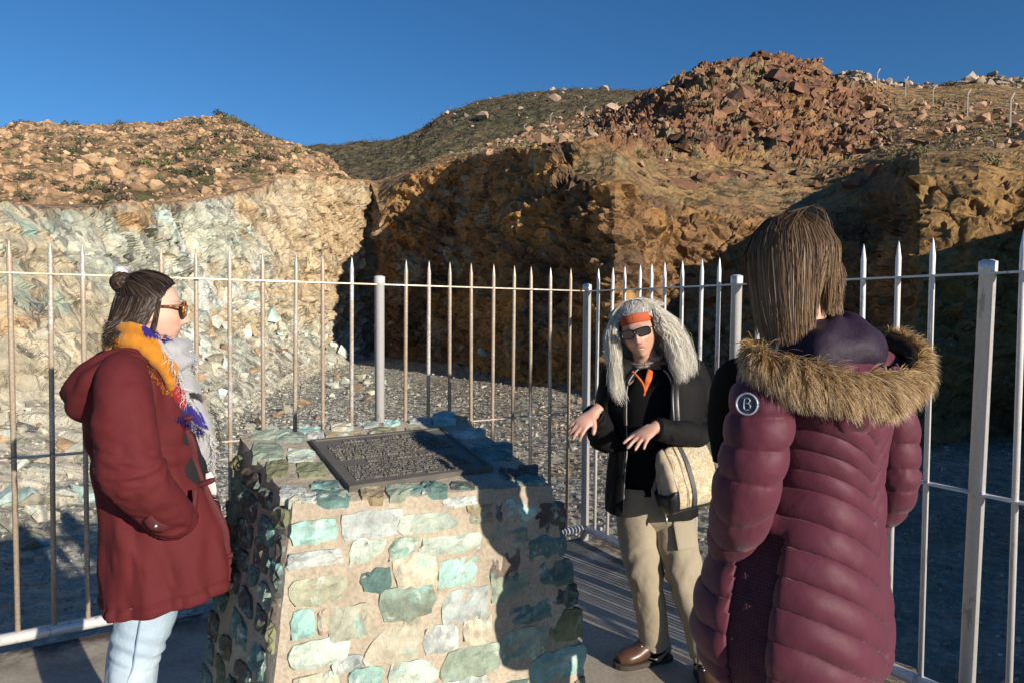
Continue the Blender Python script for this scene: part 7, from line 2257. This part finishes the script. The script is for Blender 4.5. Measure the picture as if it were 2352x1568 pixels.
def coat_disp(t, th, P):
    # bearing from the spine: spine is opposite to the facing direction
    loc = P - np.array([base3[0], base3[1], 0])
    back = -(loc @ E3); left_ = loc @ L3
    # distance across the back from the spine, in metres along the surface
    w_ = np.where(back > 0, left_, np.sign(left_) * (np.abs(left_) + np.abs(back)))
    slope = np.interp(P[:, 2], [.7, 1.0, 1.25], [.60, .66, .70])
    zq = P[:, 2] - slope * np.abs(w_) * (back > -.05) - .05 * (back <= -.05)
    zs = np.sort(seam_z)
    i = np.clip(np.searchsorted(zs, zq) - 1, 0, len(zs) - 2)
    lo, hi = zs[i], zs[i + 1]
    f = np.clip((zq - lo) / (hi - lo), 0, 1)
    hgt = np.clip((hi - lo), .03, .09)
    puff = np.abs(np.sin(PI * f)) ** .55 * (.004 + .15 * hgt)
    puff = np.where((zq < zs[0]) | (zq > zs[-1]), .012, puff)
    pinch = .0050 * fbm(np.stack([w_ * 70, zq * 8, 0 * w_], 1), 2, 91) * (1 - np.abs(np.sin(PI * f)) ** .7)
    wob = .006 * fbm(P * 9, 3, 92) + .0035 * fbm(np.stack([w_ * 34 + zq * 12, zq * 16, 0 * w_ + back * 10], 1), 3, 93)
    side = sstep(.10, .125, left_) * sstep(-.13, -.06, back - .03) * (1 - sstep(1.02, 1.06, P[:, 2]))          # flat knitted side panel
    side = sstep(.11, .125, left_) * (1 - sstep(.020, .032, back)) * sstep(-.095, -.08, back) * (1 - sstep(1.0, 1.05, P[:, 2]))
    groove = -.006 * np.exp(-((left_ - .150) / .006) ** 2) * (back > .02)
    hem = -.006 * np.exp(-((t - .955) / .01) ** 2)
    return puff * (1 - .9 * side) + pinch + wob + groove * 0 + hem
V, F = loft(rings3, NT3, NS3, disp=coat_disp)
# the knitted side panel takes its own faces
loc = V - np.array([base3[0], base3[1], 0])
pb, pl_ = -(loc @ E3), loc @ L3
isk = (pl_ > .120) & (pb < .028) & (pb > -.085) & (V[:, 2] < 1.03)
Fk = [f for f in F if all(isk[i] for i in f)]
Fs = [f for f in F if not all(isk[i] for i in f)]
def sub(V, F):
    idx = sorted({i for f in F for i in f}); mp = {i: k for k, i in enumerate(idx)}
    return V[idx], [tuple(mp[i] for i in f) for f in F]
Vs_, Fs_ = sub(V, Fs)
coat = link("coat", mesh_np("coat", Vs_, F=Fs_), M_COAT, w3)
solid(coat, .010)
Vk_, Fk_ = sub(V, Fk)
link("knit_panel", mesh_np("knit_panel", Vk_, F=Fk_), M_KNIT, coat)
def puff_sleeve(nq, seed, amp=.0105):
    def fn(t, th, P):
        ph = t * nq + .35 * np.sin(th + seed) * .5 + .12 * fbm(P * 8, 2, seed)
        f = ph - np.floor(ph)
        p_ = np.abs(np.sin(PI * f)) ** .55
        return amp * p_ + .004 * fbm(np.stack([np.cos(th) * 7, np.sin(th) * 7, t * 26], 1), 3, seed + 3) * (1.1 - p_) + .006 * fbm(P * 14, 3, seed + 4)
    return fn
sc3 = 1.0
V, F = smooth_tube([p3(1800, 858, -.03)] + armL3 + [p3(1672, 1285, .03)], [(.036, .04), (.050, .050), (.060, .058), (.064, .062), (.066, .062), (.064, .062), (.056, .060), (.042, .050), (.028, .040)], 190, 64, puff_sleeve(9.5, 3, .010), up=(0, -1, 0))
link("sleeve", mesh_np("sleeve", V, F=F), M_COAT, coat)
V, F = smooth_tube([p3(1985, 842, .03)] + armR3, [(.036, .04), (.044, .046), (.047, .050), (.050, .052), (.052, .054), (.050, .052), (.038, .044), (.020, .028)], 170, 64, puff_sleeve(8.5, 7, .009), up=(0, -1, 0))
link("sleeve", mesh_np("sleeve", V, F=F), M_COAT, coat)
# hood: maroon outside, dark purple lining, and fur round the opening
M_LIN = cloth_mat("purple_lining", (0.020, 0.010, 0.024), 0.62, 900, .25, .12, 3.0, .5, .0)
V, F = smooth_tube([p3(1905, 858, -.02), p3(1945, 905, -.10), p3(1962, 945, -.13), p3(1962, 972, -.11)], [(.13, .10), (.115, .085), (.085, .06), (.03, .02)], 40, 48, lambda t, th, P: .010 * fbm(P * 14, 3, 95) + .004 * np.sin(th * 7 + t * 5), up=tuple(L3))
link("hood", mesh_np("hood", V, F=F), M_COAT, coat)
def lin_d(t, th, P): return .012 * fbm(P * 11, 3, 96) + .006 * np.sin(th * 6 + 5 * fbm(P * 6, 2, 97))
lc_ = p3(1908, 800, -.015)
V, F = [], []
K1, K2 = 44, 64
for i in range(K1):
    el = i / (K1 - 1) * PI * .60
    for j in range(K2):
        a = j / K2 * 2 * PI
        q = L3 * math.cos(a) * math.sin(el) * .160 + E3 * math.sin(a) * math.sin(el) * .112 + np.array([0, 0, 1]) * (math.cos(el) * .098)
        V.append(lc_ + q - np.array([0, 0, .012]))
V = np.array(V)
V = V + ((V - lc_) / np.linalg.norm(V - lc_, axis=1)[:, None]) * lin_d(0, np.arctan2(*(V - lc_)[:, :2].T), V)[:, None]
link("hood_lining", mesh_np("hood_lining", V, F=ring_faces(K1, K2)), M_LIN, coat)
fur_line = curve_pts([p3(1740, 800, -.10), p3(1748, 822, -.15), p3(1796, 842, -.18), p3(1868, 864, -.20), p3(1945, 882, -.19), p3(2020, 886, -.14), p3(2078, 868, -.07), p3(2100, 838, .0), p3(2088, 808, .06), p3(2055, 788, .10), p3(2030, 786, .13)], 160)
V, F = smooth_tube(fur_line[::8], [(.022, .021)] * len(fur_line[::8]), 120, 16, lambda t, th, P: .005 * fbm(P * 30, 2, 98), up=(0, 0, 1))
roll = link("fur_roll", mesh_np("fur_roll", V, F=F, col=np.tile([.045, .026, .011], (len(V), 1))), M_FUR, coat)
nfur = 25000
r_ = np.random.default_rng(151)
ti = r_.random(nfur)
ii = ti * 158
b = fur_line[ii.astype(int)]
tg_ = np.gradient(fur_line, axis=0)[ii.astype(int)]; tg_ /= np.linalg.norm(tg_, axis=1)[:, None]
inward = lc_ - b; inward[:, 2] = 0; inward /= np.linalg.norm(inward, axis=1)[:, None] + 1e-9
upv = np.array([0, 0, 1.0])
an = r_.uniform(-1.9, 1.15, nfur)                       # round the roll: from hanging outside to standing over the lining
radial = -inward * np.cos(an)[:, None] + upv * np.sin(an)[:, None]
root = b + radial * .022
clump = np.floor(ti * 110 + an * 2.2).astype(np.int32)
cj = np.stack([_hf(clump, clump * 0, clump * 0, 9), _hf(clump, clump * 0 + 1, clump * 0, 9), _hf(clump, clump * 0 + 2, clump * 0, 9)], 1)
lenf = .046 * r_.uniform(.6, 1.15, nfur) * (1 + .25 * cj[:, 0])
dirf = radial * .75 + np.array([0, 0, -.62]) + tg_ * (.22 + .20 * cj[:, 1:2]) + .42 * cj + .13 * r_.normal(size=(nfur, 3))
dirf /= np.linalg.norm(dirf, axis=1)[:, None]
t_ = np.linspace(0, 1, 6)
G = root[:, None] + (radial[:, None] * (t_ - t_ ** 2)[None, :, None] * .5 + dirf[:, None] * t_[None, :, None]) * lenf[:, None, None]
G[:, :, 2] -= (t_ ** 2)[None] * lenf[:, None] * .22
fa = r_.random((nfur, 1))
rootc = np.array([.10, .052, .016]) * (1 - fa) + np.array([.30, .165, .05]) * fa
midc = np.array([.38, .215, .07]) * (1 - fa) + np.array([.58, .39, .17]) * fa
tipc = np.array([.55, .42, .25]) * (1 - fa) + np.array([.80, .70, .52]) * fa
dk = (r_.random((nfur, 1)) < .16)
tipc = np.where(dk, .10 * tipc, tipc)
def furcol(i, t): 
    a = np.clip(t * 2, 0, 1)[None, :, None]; b_ = np.clip(t * 2 - 1, 0, 1)[None, :, None]
    return (rootc[:, None] * (1 - a) + midc[:, None] * a) * (1 - b_) + tipc[:, None] * b_
strands("fur_trim", G, .00055, furcol, 152, M_FUR, coat, taper=.10, centre=lc_ - np.array([0, 0, .12]), jitter=.6)
# round sleeve badge: dark disc, pale rim, pale monogram
bd_c = p3(1716, 927, -.215)
nb_ = np.array([-.62, -.78, .10]); nb_ /= np.linalg.norm(nb_)
bu = np.cross(np.array([0, 0, 1]), nb_); bu /= np.linalg.norm(bu); bv = np.cross(nb_, bu)
def bdg(V): return bd_c + np.asarray(V) @ np.stack([bu, bv, nb_], 1).T
M_BDG, M_BDR = plain("badge_navy", (.035, .045, .07), .4, bumpstr=0), plain("badge_rim", (.42, .44, .50), .35, .3, bumpstr=0)
th = np.arange(36) / 36 * 2 * PI
V = [(math.cos(a) * r0, math.sin(a) * r0, z) for z, r0 in ((-.012, .0225), (.0015, .0225), (.002, .019)) for a in th]
bo = link("badge", mesh_np("badge", bdg(V), F=ring_faces(3, 36) + [tuple(range(72, 108))], smooth=False), M_BDG, coat)
m = MB()
loop = [(math.cos(a) * .0225, math.sin(a) * .0225, .002) for a in np.linspace(0, 2 * PI, 37)]
m.add(*tube(bdg(loop), .0022, 6))
for pts in ([(-.004, .010, .003), (.002, .0125, .003), (.007, .008, .003), (.003, .002, .003), (-.003, .002, .003), (.004, .001, .003), (.008, -.004, .003), (.007, -.009, .003)], [(-.005, .0115, .003), (-.006, .002, .003), (-.005, -.010, .003), (-.001, -.013, .003), (.004, -.012, .003)]):
    m.add(*tube(bdg(curve_pts(pts, 16)), .0009, 5))
link("emblem", m.mesh("emblem"), M_BDR, coat)
# shoulder bag strap: black cloth edge at her left shoulder
V, F = smooth_tube([p3(1722, 836, -.06), p3(1690, 872, -.02), p3(1672, 960, .03), p3(1664, 1060, .06)], [(.020, .03), (.030, .05), (.028, .05), (.015, .03)], 50, 24, lambda t, th, P: .003 * fbm(P * 20, 2, 99), up=(0, -1, 0))
link("front_panel", mesh_np("front_panel", V, F=F), M_BLK2, coat)
# dark leggings and boots
lg = MB()
for L in legs3:
    V, F = smooth_tube(L, [(.082, .082), (.076, .076), (.060, .060), (.056, .058), (.044, .046)], 50, 28, lambda t, th, P: .003 * fbm(P * 20, 2, 100))
    lg.add(V, F)
link("leggings", lg.mesh("leggings"), plain("dark_leggings", (.014, .016, .019), .8, bumpscale=60), w3)
for L in legs3:
    a_ = np.array([L[-1][0], L[-1][1], 0])
    V, F = smooth_tube([a_ - E3 * .06 + [0, 0, .045], a_ + [0, 0, .055], a_ + E3 * .07 + [0, 0, .045], a_ + E3 * .16 + [0, 0, .032], a_ + E3 * .19 + [0, 0, .026]], [(.034, .036), (.042, .050), (.040, .044), (.038, .030), (.022, .016)], 24, 20, up=tuple(L3))
    V[:, 2] = np.maximum(V[:, 2], .003)
    V2, F2 = smooth_tube([a_ + [0, 0, .05], a_ + [0, 0, .14], a_ + [0, 0, .20]], [.044, .048, .050], 14, 20)
    mm = MB(); mm.add(V, F); mm.add(V2, F2)
    link("boot", mm.mesh("boot"), M_SHOE, w3)
to_local(w3)
